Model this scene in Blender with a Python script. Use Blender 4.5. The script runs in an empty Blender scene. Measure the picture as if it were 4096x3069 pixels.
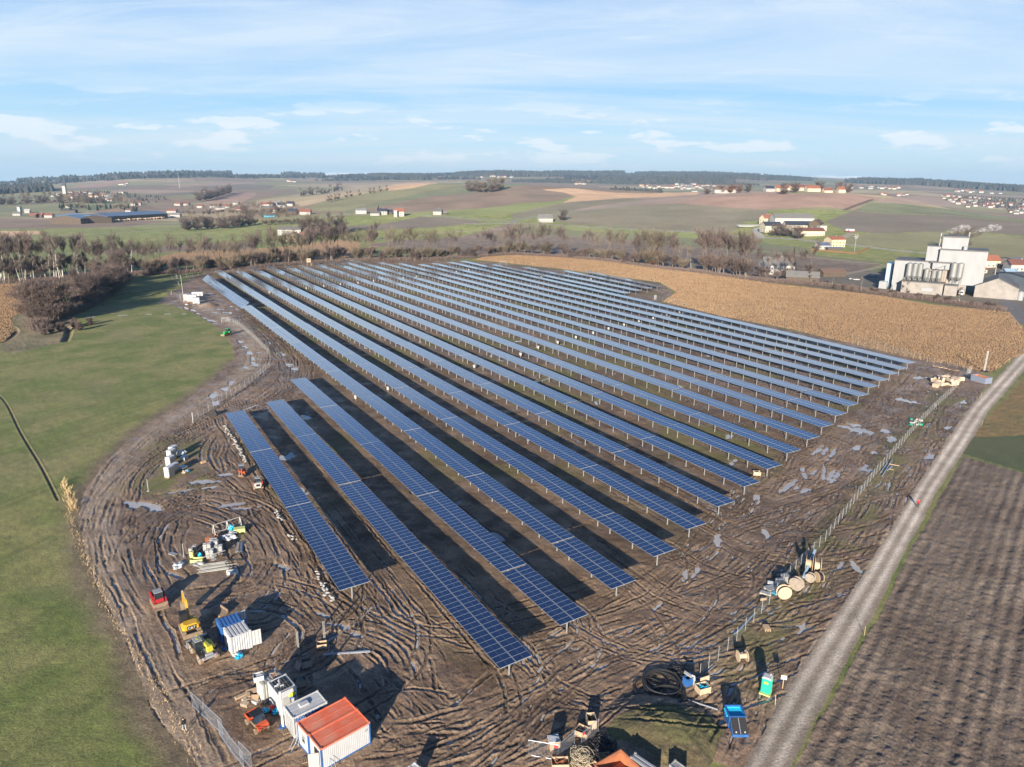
import bpy, bmesh, math, random
import numpy as np
from mathutils import Vector, Matrix
R = math.radians
C = bpy.context.scene.collection
sc = bpy.context.scene
rng = np.random.default_rng(7); random.seed(7)

# ------------------------------------------------------------------ camera, sky, sun
F, PITCH, ROLL, H = 2801.0, 0.2735, -0.010, 59.5          # focal length in photo pixels, pitch, roll, drone height
CX, CY = 2048.0, 1534.5
cp, sp, cr, sr = math.cos(PITCH), math.sin(PITCH), math.cos(ROLL), math.sin(ROLL)
cam = bpy.data.cameras.new('camera'); co = bpy.data.objects.new('camera', cam); C.objects.link(co)
cam.sensor_width = 36; cam.lens = 36 * F / 4096; cam.clip_start = 1; cam.clip_end = 60000
Xl, Yl, Zl = Vector((1, 0, 0)), Vector((0, -sp, -cp)), Vector((0, cp, -sp))     # right, image down, forward
rx = Xl * cr + Yl * sr; up = -(-Xl * sr + Yl * cr)
M = Matrix((rx, up, -Zl)).transposed().to_4x4(); M.translation = (0, 0, H)
co.matrix_world = M
sc.camera = co
SUN_EL, SHADOW_AZ = R(15.5), R(13)                        # shadows run away from the camera, a little to the right
sd = Vector((-math.sin(SHADOW_AZ) * math.cos(SUN_EL), -math.cos(SHADOW_AZ) * math.cos(SUN_EL), math.sin(SUN_EL)))
sun = bpy.data.lights.new('sun', 'SUN'); so = bpy.data.objects.new('sun', sun); C.objects.link(so)
sun.energy = 4.7; sun.angle = R(0.53); sun.color = (1.0, 0.885, 0.73)
so.rotation_euler = sd.to_track_quat('Z', 'Y').to_euler()
sc.view_settings.view_transform = 'Standard'; sc.view_settings.look = 'None'
sc.view_settings.exposure = 1.22; sc.view_settings.gamma = 1

def nt(tree):
    def N(t, **k):
        n = tree.nodes.new(t)
        for a, b in k.items():
            if a.startswith('i_'):
                key = a[2:]; key = int(key) if key.isdigit() else key.replace('_', ' ')
                n.inputs[key].default_value = b
            else: setattr(n, a, b)
        return n
    return N, lambda a, b: tree.links.new(a, b)

w = bpy.data.worlds.new('World'); sc.world = w; w.use_nodes = True
w.node_tree.nodes.clear(); N, Lk = nt(w.node_tree)
out = N('ShaderNodeOutputWorld'); bg = N('ShaderNodeBackground', i_Strength=0.106); Lk(bg.outputs[0], out.inputs[0])
sky = N('ShaderNodeTexSky', sky_type='NISHITA', sun_disc=False, sun_elevation=SUN_EL, air_density=1.0, dust_density=0.6, ozone_density=1.6, altitude=400)
sky.sun_rotation = math.atan2(sd.x, sd.y)
tc = N('ShaderNodeTexCoord'); sep = N('ShaderNodeSeparateXYZ'); Lk(tc.outputs['Generated'], sep.inputs[0])
mx = N('ShaderNodeMath', operation='MAXIMUM', i_1=0.004); Lk(sep.outputs[2], mx.inputs[0])
cmb = N('ShaderNodeCombineXYZ'); Lk(sep.outputs[0], cmb.inputs[0]); Lk(sep.outputs[1], cmb.inputs[1]); Lk(mx.outputs[0], cmb.inputs[2])
Lk(cmb.outputs[0], sky.inputs[0])
# cloud layers: project the direction on a flat layer overhead
za = N('ShaderNodeMath', operation='ADD', i_1=0.10); Lk(mx.outputs[0], za.inputs[0])
dv = N('ShaderNodeVectorMath', operation='DIVIDE'); Lk(cmb.outputs[0], dv.inputs[0])
c3 = N('ShaderNodeCombineXYZ'); [Lk(za.outputs[0], c3.inputs[i]) for i in range(3)]; Lk(c3.outputs[0], dv.inputs[1])
def layer(scale, loc, detail, rough, lo, hi, dist=0.0, rot=0.0):
    mp = N('ShaderNodeMapping'); mp.inputs['Scale'].default_value = scale; mp.inputs['Location'].default_value = loc; mp.inputs['Rotation'].default_value = (0, 0, rot)
    Lk(dv.outputs[0], mp.inputs[0])
    n = N('ShaderNodeTexNoise', i_Scale=1.0, i_Detail=detail, i_Roughness=rough, i_Distortion=dist); Lk(mp.outputs[0], n.inputs[0])
    r = N('ShaderNodeMapRange', interpolation_type='SMOOTHSTEP', i_1=lo, i_2=hi); Lk(n.outputs[0], r.inputs[0]); return r.outputs[0]
c1 = layer((0.16, 0.55, 1), (3.3, 1.9, 0), 9, 0.60, 0.36, 0.70, 0.9, R(8))       # broad streaks of cirrus
c2 = layer((0.8, 2.3, 1), (8.7, 0.4, 0), 9, 0.68, 0.45, 0.80, 1.2, R(14))
a = N('ShaderNodeMath', operation='MULTIPLY', i_1=0.45); Lk(c2, a.inputs[0])
b = N('ShaderNodeMath', operation='ADD', use_clamp=True); Lk(c1, b.inputs[0]); Lk(a.outputs[0], b.inputs[1])
sk2 = N('ShaderNodeHueSaturation', i_Saturation=1.15, i_Value=1.0); Lk(sky.outputs[0], sk2.inputs['Color'])
grd = N('ShaderNodeValToRGB'); Lk(mx.outputs[0], grd.inputs[0]); e_ = grd.color_ramp.elements
e_[0].position = 0.0; e_[0].color = (2.9, 3.7, 4.2, 1); e_[1].position = 1.0; e_[1].color = (.10, .23, .66, 1)
for ps, cl in ((.045, (2.5, 3.5, 4.2, 1)), (.10, (1.6, 2.85, 4.1, 1)), (.24, (.72, 1.75, 3.7, 1)), (.38, (.30, .85, 2.3, 1)), (.6, (.16, .4, 1.1, 1))): q_ = e_.new(ps); q_.color = cl
blend = N('ShaderNodeMixRGB', i_0=.93); Lk(sk2.outputs[0], blend.inputs[1]); Lk(grd.outputs[0], blend.inputs[2])
m1 = N('ShaderNodeMixRGB'); Lk(blend.outputs[0], m1.inputs[1]); m1.inputs[2].default_value = (3.5, 3.9, 4.2, 1)
f1 = N('ShaderNodeMath', operation='MULTIPLY', i_1=0.74); Lk(b.outputs[0], f1.inputs[0]); 
fd_ = N('ShaderNodeMapRange', interpolation_type='SMOOTHSTEP', i_1=.35, i_2=.22); Lk(mx.outputs[0], fd_.inputs[0]); f2 = N('ShaderNodeMath', operation='MULTIPLY'); Lk(f1.outputs[0], f2.inputs[0]); Lk(fd_.outputs[0], f2.inputs[1]); Lk(f2.outputs[0], m1.inputs[0])
# small fair weather clouds low over the horizon
mp = N('ShaderNodeMapping'); mp.inputs['Scale'].default_value = (9, 9, 42); Lk(cmb.outputs[0], mp.inputs[0])
n3 = N('ShaderNodeTexNoise', i_Scale=1.0, i_Detail=6, i_Roughness=0.58); Lk(mp.outputs[0], n3.inputs[0])
r3 = N('ShaderNodeMapRange', interpolation_type='SMOOTHSTEP', i_1=0.53, i_2=0.60); Lk(n3.outputs[0], r3.inputs[0])
bA = N('ShaderNodeMapRange', interpolation_type='SMOOTHSTEP', i_1=0.015, i_2=0.045); Lk(mx.outputs[0], bA.inputs[0])
bB = N('ShaderNodeMapRange', interpolation_type='SMOOTHSTEP', i_1=0.125, i_2=0.07); Lk(mx.outputs[0], bB.inputs[0])
p1 = N('ShaderNodeMath', operation='MULTIPLY'); Lk(bA.outputs[0], p1.inputs[0]); Lk(bB.outputs[0], p1.inputs[1])
p2 = N('ShaderNodeMath', operation='MULTIPLY'); Lk(p1.outputs[0], p2.inputs[0]); Lk(r3.outputs[0], p2.inputs[1])
p3 = N('ShaderNodeMath', operation='MULTIPLY', i_1=0.6); Lk(p2.outputs[0], p3.inputs[0])
m2 = N('ShaderNodeMixRGB'); Lk(p3.outputs[0], m2.inputs[0]); Lk(m1.outputs[0], m2.inputs[1]); m2.inputs[2].default_value = (4.5, 4.55, 4.6, 1)
Lk(m2.outputs[0], bg.inputs[0])

# ------------------------------------------------------------------ photo pixel <-> place
def ray(px, py):
    x = (np.asarray(px, float) - CX) / F; y = (np.asarray(py, float) - CY) / F
    x, y = x * cr - y * sr, x * sr + y * cr
    return x, cp - y * sp, -(y * cp + sp)
def G(px, py, h=0.0):                                     # point at height h above the flat
    dx, dy, dz = ray(px, py); t = (h - H) / dz
    return np.array([dx * t, dy * t])
ORG = {'O': (0, 0, 0.54009), 'A': (0, 600, 2.1572), 'B': (1024, 600, 2.1572), 'C': (2048, 600, 2.1572), 'D': (3072, 600, 2.1572),
       'E': (500, 1600, 2.7615), 'K': (500, 2100, 2.209), 'P': (900, 2450, 2.677), 'Q': (1900, 2400, 1.8433), 'S': (2600, 2100, 1.8411),
       'W': (3400, 1300, 2.7615), 'V': (2900, 1400, 2.7615), 'Y': (780, 1040, 2.7615), 'X': (1500, 1030, 3.6817), 'J': (2050, 1030, 3.1557), 'I': (700, 1380, 2.7615)}
ORG.update({'M': (570, 2330, 4.1425), 'N': (2880, 2180, 4.424), 'U': (3540, 1900, 8.285), 'H': (640, 1960, 4.603), 'L': (900, 1780, 4.327), 'Z': (3480, 920, 2.063), 'AA': (640, 1080, 3.172), 'BB': (2080, 2820, 1.986)})
def px(k, x, y): o = ORG[k]; return o[0] + x / o[2], o[1] + y / o[2]
def g(k, x, y, h=0.0): return G(*px(k, x, y), h)

# terrain: flat river plain, rolling hills beyond. per column of the view: (distance, photo row) seen there
COLS = [(-1500, [(2600, 790), (4000, 765), (6000, 742), (9000, 745)]),
 (0, [(1900, 0), (2600, 786), (4000, 755), (6000, 737), (9000, 745)]),
 (400, [(1700, 0), (2100, 788), (3500, 745), (6000, 705), (9000, 712)]),
 (800, [(1500, 0), (2200, 790), (3500, 735), (5600, 697), (9000, 706)]),
 (1300, [(900, 0), (1150, 866), (1700, 776), (2400, 790), (4000, 738), (6500, 702), (9000, 704)]),
 (1700, [(900, 0), (1200, 840), (1850, 733), (2600, 760), (4500, 722), (7000, 697), (9000, 699)]),
 (2050, [(850, 0), (1250, 820), (1700, 735), (2600, 758), (4500, 718), (7000, 690), (9000, 694)]),
 (2500, [(850, 0), (1200, 835), (1700, 761), (2500, 775), (3500, 752), (5500, 710), (7500, 694), (9000, 698)]),
 (2900, [(850, 0), (1150, 850), (1350, 782), (1500, 768), (2200, 800), (3200, 754), (5000, 718), (7500, 694), (9000, 700)]),
 (3240, [(650, 0), (1100, 858), (1350, 768), (1450, 759), (2000, 800), (3500, 752), (5000, 728), (7500, 708), (9000, 712)]),
 (3600, [(650, 0), (1150, 853), (1450, 784), (1900, 812), (3000, 768), (5000, 738), (7500, 722), (9000, 728)]),
 (4096, [(600, 0), (950, 915), (1120, 874), (1500, 905), (2000, 862), (3000, 802), (5000, 768), (7500, 748), (9000, 756)]),
 (5600, [(600, 0), (950, 925), (1500, 930), (3000, 860), (9000, 800)])]
def az_of(u, v=745.0): a_, b_, _ = ray(u, v); return math.atan2(a_, b_)
DG = np.concatenate([np.arange(0, 3000, 25.0), np.geomspace(3000, 30000, 80)])
AZG = np.linspace(az_of(-1500), az_of(5600), 240)
prof = []
for u, pts in COLS:
    ds, hs = [0, 400], [0, 0]
    for d, y in pts:
        if y == 0: h = 0.0
        else:
            a_, b_, c_ = ray(u, y); h = H + d * c_ / math.hypot(a_, b_)
        ds.append(d); hs.append(h)
    ds.append(30000); hs.append(hs[-1])
    prof.append(np.interp(DG, ds, hs))
prof = np.array(prof); caz = np.array([az_of(u) for u, _ in COLS])
TZ = np.empty((len(AZG), len(DG)))
for j in range(len(DG)): TZ[:, j] = np.interp(AZG, caz, prof[:, j])
def smooth(a, n, ax):
    k = np.hanning(n + 2)[1:-1]; k /= k.sum(); a = np.moveaxis(a, ax, -1)
    p = np.pad(a, [(0, 0)] * (a.ndim - 1) + [(n // 2, n // 2)], mode='edge')
    r = sum(k[i] * p[..., i:i + a.shape[-1]] for i in range(n)); return np.moveaxis(r, -1, ax)
TZ = smooth(smooth(TZ, 9, 0), 5, 1)
def lat(ix, iy, s):
    h = (ix.astype(np.int64) * 374761393 + iy.astype(np.int64) * 668265263 + s * 1442695041) & 0xffffffff
    h = ((h ^ (h >> 13)) * 1274126177) & 0xffffffff
    return ((h ^ (h >> 16)) & 0xffff) / 65535.0
def vn(x, y, s=0):
    ix, iy = np.floor(x), np.floor(y); fx, fy = x - ix, y - iy
    fx = fx * fx * (3 - 2 * fx); fy = fy * fy * (3 - 2 * fy)
    a_, b_, c_, d_ = lat(ix, iy, s), lat(ix + 1, iy, s), lat(ix, iy + 1, s), lat(ix + 1, iy + 1, s)
    return (a_ + (b_ - a_) * fx) * (1 - fy) + (c_ + (d_ - c_) * fx) * fy
def fbm(x, y, sc_, o=4, s=0, g_=0.5):
    x, y = np.asarray(x, float) / sc_, np.asarray(y, float) / sc_; r = 0; amp = 1; t = 0
    for i in range(o): r = r + amp * vn(x, y, s + i * 17); t += amp; amp *= g_; x, y = x * 2.03 + 5.1, y * 2.03 - 3.7
    return r / t
def terrain(x, y):
    x, y = np.asarray(x, float), np.asarray(y, float)
    d = np.hypot(x, y); a_ = np.arctan2(x, y)
    fa = np.clip((a_ - AZG[0]) / (AZG[1] - AZG[0]), 0, len(AZG) - 1.001)
    fd = np.interp(d, DG, np.arange(len(DG))); fd = np.clip(fd, 0, len(DG) - 1.001)
    i, j = fa.astype(int), fd.astype(int); u, v = fa - i, fd - j
    z = (TZ[i, j] * (1 - u) + TZ[i + 1, j] * u) * (1 - v) + (TZ[i, j + 1] * (1 - u) + TZ[i + 1, j + 1] * u) * v
    k = np.clip((d - 1500) / 3000, 0, 1)
    return z + k * (fbm(x, y, 700, 3, 5) - 0.5) * 24 * np.clip(d / 6000, 0.3, 1.2)
def T(px_, py_):                                          # photo pixel -> point on the terrain
    dx, dy, dz = ray(px_, py_); n = math.hypot(dx, dy); dx, dy, dz = dx / n, dy / n, dz / n
    d = np.concatenate([np.arange(40, 1500, 2.0), np.arange(1500, 12000, 10.0)])
    below = (H + d * dz) < terrain(dx * d, dy * d)
    i = int(np.argmax(below)) if below.any() else len(d) - 1
    return np.array([dx * d[i], dy * d[i]])
def tt(k, x, y, cap=None):
    p = T(*px(k, x, y)); d = math.hypot(*p); return p if cap is None or d < cap else p * (cap / d)

# ------------------------------------------------------------------ object helpers
def tag(o, label=None, cat=None, group=None, kind=None, category=None):
    cat = cat or category; kind = kind or ('thing' if cat else None)
    for k, v in (('label', label), ('category', cat), ('group', group), ('kind', kind)):
        if v: o[k] = v
    return o
def empty(name, loc=(0, 0, 0), rz=0.0, **k):
    o = bpy.data.objects.new(name, None); o.location = loc; o.rotation_euler = (0, 0, rz); o.empty_display_size = .5
    C.objects.link(o); return tag(o, **k)
def copy_tree(o, parent=None):
    c = o.copy(); C.objects.link(c); c.parent = parent
    for ch in [x for x in o.children]: copy_tree(ch, c)
    return c
class MB:                                                  # collects faces; build() links ONE mesh object
    def __init__(s): s.v = []; s.f = []; s.m = []; s.mats = []
    def mi(s, mat):
        if mat not in s.mats: s.mats.append(mat)
        return s.mats.index(mat)
    def add(s, vs, fs, mat):
        b = len(s.v); s.v += [tuple(v) for v in vs]; k = s.mi(mat)
        for f in fs: s.f.append([i + b for i in f]); s.m.append(k)
    def box(s, c, d, mat, rz=0.0, rx=0.0, ry=0.0, bev=0.0, taper=1.0):
        x, y, z = d[0] / 2, d[1] / 2, d[2] / 2
        Rm = Matrix.Rotation(rz, 3, 'Z') @ Matrix.Rotation(ry, 3, 'Y') @ Matrix.Rotation(rx, 3, 'X')
        if bev > 0:
            b = min(bev, x * .9, y * .9, z * .9); vs = []
            for sz, zz in ((-1, z - b), (-1, z), (1, z), (1, z - b)):
                pass
            rings = [(-z, x - b, y - b), (-z + b, x, y), (z - b, x * taper, y * taper), (z, (x - b) * taper, (y - b) * taper)]
            for zz, xx, yy in rings: 
                c2 = min(b, xx * .5, yy * .5) 
                vs += [(xx - c2, yy, zz), (-xx + c2, yy, zz), (-xx, yy - c2, zz), (-xx, -yy + c2, zz), (-xx + c2, -yy, zz), (xx - c2, -yy, zz), (xx, -yy + c2, zz), (xx, yy - c2, zz)]
            fs = [list(range(8))[::-1], list(range(24, 32))]
            for r_ in range(3):
                for i in range(8): fs.append([r_ * 8 + i, r_ * 8 + (i + 1) % 8, r_ * 8 + 8 + (i + 1) % 8, r_ * 8 + 8 + i])
        else:
            t = taper
            vs = [(-x, -y, -z), (x, -y, -z), (x, y, -z), (-x, y, -z), (-x * t, -y * t, z), (x * t, -y * t, z), (x * t, y * t, z), (-x * t, y * t, z)]
            fs = [[3, 2, 1, 0], [4, 5, 6, 7], [0, 1, 5, 4], [1, 2, 6, 5], [2, 3, 7, 6], [3, 0, 4, 7]]
        s.add([Rm @ Vector(v) + Vector(c) for v in vs], fs, mat); return s
    def tube(s, pts, r, mat, n=6, close=False, r2=None):
        pts = [Vector(p) for p in pts]; m = len(pts); vs = []; 
        for i, p in enumerate(pts):
            a_ = pts[(i - 1) % m] if (i > 0 or close) else p; b_ = pts[(i + 1) % m] if (i < m - 1 or close) else p
            t = (b_ - a_).normalized(); u = t.cross(Vector((0, 0, 1))); 
            if u.length < 1e-3: u = Vector((1, 0, 0))
            u.normalize(); v = t.cross(u); rr = r if r2 is None else r + (r2 - r) * i / (m - 1)
            vs += [p + u * rr * math.cos(2 * math.pi * k / n) + v * rr * math.sin(2 * math.pi * k / n) for k in range(n)]
        fs = []
        for i in range(m if close else m - 1):
            j = (i + 1) % m
            for k in range(n): fs.append([i * n + k, i * n + (k + 1) % n, j * n + (k + 1) % n, j * n + k])
        if not close: fs += [list(range(n))[::-1], [(m - 1) * n + k for k in range(n)]]
        s.add(vs, fs, mat); return s
    def cyl(s, a_, b_, r, mat, n=16, r2=None): return s.tube([a_, b_], r, mat, n, r2=r2)
    def prism(s, poly, axis, lo, hi, mat):                 # poly in the plane across axis ('x','y','z')
        def P(u, v, t): return {'x': (t, u, v), 'y': (u, t, v), 'z': (u, v, t)}[axis]
        n = len(poly); vs = [P(u, v, lo) for u, v in poly] + [P(u, v, hi) for u, v in poly]
        fs = [list(range(n))[::-1], list(range(n, 2 * n))] + [[i, (i + 1) % n, n + (i + 1) % n, n + i] for i in range(n)]
        s.add(vs, fs, mat); return s
    def quad(s, a_, b_, c_, d_, mat): s.add([a_, b_, c_, d_], [[0, 1, 2, 3]], mat); return s
    def mesh(s, name):
        me = bpy.data.meshes.new(name); me.from_pydata(s.v, [], s.f)
        for m_ in s.mats: me.materials.append(m_)
        me.polygons.foreach_set('material_index', s.m); me.update()
        bm = bmesh.new(); bm.from_mesh(me); bmesh.ops.recalc_face_normals(bm, faces=bm.faces); bm.to_mesh(me); bm.free()
        return me
    def build(s, name, parent=None, loc=None, rz=None, **k):
        o = bpy.data.objects.new(name, s.mesh(name)); C.objects.link(o)
        if parent: o.parent = parent
        if loc is not None: o.location = loc
        if rz is not None: o.rotation_euler = (0, 0, rz)
        return tag(o, **k)
def np_mesh(name, V, Fq, mat, smooth_=False, cols=None, **k):
    me = bpy.data.meshes.new(name); n = len(V); f = len(Fq); q = Fq.shape[1]
    me.vertices.add(n); me.vertices.foreach_set('co', np.ascontiguousarray(V, np.float32).ravel())
    me.loops.add(f * q); me.loops.foreach_set('vertex_index', np.ascontiguousarray(Fq, np.int32).ravel())
    me.polygons.add(f); me.polygons.foreach_set('loop_start', np.arange(0, f * q, q, dtype=np.int32))
    me.polygons.foreach_set('loop_total', np.full(f, q, np.int32))
    if smooth_: me.polygons.foreach_set('use_smooth', np.ones(f, bool))
    for nm, dat in (cols or {}).items():
        at = me.color_attributes.new(nm, 'FLOAT_COLOR', 'POINT')
        at.data.foreach_set('color', np.ascontiguousarray(np.c_[dat, np.ones(n)], np.float32).ravel())
    me.materials.append(mat); me.update(calc_edges=True)
    o = bpy.data.objects.new(name, me); C.objects.link(o); return tag(o, **k)

# ------------------------------------------------------------------ materials
def mat(name, col, rough=.6, metal=0.0, var=0.0, vscale=3.0, var2=None, bump=0.0, bscale=20.0, coat=0.0, spec=0.5, emit=0, rand=0.0, streak=None):
    m = bpy.data.materials.new(name); m.use_nodes = True; t = m.node_tree; t.nodes.clear(); N, Lk = nt(t)
    o = N('ShaderNodeOutputMaterial'); p = N('ShaderNodeBsdfPrincipled', i_Roughness=rough, i_Metallic=metal); Lk(p.outputs[0], o.inputs[0])
    p.inputs['Specular IOR Level'].default_value = spec; p.inputs['Coat Weight'].default_value = coat
    c = (*col, 1); p.inputs['Base Color'].default_value = c
    if emit: p.inputs['Emission Color'].default_value = c; p.inputs['Emission Strength'].default_value = emit
    tcn = N('ShaderNodeTexCoord'); src = None
    if var > 0:
        mpn = N('ShaderNodeMapping'); Lk(tcn.outputs['Object'], mpn.inputs[0])
        if streak: mpn.inputs['Scale'].default_value = streak
        n = N('ShaderNodeTexNoise', i_Scale=vscale, i_Detail=6.0, i_Roughness=.65); Lk(mpn.outputs[0], n.inputs[0])
        r = N('ShaderNodeMapRange', i_1=.3, i_2=.7); Lk(n.outputs[0], r.inputs[0])
        mxn = N('ShaderNodeMixRGB'); Lk(r.outputs[0], mxn.inputs[0])
        c2 = var2 or tuple(x * (1 - var) for x in col); mxn.inputs[1].default_value = (*[min(1, x * (1 + var * .4)) for x in col], 1); mxn.inputs[2].default_value = (*c2, 1)
        src = mxn.outputs[0]
    if rand > 0:
        oi = N('ShaderNodeObjectInfo'); r = N('ShaderNodeMapRange', i_3=1 - rand, i_4=1 + rand); Lk(oi.outputs['Random'], r.inputs[0])
        hs = N('ShaderNodeHueSaturation'); Lk(r.outputs[0], hs.inputs['Value'])
        if src: Lk(src, hs.inputs['Color'])
        else: hs.inputs['Color'].default_value = c
        src = hs.outputs[0]
    if src: Lk(src, p.inputs['Base Color'])
    if bump > 0:
        n = N('ShaderNodeTexNoise', i_Scale=bscale, i_Detail=5.0); Lk(tcn.outputs['Object'], n.inputs[0])
        bn = N('ShaderNodeBump', i_Strength=1.0, i_Distance=bump); Lk(n.outputs[0], bn.inputs['Height']); Lk(bn.outputs[0], p.inputs['Normal'])
    return m

# ------------------------------------------------------------------ the ground sheet
def poly_xy(pts, flat=True, sub=4):
    P = [px(*p) for p in pts]; q = []
    for i, a_ in enumerate(P):
        b_ = P[(i + 1) % len(P)]
        for k in range(sub): q.append((a_[0] + (b_[0] - a_[0]) * k / sub, a_[1] + (b_[1] - a_[1]) * k / sub))
    return np.array([G(*p) if flat else T(*p) for p in q])
def inside(X, Y, P):
    r = np.zeros(len(X), bool); bx = (X > P[:, 0].min()) & (X < P[:, 0].max()) & (Y > P[:, 1].min()) & (Y < P[:, 1].max())
    idx = np.nonzero(bx)[0]; x, y = X[idx], Y[idx]; s = np.zeros(len(idx), bool)
    for i in range(len(P)):
        x0, y0 = P[i]; x1, y1 = P[i - 1]
        if y0 == y1: continue
        s ^= ((y0 > y) != (y1 > y)) & (x < (x1 - x0) * (y - y0) / (y1 - y0) + x0)
    r[idx] = s; return r
def seg_dist(X, Y, P):                                     # distance to a polyline
    d = np.full(len(X), 1e9)
    for i in range(len(P) - 1):
        a_, b_ = P[i], P[i + 1]; v = b_ - a_; L2 = v @ v + 1e-9
        t = np.clip(((X - a_[0]) * v[0] + (Y - a_[1]) * v[1]) / L2, 0, 1)
        d = np.minimum(d, np.hypot(X - a_[0] - t * v[0], Y - a_[1] - t * v[1]))
    return d
def spline(P, step=0.6):
    P = np.asarray(P, float); Q = []
    for i in range(len(P) - 1):
        p0, p1, p2, p3 = P[max(i - 1, 0)], P[i], P[i + 1], P[min(i + 2, len(P) - 1)]
        n = max(2, int(np.hypot(*(p2 - p1)) / step))
        for k in range(n):
            t = k / n; Q.append(.5 * ((2 * p1) + (p2 - p0) * t + (2 * p0 - 5 * p1 + 4 * p2 - p3) * t * t + (3 * p1 - p0 - 3 * p2 + p3) * t ** 3))
    Q.append(P[-1]); return np.array(Q)
def O(*p): return [('O', x, y) for x, y in p]

SITE = poly_xy(O((425, 1657), (330, 1540), (268, 1380), (200, 1250), (172, 1130), (180, 1070), (225, 1000), (300, 930), (400, 865), (470, 812), (505, 778), (503, 750), (480, 715), (430, 682), (375, 660), (338, 655), (360, 640), (395, 618), (410, 598), (450, 588), (500, 582), (620, 575), (740, 566), (950, 562), (1060, 567), (1200, 582), (1310, 598), (1425, 612), (1455, 634), (1428, 652), (1560, 684), (1700, 712), (1860, 748), (1975, 775), (2060, 788), (2110, 800), (2140, 825), (2095, 880), (2000, 1020), (1870, 1230), (1730, 1440), (1605, 1657)), sub=3)
SITE = np.vstack([G(330 * 1.8516, 3400)[None], SITE, G(1500 * 1.8516, 3400)[None]])
ROAD_L = [(2212, 752), (2160, 810), (2095, 880), (2040, 960), (1990, 1035), (1870, 1230), (1790, 1345), (1700, 1480), (1605, 1657), (1560, 1745)]
ROAD_R = [(2240, 770), (2200, 815), (2135, 890), (2090, 965), (2025, 1060), (1925, 1250), (1862, 1372), (1790, 1500), (1705, 1657), (1660, 1745)]
ROAD = np.array([g('O', x, y) for x, y in ROAD_L + ROAD_R[::-1]])
FLAT, HILL = True, False
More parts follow.
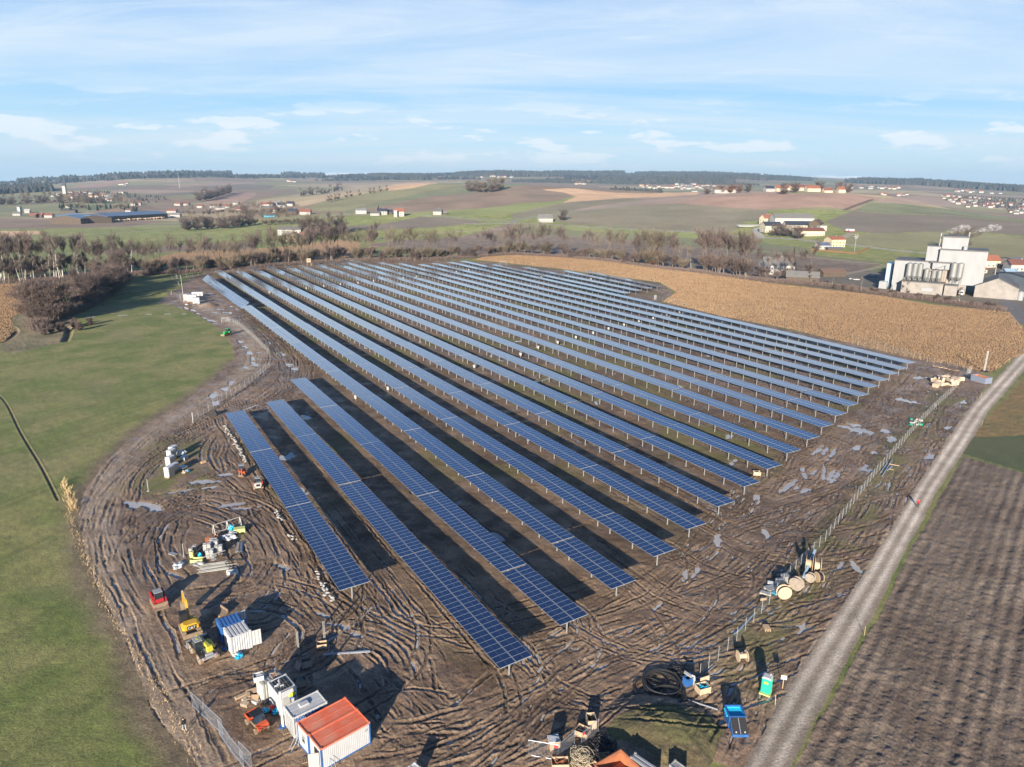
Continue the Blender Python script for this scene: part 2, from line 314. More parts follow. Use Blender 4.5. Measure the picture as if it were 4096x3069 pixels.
# name, polygon, colour, second colour, noise size, relief, flat
PATCH = [
 # --- near, on the flat
 ('reed', O((1020, 562), (1080, 548), (1200, 553), (1300, 563), (1507, 588), (1660, 612), (1910, 640), (2010, 659), (2180, 675), (2215, 715), (2240, 757), (2185, 775), (2150, 802), (2125, 806), (2060, 790), (1975, 776), (1860, 748), (1700, 710), (1560, 684), (1432, 652), (1462, 632), (1425, 610), (1310, 596), (1200, 580), (1060, 565)), FLAT),
 ('reed', [('A', 0, 1160), ('A', 330, 1150), ('A', 640, 1170), ('A', 600, 1250), ('A', 260, 1250), ('A', 230, 1390), ('A', 90, 1450), ('A', 130, 1560), ('A', 40, 1657), ('A', -200, 1680), ('A', -200, 1180)], FLAT),
 ('reed', [('A', 1250, 960), ('A', 1500, 890), ('A', 1800, 865), ('A', 2209, 855), ('B', 300, 830), ('B', 700, 775), ('B', 900, 790), ('B', 870, 930), ('B', 200, 940), ('A', 2000, 990), ('A', 1300, 1000)], FLAT),
 ('reed', [('B', 980, 800), ('B', 1090, 800), ('B', 1060, 850), ('B', 980, 850)], FLAT),
 ('drygrass', [('A', 90, 1450), ('A', 250, 1400), ('A', 560, 1420), ('A', 690, 1480), ('A', 620, 1570), ('A', 560, 1657), ('A', 100, 1760), ('A', 0, 1720)], FLAT),
 ('stubble', [('A', -300, 705), ('A', 340, 700), ('A', 370, 725), ('A', 110, 745), ('A', 180, 765), ('A', -300, 775)], FLAT),
 ('brownfield', [('A', 860, 650), ('A', 1050, 645), ('A', 1160, 662), ('A', 900, 668)], FLAT),
 ('brownfield', [('A', 800, 860), ('A', 1300, 840), ('A', 2209, 790), ('B', 0, 800), ('B', 0, 860), ('A', 1500, 880), ('A', 1100, 900), ('A', 800, 900)], FLAT),
 ('plough', O((1330, 518), (1100, 500), (1000, 512), (850, 520), (800, 530), (1000, 548), (1200, 556), (1500, 590), (1750, 620), (1900, 640), (1900, 590), (1750, 555), (1520, 535)), FLAT),
 ('roughgrass', O((2225, 800), (2140, 895), (2098, 945), (2212, 1010), (2400, 1050), (2400, 790)), FLAT),
 ('greencrop', O((2098, 945), (2080, 980), (2212, 1020), (2400, 1060), (2400, 985), (2212, 940)), FLAT),
 ('plough', O((2080, 985), (2025, 1080), (1930, 1260), (1868, 1385), (1798, 1505), (1712, 1657), (1660, 1760), (2800, 1760), (2800, 1150), (2212, 1022)), FLAT),
 ('greenpatch', [('Q', 1000, 920), ('Q', 1120, 860), ('Q', 1450, 800), ('Q', 1750, 880), ('Q', 1840, 1000), ('Q', 1790, 1120), ('Q', 1700, 1300), ('Q', 1400, 1300), ('Q', 1250, 1150), ('Q', 1000, 1050), ('Q', 950, 980)], FLAT),
 ('factoryyard', [('D', 380, 1110), ('D', 700, 1040), ('D', 950, 1050), ('D', 1900, 900), ('D', 2300, 900), ('D', 2300, 1500), ('D', 2100, 1450), ('D', 1900, 1370), ('D', 1400, 1290), ('D', 900, 1230), ('D', 400, 1150)], FLAT),
 # --- the valley floor and hills behind
 ('ploughdark', [('B', 760, 660), ('B', 1100, 640), ('B', 1400, 580), ('B', 1560, 580), ('B', 2000, 620), ('B', 1600, 665), ('B', 1100, 690), ('B', 780, 690)], HILL),
 ('grassbright', [('B', 1300, 560), ('B', 1520, 530), ('B', 1900, 510), ('B', 2209, 475), ('C', 0, 465), ('C', 560, 400), ('C', 560, 430), ('C', 0, 550), ('B', 1700, 575), ('B', 1600, 575)], HILL),
 ('cropdark', [('B', 740, 530), ('B', 1300, 395), ('B', 1850, 300), ('B', 2209, 290), ('C', 150, 290), ('B', 2050, 350), ('B', 1500, 400), ('B', 1000, 500), ('B', 800, 550)], HILL),
 ('crop', [('B', 420, 500), ('B', 600, 440), ('B', 1200, 330), ('B', 1560, 285), ('B', 1850, 290), ('B', 1560, 350), ('B', 1000, 460), ('B', 740, 530), ('B', 520, 530)], HILL),
 ('tanfield', [('B', 0, 440), ('B', 380, 380), ('B', 760, 325), ('B', 1050, 300), ('B', 1250, 288), ('B', 1200, 330), ('B', 600, 440), ('B', 400, 490), ('B', 330, 470), ('B', 0, 460)], HILL),
 ('stubble', [('B', 1080, 330), ('B', 1200, 295), ('B', 1300, 284), ('B', 1560, 284), ('B', 1350, 330), ('B', 1150, 355)], HILL),
 ('brownfield', [('B', 1290, 525), ('B', 1560, 450), ('B', 2050, 360), ('C', 150, 290), ('C', 340, 325), ('C', 560, 385), ('C', 400, 440), ('C', 0, 465), ('B', 1800, 515), ('B', 1500, 530)], HILL),
 ('stubble', [('C', 260, 345), ('C', 480, 330), ('C', 900, 370), ('C', 1200, 375), ('C', 1620, 362), ('C', 1600, 385), ('C', 1300, 405), ('C', 900, 418), ('C', 430, 455), ('C', 560, 400), ('C', 440, 370)], HILL),
 ('brownfield', [('C', 150, 290), ('C', 600, 305), ('C', 1100, 345), ('C', 1350, 365), ('C', 900, 370), ('C', 480, 330), ('C', 340, 325)], HILL),
 ('cropbrown', [('C', 420, 460), ('C', 950, 420), ('C', 1180, 425), ('C', 700, 490), ('C', 350, 550), ('C', 130, 580), ('C', 0, 600), ('C', 0, 555)], HILL),
 ('cropbrown', [('C', 360, 560), ('C', 1000, 480), ('C', 1500, 462), ('C', 2000, 500), ('C', 2209, 510), ('C', 2209, 600), ('C', 2000, 620), ('C', 1900, 710), ('C', 1300, 700), ('C', 520, 640), ('C', 380, 620)], HILL),
 ('pinkfield', [('C', 1010, 478), ('C', 1230, 420), ('C', 1600, 395), ('C', 1750, 385), ('C', 1560, 430), ('C', 1430, 465)], HILL),
 ('redfield', [('C', 1450, 462), ('C', 1660, 400), ('C', 2000, 385), ('C', 2209, 375), ('D', 700, 380), ('D', 990, 420), ('D', 860, 450), ('D', 740, 520), ('D', 480, 490), ('D', 0, 515), ('C', 1900, 500)], HILL),
 ('cropdark', [('D', 740, 525), ('D', 900, 455), ('D', 1200, 470), ('D', 1700, 530), ('D', 2209, 600), ('D', 2400, 640), ('D', 2209, 628), ('D', 1600, 565), ('D', 1100, 550)], HILL),
 ('pinkfield', [('D', 900, 455), ('D', 1000, 422), ('D', 1300, 395), ('D', 1500, 410), ('D', 1560, 460), ('D', 1700, 500), ('D', 1300, 470)], HILL),
 ('ploughdark', [('D', 490, 625), ('D', 640, 560), ('D', 740, 530), ('D', 1100, 555), ('D', 1600, 570), ('D', 2209, 630), ('D', 2400, 660), ('D', 2400, 760), ('D', 1700, 700), ('D', 900, 720), ('D', 650, 690)], HILL),
 ('crop', [('D', 640, 745), ('D', 900, 720), ('D', 1700, 705), ('D', 2400, 780), ('D', 2400, 960), ('D', 1740, 900), ('D', 900, 830), ('D', 640, 800)], HILL),
 ('cropdark', [('C', 0, 660), ('C', 420, 670), ('C', 1650, 770), ('D', 0, 810), ('D', 370, 850), ('D', 350, 905), ('D', 900, 960), ('D', 980, 990), ('D', 500, 960), ('C', 1700, 850), ('C', 900, 770), ('C', 0, 720)], HILL),
 ('grassbright', [('C', 400, 660), ('C', 1200, 710), ('C', 2209, 765), ('D', 440, 820), ('D', 440, 835), ('C', 2209, 800), ('C', 1200, 745), ('C', 500, 690)], HILL),
 ('plough', [('D', 0, 930), ('D', 230, 905), ('D', 980, 990), ('D', 700, 1060), ('D', 300, 1040), ('D', 200, 1000)], HILL),
 ('redfield', [('A', 1740, 460), ('A', 1900, 390), ('A', 2100, 365), ('A', 2209, 370), ('A', 2209, 400), ('A', 2060, 470)], HILL),
 ('brownfield', [('A', 2060, 465), ('A', 2209, 395), ('B', 0, 345), ('B', 370, 330), ('B', 330, 370), ('B', 0, 430)], HILL),
 ('redfield', [('A', 600, 330), ('A', 700, 300), ('A', 900, 285), ('A', 1040, 265), ('A', 1100, 275), ('A', 900, 320)], HILL),
 ('pinkfield', [('A', 1380, 300), ('A', 2209, 275), ('A', 2209, 290), ('A', 1600, 320)], HILL),
 ('brownfield', [('A', 1640, 240), ('A', 2209, 215), ('A', 2209, 268), ('A', 1700, 275)], HILL),
 ('ploughdark', [('A', 1000, 395), ('A', 1700, 360), ('A', 1700, 385), ('A', 1100, 420)], HILL),
]
PAL = {  # colour, second colour, noise size (m), relief (m)
 'grass': ((.145, .180, .045), (.245, .235, .085), 7, .07), 'reed': ((.30, .20, .11), (.25, .165, .095), 12, .1), 'drygrass': ((.30, .24, .14), (.17, .15, .08), 6, .15),
 'stubble': ((.52, .34, .20), (.45, .29, .17), 30, .05), 'brownfield': ((.22, .155, .11), (.19, .14, .095), 40, .1), 'plough': ((.150, .110, .082), (.220, .170, .128), 6, .15),
 'ploughdark': ((.175, .14, .105), (.155, .13, .095), 60, .1), 'roughgrass': ((.19, .15, .06), (.27, .17, .07), 7, .2), 'greencrop': ((.075, .10, .04), (.10, .11, .05), 10, .05),
 'greenpatch': ((.15, .165, .05), (.145, .115, .06), 5, .15), 'factoryyard': ((.13, .12, .10), (.19, .16, .12), 14, .03), 'grassbright': ((.21, .225, .08), (.18, .20, .07), 40, .05),
 'cropdark': ((.15, .165, .085), (.17, .165, .09), 50, .05), 'crop': ((.22, .205, .105), (.195, .18, .09), 60, .05), 'tanfield': ((.34, .265, .165), (.29, .235, .14), 60, .05),
 'cropbrown': ((.20, .175, .115), (.18, .155, .10), 70, .05), 'pinkfield': ((.31, .22, .165), (.26, .19, .145), 60, .05), 'redfield': ((.32, .205, .15), (.27, .175, .13), 30, .2)}

# tyre tracks: heights stamped on a world raster
TX0, TY0, TS, TW, TH = -130.0, 34.0, 0.14, 2100, 2300
rutH = np.zeros((TH, TW), np.float32); rutW = np.zeros((TH, TW), np.float32)
def stamp(P, width, depth, lug=True):
    P = spline(P, 0.3); d = np.diff(P, axis=0); L = np.hypot(*d.T) + 1e-9; nrm = np.c_[-d[:, 1], d[:, 0]] / L[:, None]; Q = P[:-1]
    s = np.cumsum(L); far = np.hypot(Q[:, 0], Q[:, 1]).mean()
    K = int((width * 1.25) / TS) + 1; ox, oy = np.meshgrid(np.arange(-K, K + 1), np.arange(-K, K + 1))
    dep = depth * np.clip(-.15 + 2.1 * vn(s / 7.0, s * 0, int(rng.integers(1e6))), .05, 1.7) * np.clip(np.minimum(s, s[-1] - s) / 3, 0, 1)
    for h_ in range(0, len(Q), 4000):
        q = Q[h_:h_ + 4000]; m_ = nrm[h_:h_ + 4000]; dd = dep[h_:h_ + 4000]; ss = s[h_:h_ + 4000]
        cx = ((q[:, 0] - TX0) / TS); cy = ((q[:, 1] - TY0) / TS); ix = cx.astype(int)[:, None, None] + ox; iy = cy.astype(int)[:, None, None] + oy
        rx_ = (ix - cx[:, None, None]) * TS; ry_ = (iy - cy[:, None, None]) * TS
        v = np.abs(rx_ * m_[:, 0, None, None] + ry_ * m_[:, 1, None, None]); al = rx_ * m_[:, 1, None, None] - ry_ * m_[:, 0, None, None]
        u = v / (width * .5)
        prof_ = np.where(u < 1, -(1 - u ** 4), 0) + .75 * np.exp(-((u - 1.35) / .33) ** 2)
        wt = np.clip(1 - np.hypot(rx_, ry_) / (width * 1.2), 0, 1) ** 1.0 + 1e-4
        if lug: prof_ = prof_ + np.where(u < 1, .22 * np.sin((ss[:, None, None] + al + v * .6) * 2 * math.pi / .42), 0)
        ok = (ix >= 0) & (ix < TW) & (iy >= 0) & (iy < TH)
        f_ = (iy * TW + ix)[ok]; ww = wt[ok].astype(np.float32); hh = (prof_ * dd[:, None, None])[ok] * ww
        a1 = np.bincount(f_, hh, TH * TW).reshape(TH, TW) if False else None
        lo, hi = f_.min(), f_.max() + 1
        n1 = np.bincount(f_ - lo, hh, hi - lo); n2 = np.bincount(f_ - lo, ww, hi - lo)
        RH, RW = rutH.ravel(), rutW.ravel(); k_ = n2 > 1e-3; idx = np.nonzero(k_)[0] + lo
        new = n1[k_] / n2[k_]; al_ = np.clip(n2[k_] * .8, 0, 1)
        RH[idx] = RH[idx] * (1 - .75 * al_) + new * al_; RW[idx] = np.maximum(RW[idx], al_)
def track(pts, gauge=1.9, width=.42, depth=.15, n=1, spread=2.5, wob=.8, key='O'):
    n = int(n * 1.7) if n > 1 else n; depth = min(depth, .16)
    P0 = np.array([g(key, *p) for p in pts]); 
    for i in range(n):
        seed = int(rng.integers(1e6)); P = spline(P0, 4.0)
        d = np.gradient(P, axis=0); L = np.hypot(*d.T)[:, None] + 1e-9; nr = np.c_[-d[:, 1], d[:, 0]] / L
        off = rng.normal(0, spread) + (fbm(np.arange(len(P)) * 4.0, np.zeros(len(P)) + i * 9, 18, 3, seed) - .5) * wob * 6
        a0, a1 = (0, len(P)) if n == 1 else (int(rng.uniform(0, .3) * len(P)), int(rng.uniform(.7, 1) * len(P)) + 1)
        for sg in (-1, 1): stamp((P + nr * (off[:, None] + sg * gauge / 2))[a0:a1], width * rng.uniform(.75, 1.75), depth * rng.uniform(.7, 1.2))
WEST = [(440, 1690), (370, 1560), (300, 1420), (240, 1300), (205, 1180), (208, 1080), (260, 1000), (340, 930), (430, 870), (510, 820), (545, 785), (548, 745), (515, 705), (455, 672), (410, 650), (385, 635)]
track(WEST, n=7, spread=2.2, depth=.10, wob=.5); track([(x + 22, y + 8) for x, y in WEST[:12]], n=6, spread=3, depth=.20)
NWIN = [(470, 640), (520, 680), (580, 720), (625, 765), (640, 810), (600, 850), (520, 890), (420, 940), (330, 1000), (275, 1070), (250, 1150), (270, 1240), (310, 1300)]
track(NWIN, n=9, spread=3.2); track([(560, 700), (610, 740), (640, 790), (630, 840)], n=3, spread=3)
track([(470, 900), (520, 960), (570, 1060), (640, 1160), (700, 1260), (770, 1340), (850, 1430), (930, 1530), (1010, 1600), (1090, 1620)], n=8, spread=3.0)
track([(500, 920), (470, 990), (520, 1050), (600, 1120)], n=4, spread=2); track([(240, 1180), (330, 1120), (430, 1040), (520, 1000)], n=4, spread=2.5)
track([(330, 1280), (300, 1200), (340, 1120), (440, 1080), (540, 1110), (600, 1180), (620, 1260), (560, 1320), (460, 1320)], n=5, spread=3.5)
track([(390, 1310), (480, 1290), (560, 1260), (600, 1200)], n=3, spread=2)
CIRC = [(640, 1500), (640, 1420), (700, 1370), (790, 1370), (860, 1410), (885, 1480), (860, 1550), (800, 1590), (730, 1570)]
track(CIRC, n=5, spread=1.6, wob=.3); track([(700, 1330), (640, 1390), (600, 1450), (520, 1480), (440, 1500), (400, 1530)], n=4, spread=2.5)
track([(840, 1440), (900, 1520), (880, 1600), (820, 1660)], n=4, spread=2.5); track([(560, 1280), (640, 1300), (700, 1350), (680, 1420), (600, 1440)], n=3, spread=2.2)
EAST = [(860, 1680), (980, 1620), (1100, 1585), (1220, 1530), (1340, 1470), (1470, 1400), (1590, 1320), (1690, 1240), (1780, 1140), (1850, 1040), (1910, 950), (1960, 880), (2010, 830), (2070, 805)]
track([(1040, 1600), (1160, 1500), (1290, 1410), (1420, 1320), (1530, 1220), (1620, 1120), (1700, 1030)], n=12, spread=5, depth=.14); track([(900, 1480), (980, 1540), (1060, 1590), (1180, 1570), (1300, 1500)], n=5, spread=4); track([(1180, 1420), (1260, 1440), (1330, 1400), (1420, 1380), (1560, 1330)], n=6, spread=4); track([(1480, 1200), (1560, 1180), (1640, 1120), (1760, 960)], n=6, spread=5)
track(EAST, n=10, spread=2.8, depth=.22); track(EAST[3:], n=6, spread=6, depth=.18); track([(x - 10, y - 22) for x, y in EAST[2:]], n=5, spread=3)
track([(1640, 1620), (1700, 1480), (1780, 1330), (1880, 1180), (1960, 1050), (2020, 950), (2070, 880), (2110, 830)], n=5, spread=1.8, depth=.20)
track([(1560, 1640), (1620, 1500), (1700, 1380), (1780, 1260), (1830, 1180)], n=3, spread=2)
track([(800, 1600), (900, 1560), (1000, 1560), (1090, 1500), (1180, 1440), (1280, 1400)], n=5, spread=4); track([(760, 1650), (900, 1640), (1000, 1600), (1150, 1560)], n=4, spread=3)

# rows of tables: the field is a regular array; k: (offset, far offset, near end, table lengths)
QD = (2878.0, .2697, 58.6, -.0138, .0977); NA = .5308     # survey of the field: lens of the drone incl. its barrel distortion
def survey(P, t, h):                                       # row offset / distance along the rows -> place in the scene at height h
    f_, p_, H_, r_, k_ = QD; n_ = np.array([math.cos(NA), math.sin(NA)]); a_ = n_ * P + np.array([-n_[1], n_[0]]) * t
    X, Y, Z = a_[0], a_[1], h - H_; zc = Y * math.cos(p_) - Z * math.sin(p_); yc = -(Y * math.sin(p_) + Z * math.cos(p_)); x, y = X / zc, yc / zc
    x, y = x * math.cos(r_) + y * math.sin(r_), -x * math.sin(r_) + y * math.cos(r_); xu, yu = x, y
    for _ in range(8): r2 = x * x + y * y; x, y = xu / (1 + k_ * r2), yu / (1 + k_ * r2)
    return G(x * f_ + CX, y * f_ + CY, h)
L32, L16 = 31.25, 15.75
ROWS = {1: (24.5, 23.7, 89.5, [32] * 3), 2: (36.1, 35.0, 63.4, [32] * 4), 3: (47.4, 46.1, 67.3, [16] + [32] * 4), 4: (58.9, 57.4, 71.1, [16] + [32] * 4 + [16] + [32] * 4), 5: (70.4, 67.7, 75.2, [16] + [32] * 4 + [16] + [32] * 9), 6: (81.7, 79.4, 79.7, [32] * 13 + [16]), 7: (92.9, 91.3, 83.6, [32] * 14), 8: (104.3, 103.1, 87.7, [32] * 14), 9: (115.7, 114.7, 91.7, [32] * 13 + [16]), 10: (127.0, 124.5, 95.8, [32] * 13 + [16]), 11: (138.7, 137.2, 99.5, [16] + [32] * 13), 12: (149.6, 150.1, 103.6, [16] + [32] * 13), 13: (160.8, 159.4, 107.7, [16] + [32] * 13), 14: (172.1, 169.0, 111.8, [16] + [32] * 13), 15: (183.6, 181.9, 116.4, [16] + [32] * 12), 16: (194.6, 191.6, 120.4, [16] + [32] * 11 + [16]), 17: (204.8, 203.3, 123.4, [16] + [32] * 11), 18: (215.6, 214.4, 126.7, [16] + [32] * 11), 19: (225.4, 228.8, 129.4, [16] + [32] * 11), 20: (236.5, 241.2, 133.0, [16] + [32] * 11), 21: (248.9, 250.5, 305.5, [32] * 5), 22: (261.1, 262.8, 310.7, [32] * 4), 23: (273.4, 276.8, 315.3, [32] * 3), 24: (284.7, 288.5, 319.6, [32] * 2 + [16])}
rowpts = {}
for k, (pn, pf, t0, ls) in ROWS.items():
    tot = sum(L32 if l == 32 else L16 for l in ls); rowpts[k] = (survey(pn, t0, 0), survey(pf, t0 + tot, 0))
    # tracks between the rows, turning on to the headland
    P0 = (pn + 5.0, t0); 
    if k <= 20:
        for j in range(6 if k < 14 else 3):
            o_ = rng.normal(0, .8) if j < 2 else rng.uniform(-4, 5); le = (rng.uniform(40, 90) if j < 3 else rng.uniform(21, 30)) if j else min(tot, 200); sz_ = rng.uniform(.6, 1.5)
            line = [survey(pn + 5.6 + o_ + (pf - pn) * s_ / tot, t0 + s_, 0) for s_ in np.arange(le, -1, -10)]
            e = line[-1]; dn = e - line[-3]; dn = dn / np.hypot(*dn); sd_ = np.array([dn[1], -dn[0]]) * rng.choice([-1, 1, 1])
            line += [e + dn * 5 * sz_, e + dn * 11 * sz_ + sd_ * -3, e + dn * 15 * sz_ + sd_ * -10, e + dn * 17 * sz_ + sd_ * -20 * sz_, e + dn * 17 * sz_ + sd_ * -34 * sz_]
            for sg in (-1, 1):
                d = np.gradient(np.array(line), axis=0); nr = np.c_[-d[:, 1], d[:, 0]] / (np.hypot(*d.T)[:, None] + 1e-9)
                stamp(np.array(line) + nr * sg * .95, .5, .12 if k > 3 else .15)
pit = []                                                   # shallow hollows that hold water: (x, y, radius along, radius across, angle)
def hollow(key, pts, rl, rw_, ang):
    for x, y in pts: a_ = g(key, x, y); pit.append((a_[0], a_[1], rl * rng.uniform(.7, 1.3), rw_ * rng.uniform(.7, 1.3), ang + rng.normal(0, .15)))
hollow('E', [(820, 900), (970, 900), (930, 960), (1100, 820), (560, 1010), (1180, 1150), (1330, 1190)], 2.6, .9, .3); hollow('E', [(80, 1150), (160, 1130), (330, 1190), (250, 1160)], 2.5, 1.2, -.6)
hollow('E', [(1780, 630), (1840, 600), (1960, 1000), (1980, 180), (2020, 190)], 2.2, 1.2, 2.1)
hollow('V', [(1090, 1360), (1170, 1390), (980, 1350), (870, 1340), (1220, 1400), (710, 1490), (1180, 1150), (1090, 1130), (1030, 1100)], 4.5, .75, 1.0)
hollow('V', [(1340, 850), (1420, 870), (1520, 890), (1960, 550), (2060, 570), (1430, 820)], 2.8, 1.3, 2.4); hollow('V', [(1800, 900), (1850, 980), (1730, 890), (1650, 1130), (2150, 300), (2100, 305), (1450, 1080)], 2.2, .8, .9)
hollow('K', [(1750, 790), (1880, 880), (1960, 900), (2040, 970), (1400, 370), (430, 440)], 1.7, .55, -.4); hollow('S', [(500, 110), (850, 60), (330, 350), (260, 370), (60, 600), (1130, 740), (1520, 310), (1410, 290)], 2.2, .5, 1.1)
hollow('V', [(70, 940), (30, 960), (90, 1240), (340, 1630), (1540, 1300), (900, 1540), (780, 1530), (1600, 1330)], 2.4, .7, .9)
hollow('W', [(560, 810), (610, 830), (690, 850), (740, 585), (820, 580), (30, 1110), (40, 1160), (140, 1170), (460, 1240), (370, 1160), (1250, 850), (890, 1450), (1090, 1130)], 2.2, .8, .8)
hollow('J', [(270, 1560), (400, 1540), (60, 1060), (1850, 460), (1900, 440), (1650, 500)], 2.5, 1.2, .6); hollow('I', [(480, 100), (560, 180), (620, 40), (870, 90), (830, 230), (400, 570), (560, 460), (820, 690)], 3.5, .6, 1.0)
hollow('AA', [(190, 400), (240, 470), (330, 480), (420, 510), (480, 550), (540, 600), (600, 640), (660, 640), (720, 680), (700, 540), (760, 500), (820, 540), (880, 540), (640, 300), (700, 320), (520, 290), (760, 380), (640, 390), (900, 460), (980, 500), (200, 330), (300, 560)], 4.2, 1.0, 2.4)
hollow('Y', [(500, 900), (560, 960), (600, 1020), (640, 1090), (660, 1150), (560, 1180), (400, 1350), (330, 1420), (200, 1500), (980, 1040), (1040, 1160), (1100, 1200), (230, 1580)], 3.5, .9, 2.0)
for k in range(3, 21):
    pn, pf, t0, ls = ROWS[k]; tot = sum(ls)
    for _ in range(16):
        s_ = rng.uniform(0.1, .95) * tot; a_ = survey(pn + (pf - pn) * s_ / tot + rng.uniform(2, 9), t0 + s_, 0); pit.append((a_[0], a_[1], rng.uniform(.8, 2.6), rng.uniform(.3, .7), 2.1 + rng.normal(0, .4)))

def ground_fields(X, Y):
    n = len(X); wx = (fbm(X, Y, 6, 3, 1) - .5) * 3.0; wy = (fbm(X, Y, 6, 3, 2) - .5) * 3.0; D = np.hypot(X, Y); k = np.clip(D / 900, .35, 3)
    Xw, Yw = X + wx * k, Y + wy * k
    col = np.zeros((n, 3)); rel = np.zeros(n); kind = np.zeros((n, 3))
    def paint(mask, nm):
        c0, c1, s_, r_ = PAL[nm]; i = np.nonzero(mask)[0]
        if len(i) == 0: return
        t = np.clip((fbm(X[i], Y[i], s_, 4, 31) - .5) * 2.2 + .5, 0, 1)[:, None]
        col[i] = np.array(c0) * (1 - t) + np.array(c1) * t; rel[i] = r_
        kind[i] = (0, 0, 0); kind[i, 0] = 0; kind[i, 1] = 1.0 if nm in ('plough',) else 0; kind[i, 2] = 1.0 if nm in ('grass', 'greenpatch', 'greencrop', 'grassbright') else .4
    paint(np.ones(n, bool), 'grass')
    ga = X * .93 - Y * .37; st_ = (1 + .05 * np.sin(ga * 2 * math.pi / 3.1) + .07 * (fbm(ga * 1.0, Y * .02, 1.2, 3, 91) - .5)) * (1 - .16 * np.exp(-(((ga % 21) - 10.5) / .5) ** 2) - .16 * np.exp(-(((ga % 21) - 12.4) / .5) ** 2)); nm_ = D < 700
    col[nm_] *= st_[nm_, None]; pk = np.clip((fbm(X, Y, 16, 4, 92) - .55) * 5, 0, 1)[:, None] * (D < 700)[:, None]; col = col * (1 - .35 * pk) + np.array((.26, .22, .12)) * .35 * pk
    far = D > 2300                                         # distant patchwork of fields
    cell = np.floor(X / 420 + (fbm(X, Y, 900, 2, 3) - .5) * 2), np.floor(Y / 260 + (fbm(X, Y, 900, 2, 4) - .5) * 2)
    h_ = lat(cell[0], cell[1], 9); names = ['crop', 'cropdark', 'brownfield', 'pinkfield', 'ploughdark', 'crop', 'tanfield', 'brownfield']
    mid = D > 1150
    for q_, nm in enumerate(names): paint(mid & (h_ >= q_ / 8) & (h_ < (q_ + 1) / 8), nm)
    for nm, pts, fl in PATCH: paint(inside(Xw if fl else X, Yw if fl else Y, poly_xy(pts, fl)), nm)
    j = np.nonzero((kind[:, 1] > .5) & (D < 260))[0]; q0, q1 = g('O', 1700, 1500), g('O', 2100, 890); PR = math.atan2((q1 - q0)[0], (q1 - q0)[1]); ac = X[j] * math.cos(PR) - Y[j] * math.sin(PR); col[j] *= (1 + .20 * np.sin(ac * 2 * math.pi / 1.7 + 2.5 * fbm(X[j], Y[j], 12, 2, 97)) + .25 * (fbm(ac, Y[j] * .06, .9, 3, 98) - .5))[:, None]
    hb = np.clip((D - 620) / 250, 0, 1)[:, None]; col = np.clip(col * (1 + .38 * hb) * (1 + hb * (fbm(X, Y, 45, 4, 33)[:, None] - .5) * .5), 0, .8)  # far ground colour raised with distance, making up for weak grazing sunlight
    bl = np.full(n, 1e9); bm_ = (D > 300) & (D < 760); j = np.nonzero(bm_)[0]
    for ln in BELTS: bl[j] = np.minimum(bl[j], seg_dist(X[j], Y[j], np.array([g(*p) for p in ln]) * 1.015))
    j = np.nonzero(bl < 13)[0]; col[j] = np.array((.15, .115, .08)) * (.7 + .6 * fbm(X[j], Y[j], 4, 3, 35))[:, None]
    # mud of the site
    j = np.nonzero((D < 260) & (X < 20))[0]; ds_ = seg_dist(X[j], Y[j], SITE); k_ = np.clip(1.35 - ds_ / (1.2 + 3.2 * fbm(X[j], Y[j], 5, 4, 95)), 0, 1)[:, None]; col[j] = col[j] * (1 - k_) + (np.array((.20, .155, .095)) * (.6 + .8 * fbm(X[j], Y[j], 1.5, 3, 96))[:, None]) * k_
    m = inside(Xw, Yw, SITE); i = np.nonzero(m)[0]; x, y = X[i], Y[i]
    t = np.clip((fbm(x, y, 3.5, 5, 41) - .5) * 2.4 + .5, 0, 1)[:, None]; t2 = np.clip((fbm(x, y, 22, 3, 43) - .5) * 3 + .5, 0, 1)[:, None]
    mud = (np.array((.170, .112, .072)) * (1 - t) + np.array((.290, .200, .132)) * t) * (.85 + .3 * t2)
    # grass left standing: along the fence, under and between the tables, at the stores
    ru = rut_at(x, y)
    hl = seg_dist(x, y, spline(np.array([g('O', *p) for p in WEST]), 4)); hk = np.clip(1.25 - hl / 4.2, 0, 1)[:, None]; mud = mud * (1 - .75 * hk) + np.array((.40, .305, .215)) * .75 * hk * (.85 + .3 * t)
    gr = np.clip((fbm(x, y, 14, 4, 51) - .52) * 7, 0, 1)
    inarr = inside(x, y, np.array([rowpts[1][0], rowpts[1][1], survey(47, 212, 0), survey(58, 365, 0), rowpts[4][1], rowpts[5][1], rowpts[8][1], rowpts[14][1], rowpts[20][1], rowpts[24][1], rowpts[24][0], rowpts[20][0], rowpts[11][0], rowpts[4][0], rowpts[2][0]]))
    fen = seg_dist(x, y, spline(np.array([g('O', *p) for p in ((1540, 1450), (1620, 1340), (1740, 1200), (1850, 1060), (1940, 940), (2020, 850))]) + np.array([3.0, 0])))
    st = np.minimum(seg_dist(x, y, np.array([g('E', 540, 480), g('E', 640, 900), g('E', 300, 900)])), 20)
    gf = np.maximum(np.where(inarr, gr * .7 * np.clip((np.hypot(x, y) - 105) / 60, .12, 1), 0), np.clip(1.5 - fen / 3.4, 0, 1) * np.clip((fbm(x, y, 5, 4, 52) - .3) * 4, 0, 1))
    gf = np.maximum(gf, np.clip(1.6 - st / 5.5, 0, 1) * np.clip((fbm(x, y, 4, 4, 53) - .3) * 4, 0, 1))
    gf = np.maximum(gf, np.clip(1.6 - seg_dist(x, y, np.array([g('O', 1800, 1200), g('O', 1900, 1060), g('O', 2060, 860)])) / 3, 0, 1) * np.clip((fbm(x, y, 6, 4, 54) - .42) * 5, 0, 1))
    gf = (gf * np.clip(1 - np.abs(ru) * 9, 0, 1))[:, None]
    brown = np.where(inarr, 1.0, 0)[:, None]; mud = mud * (1 - .18 * brown) * np.array([1 - .0, 1, 1])
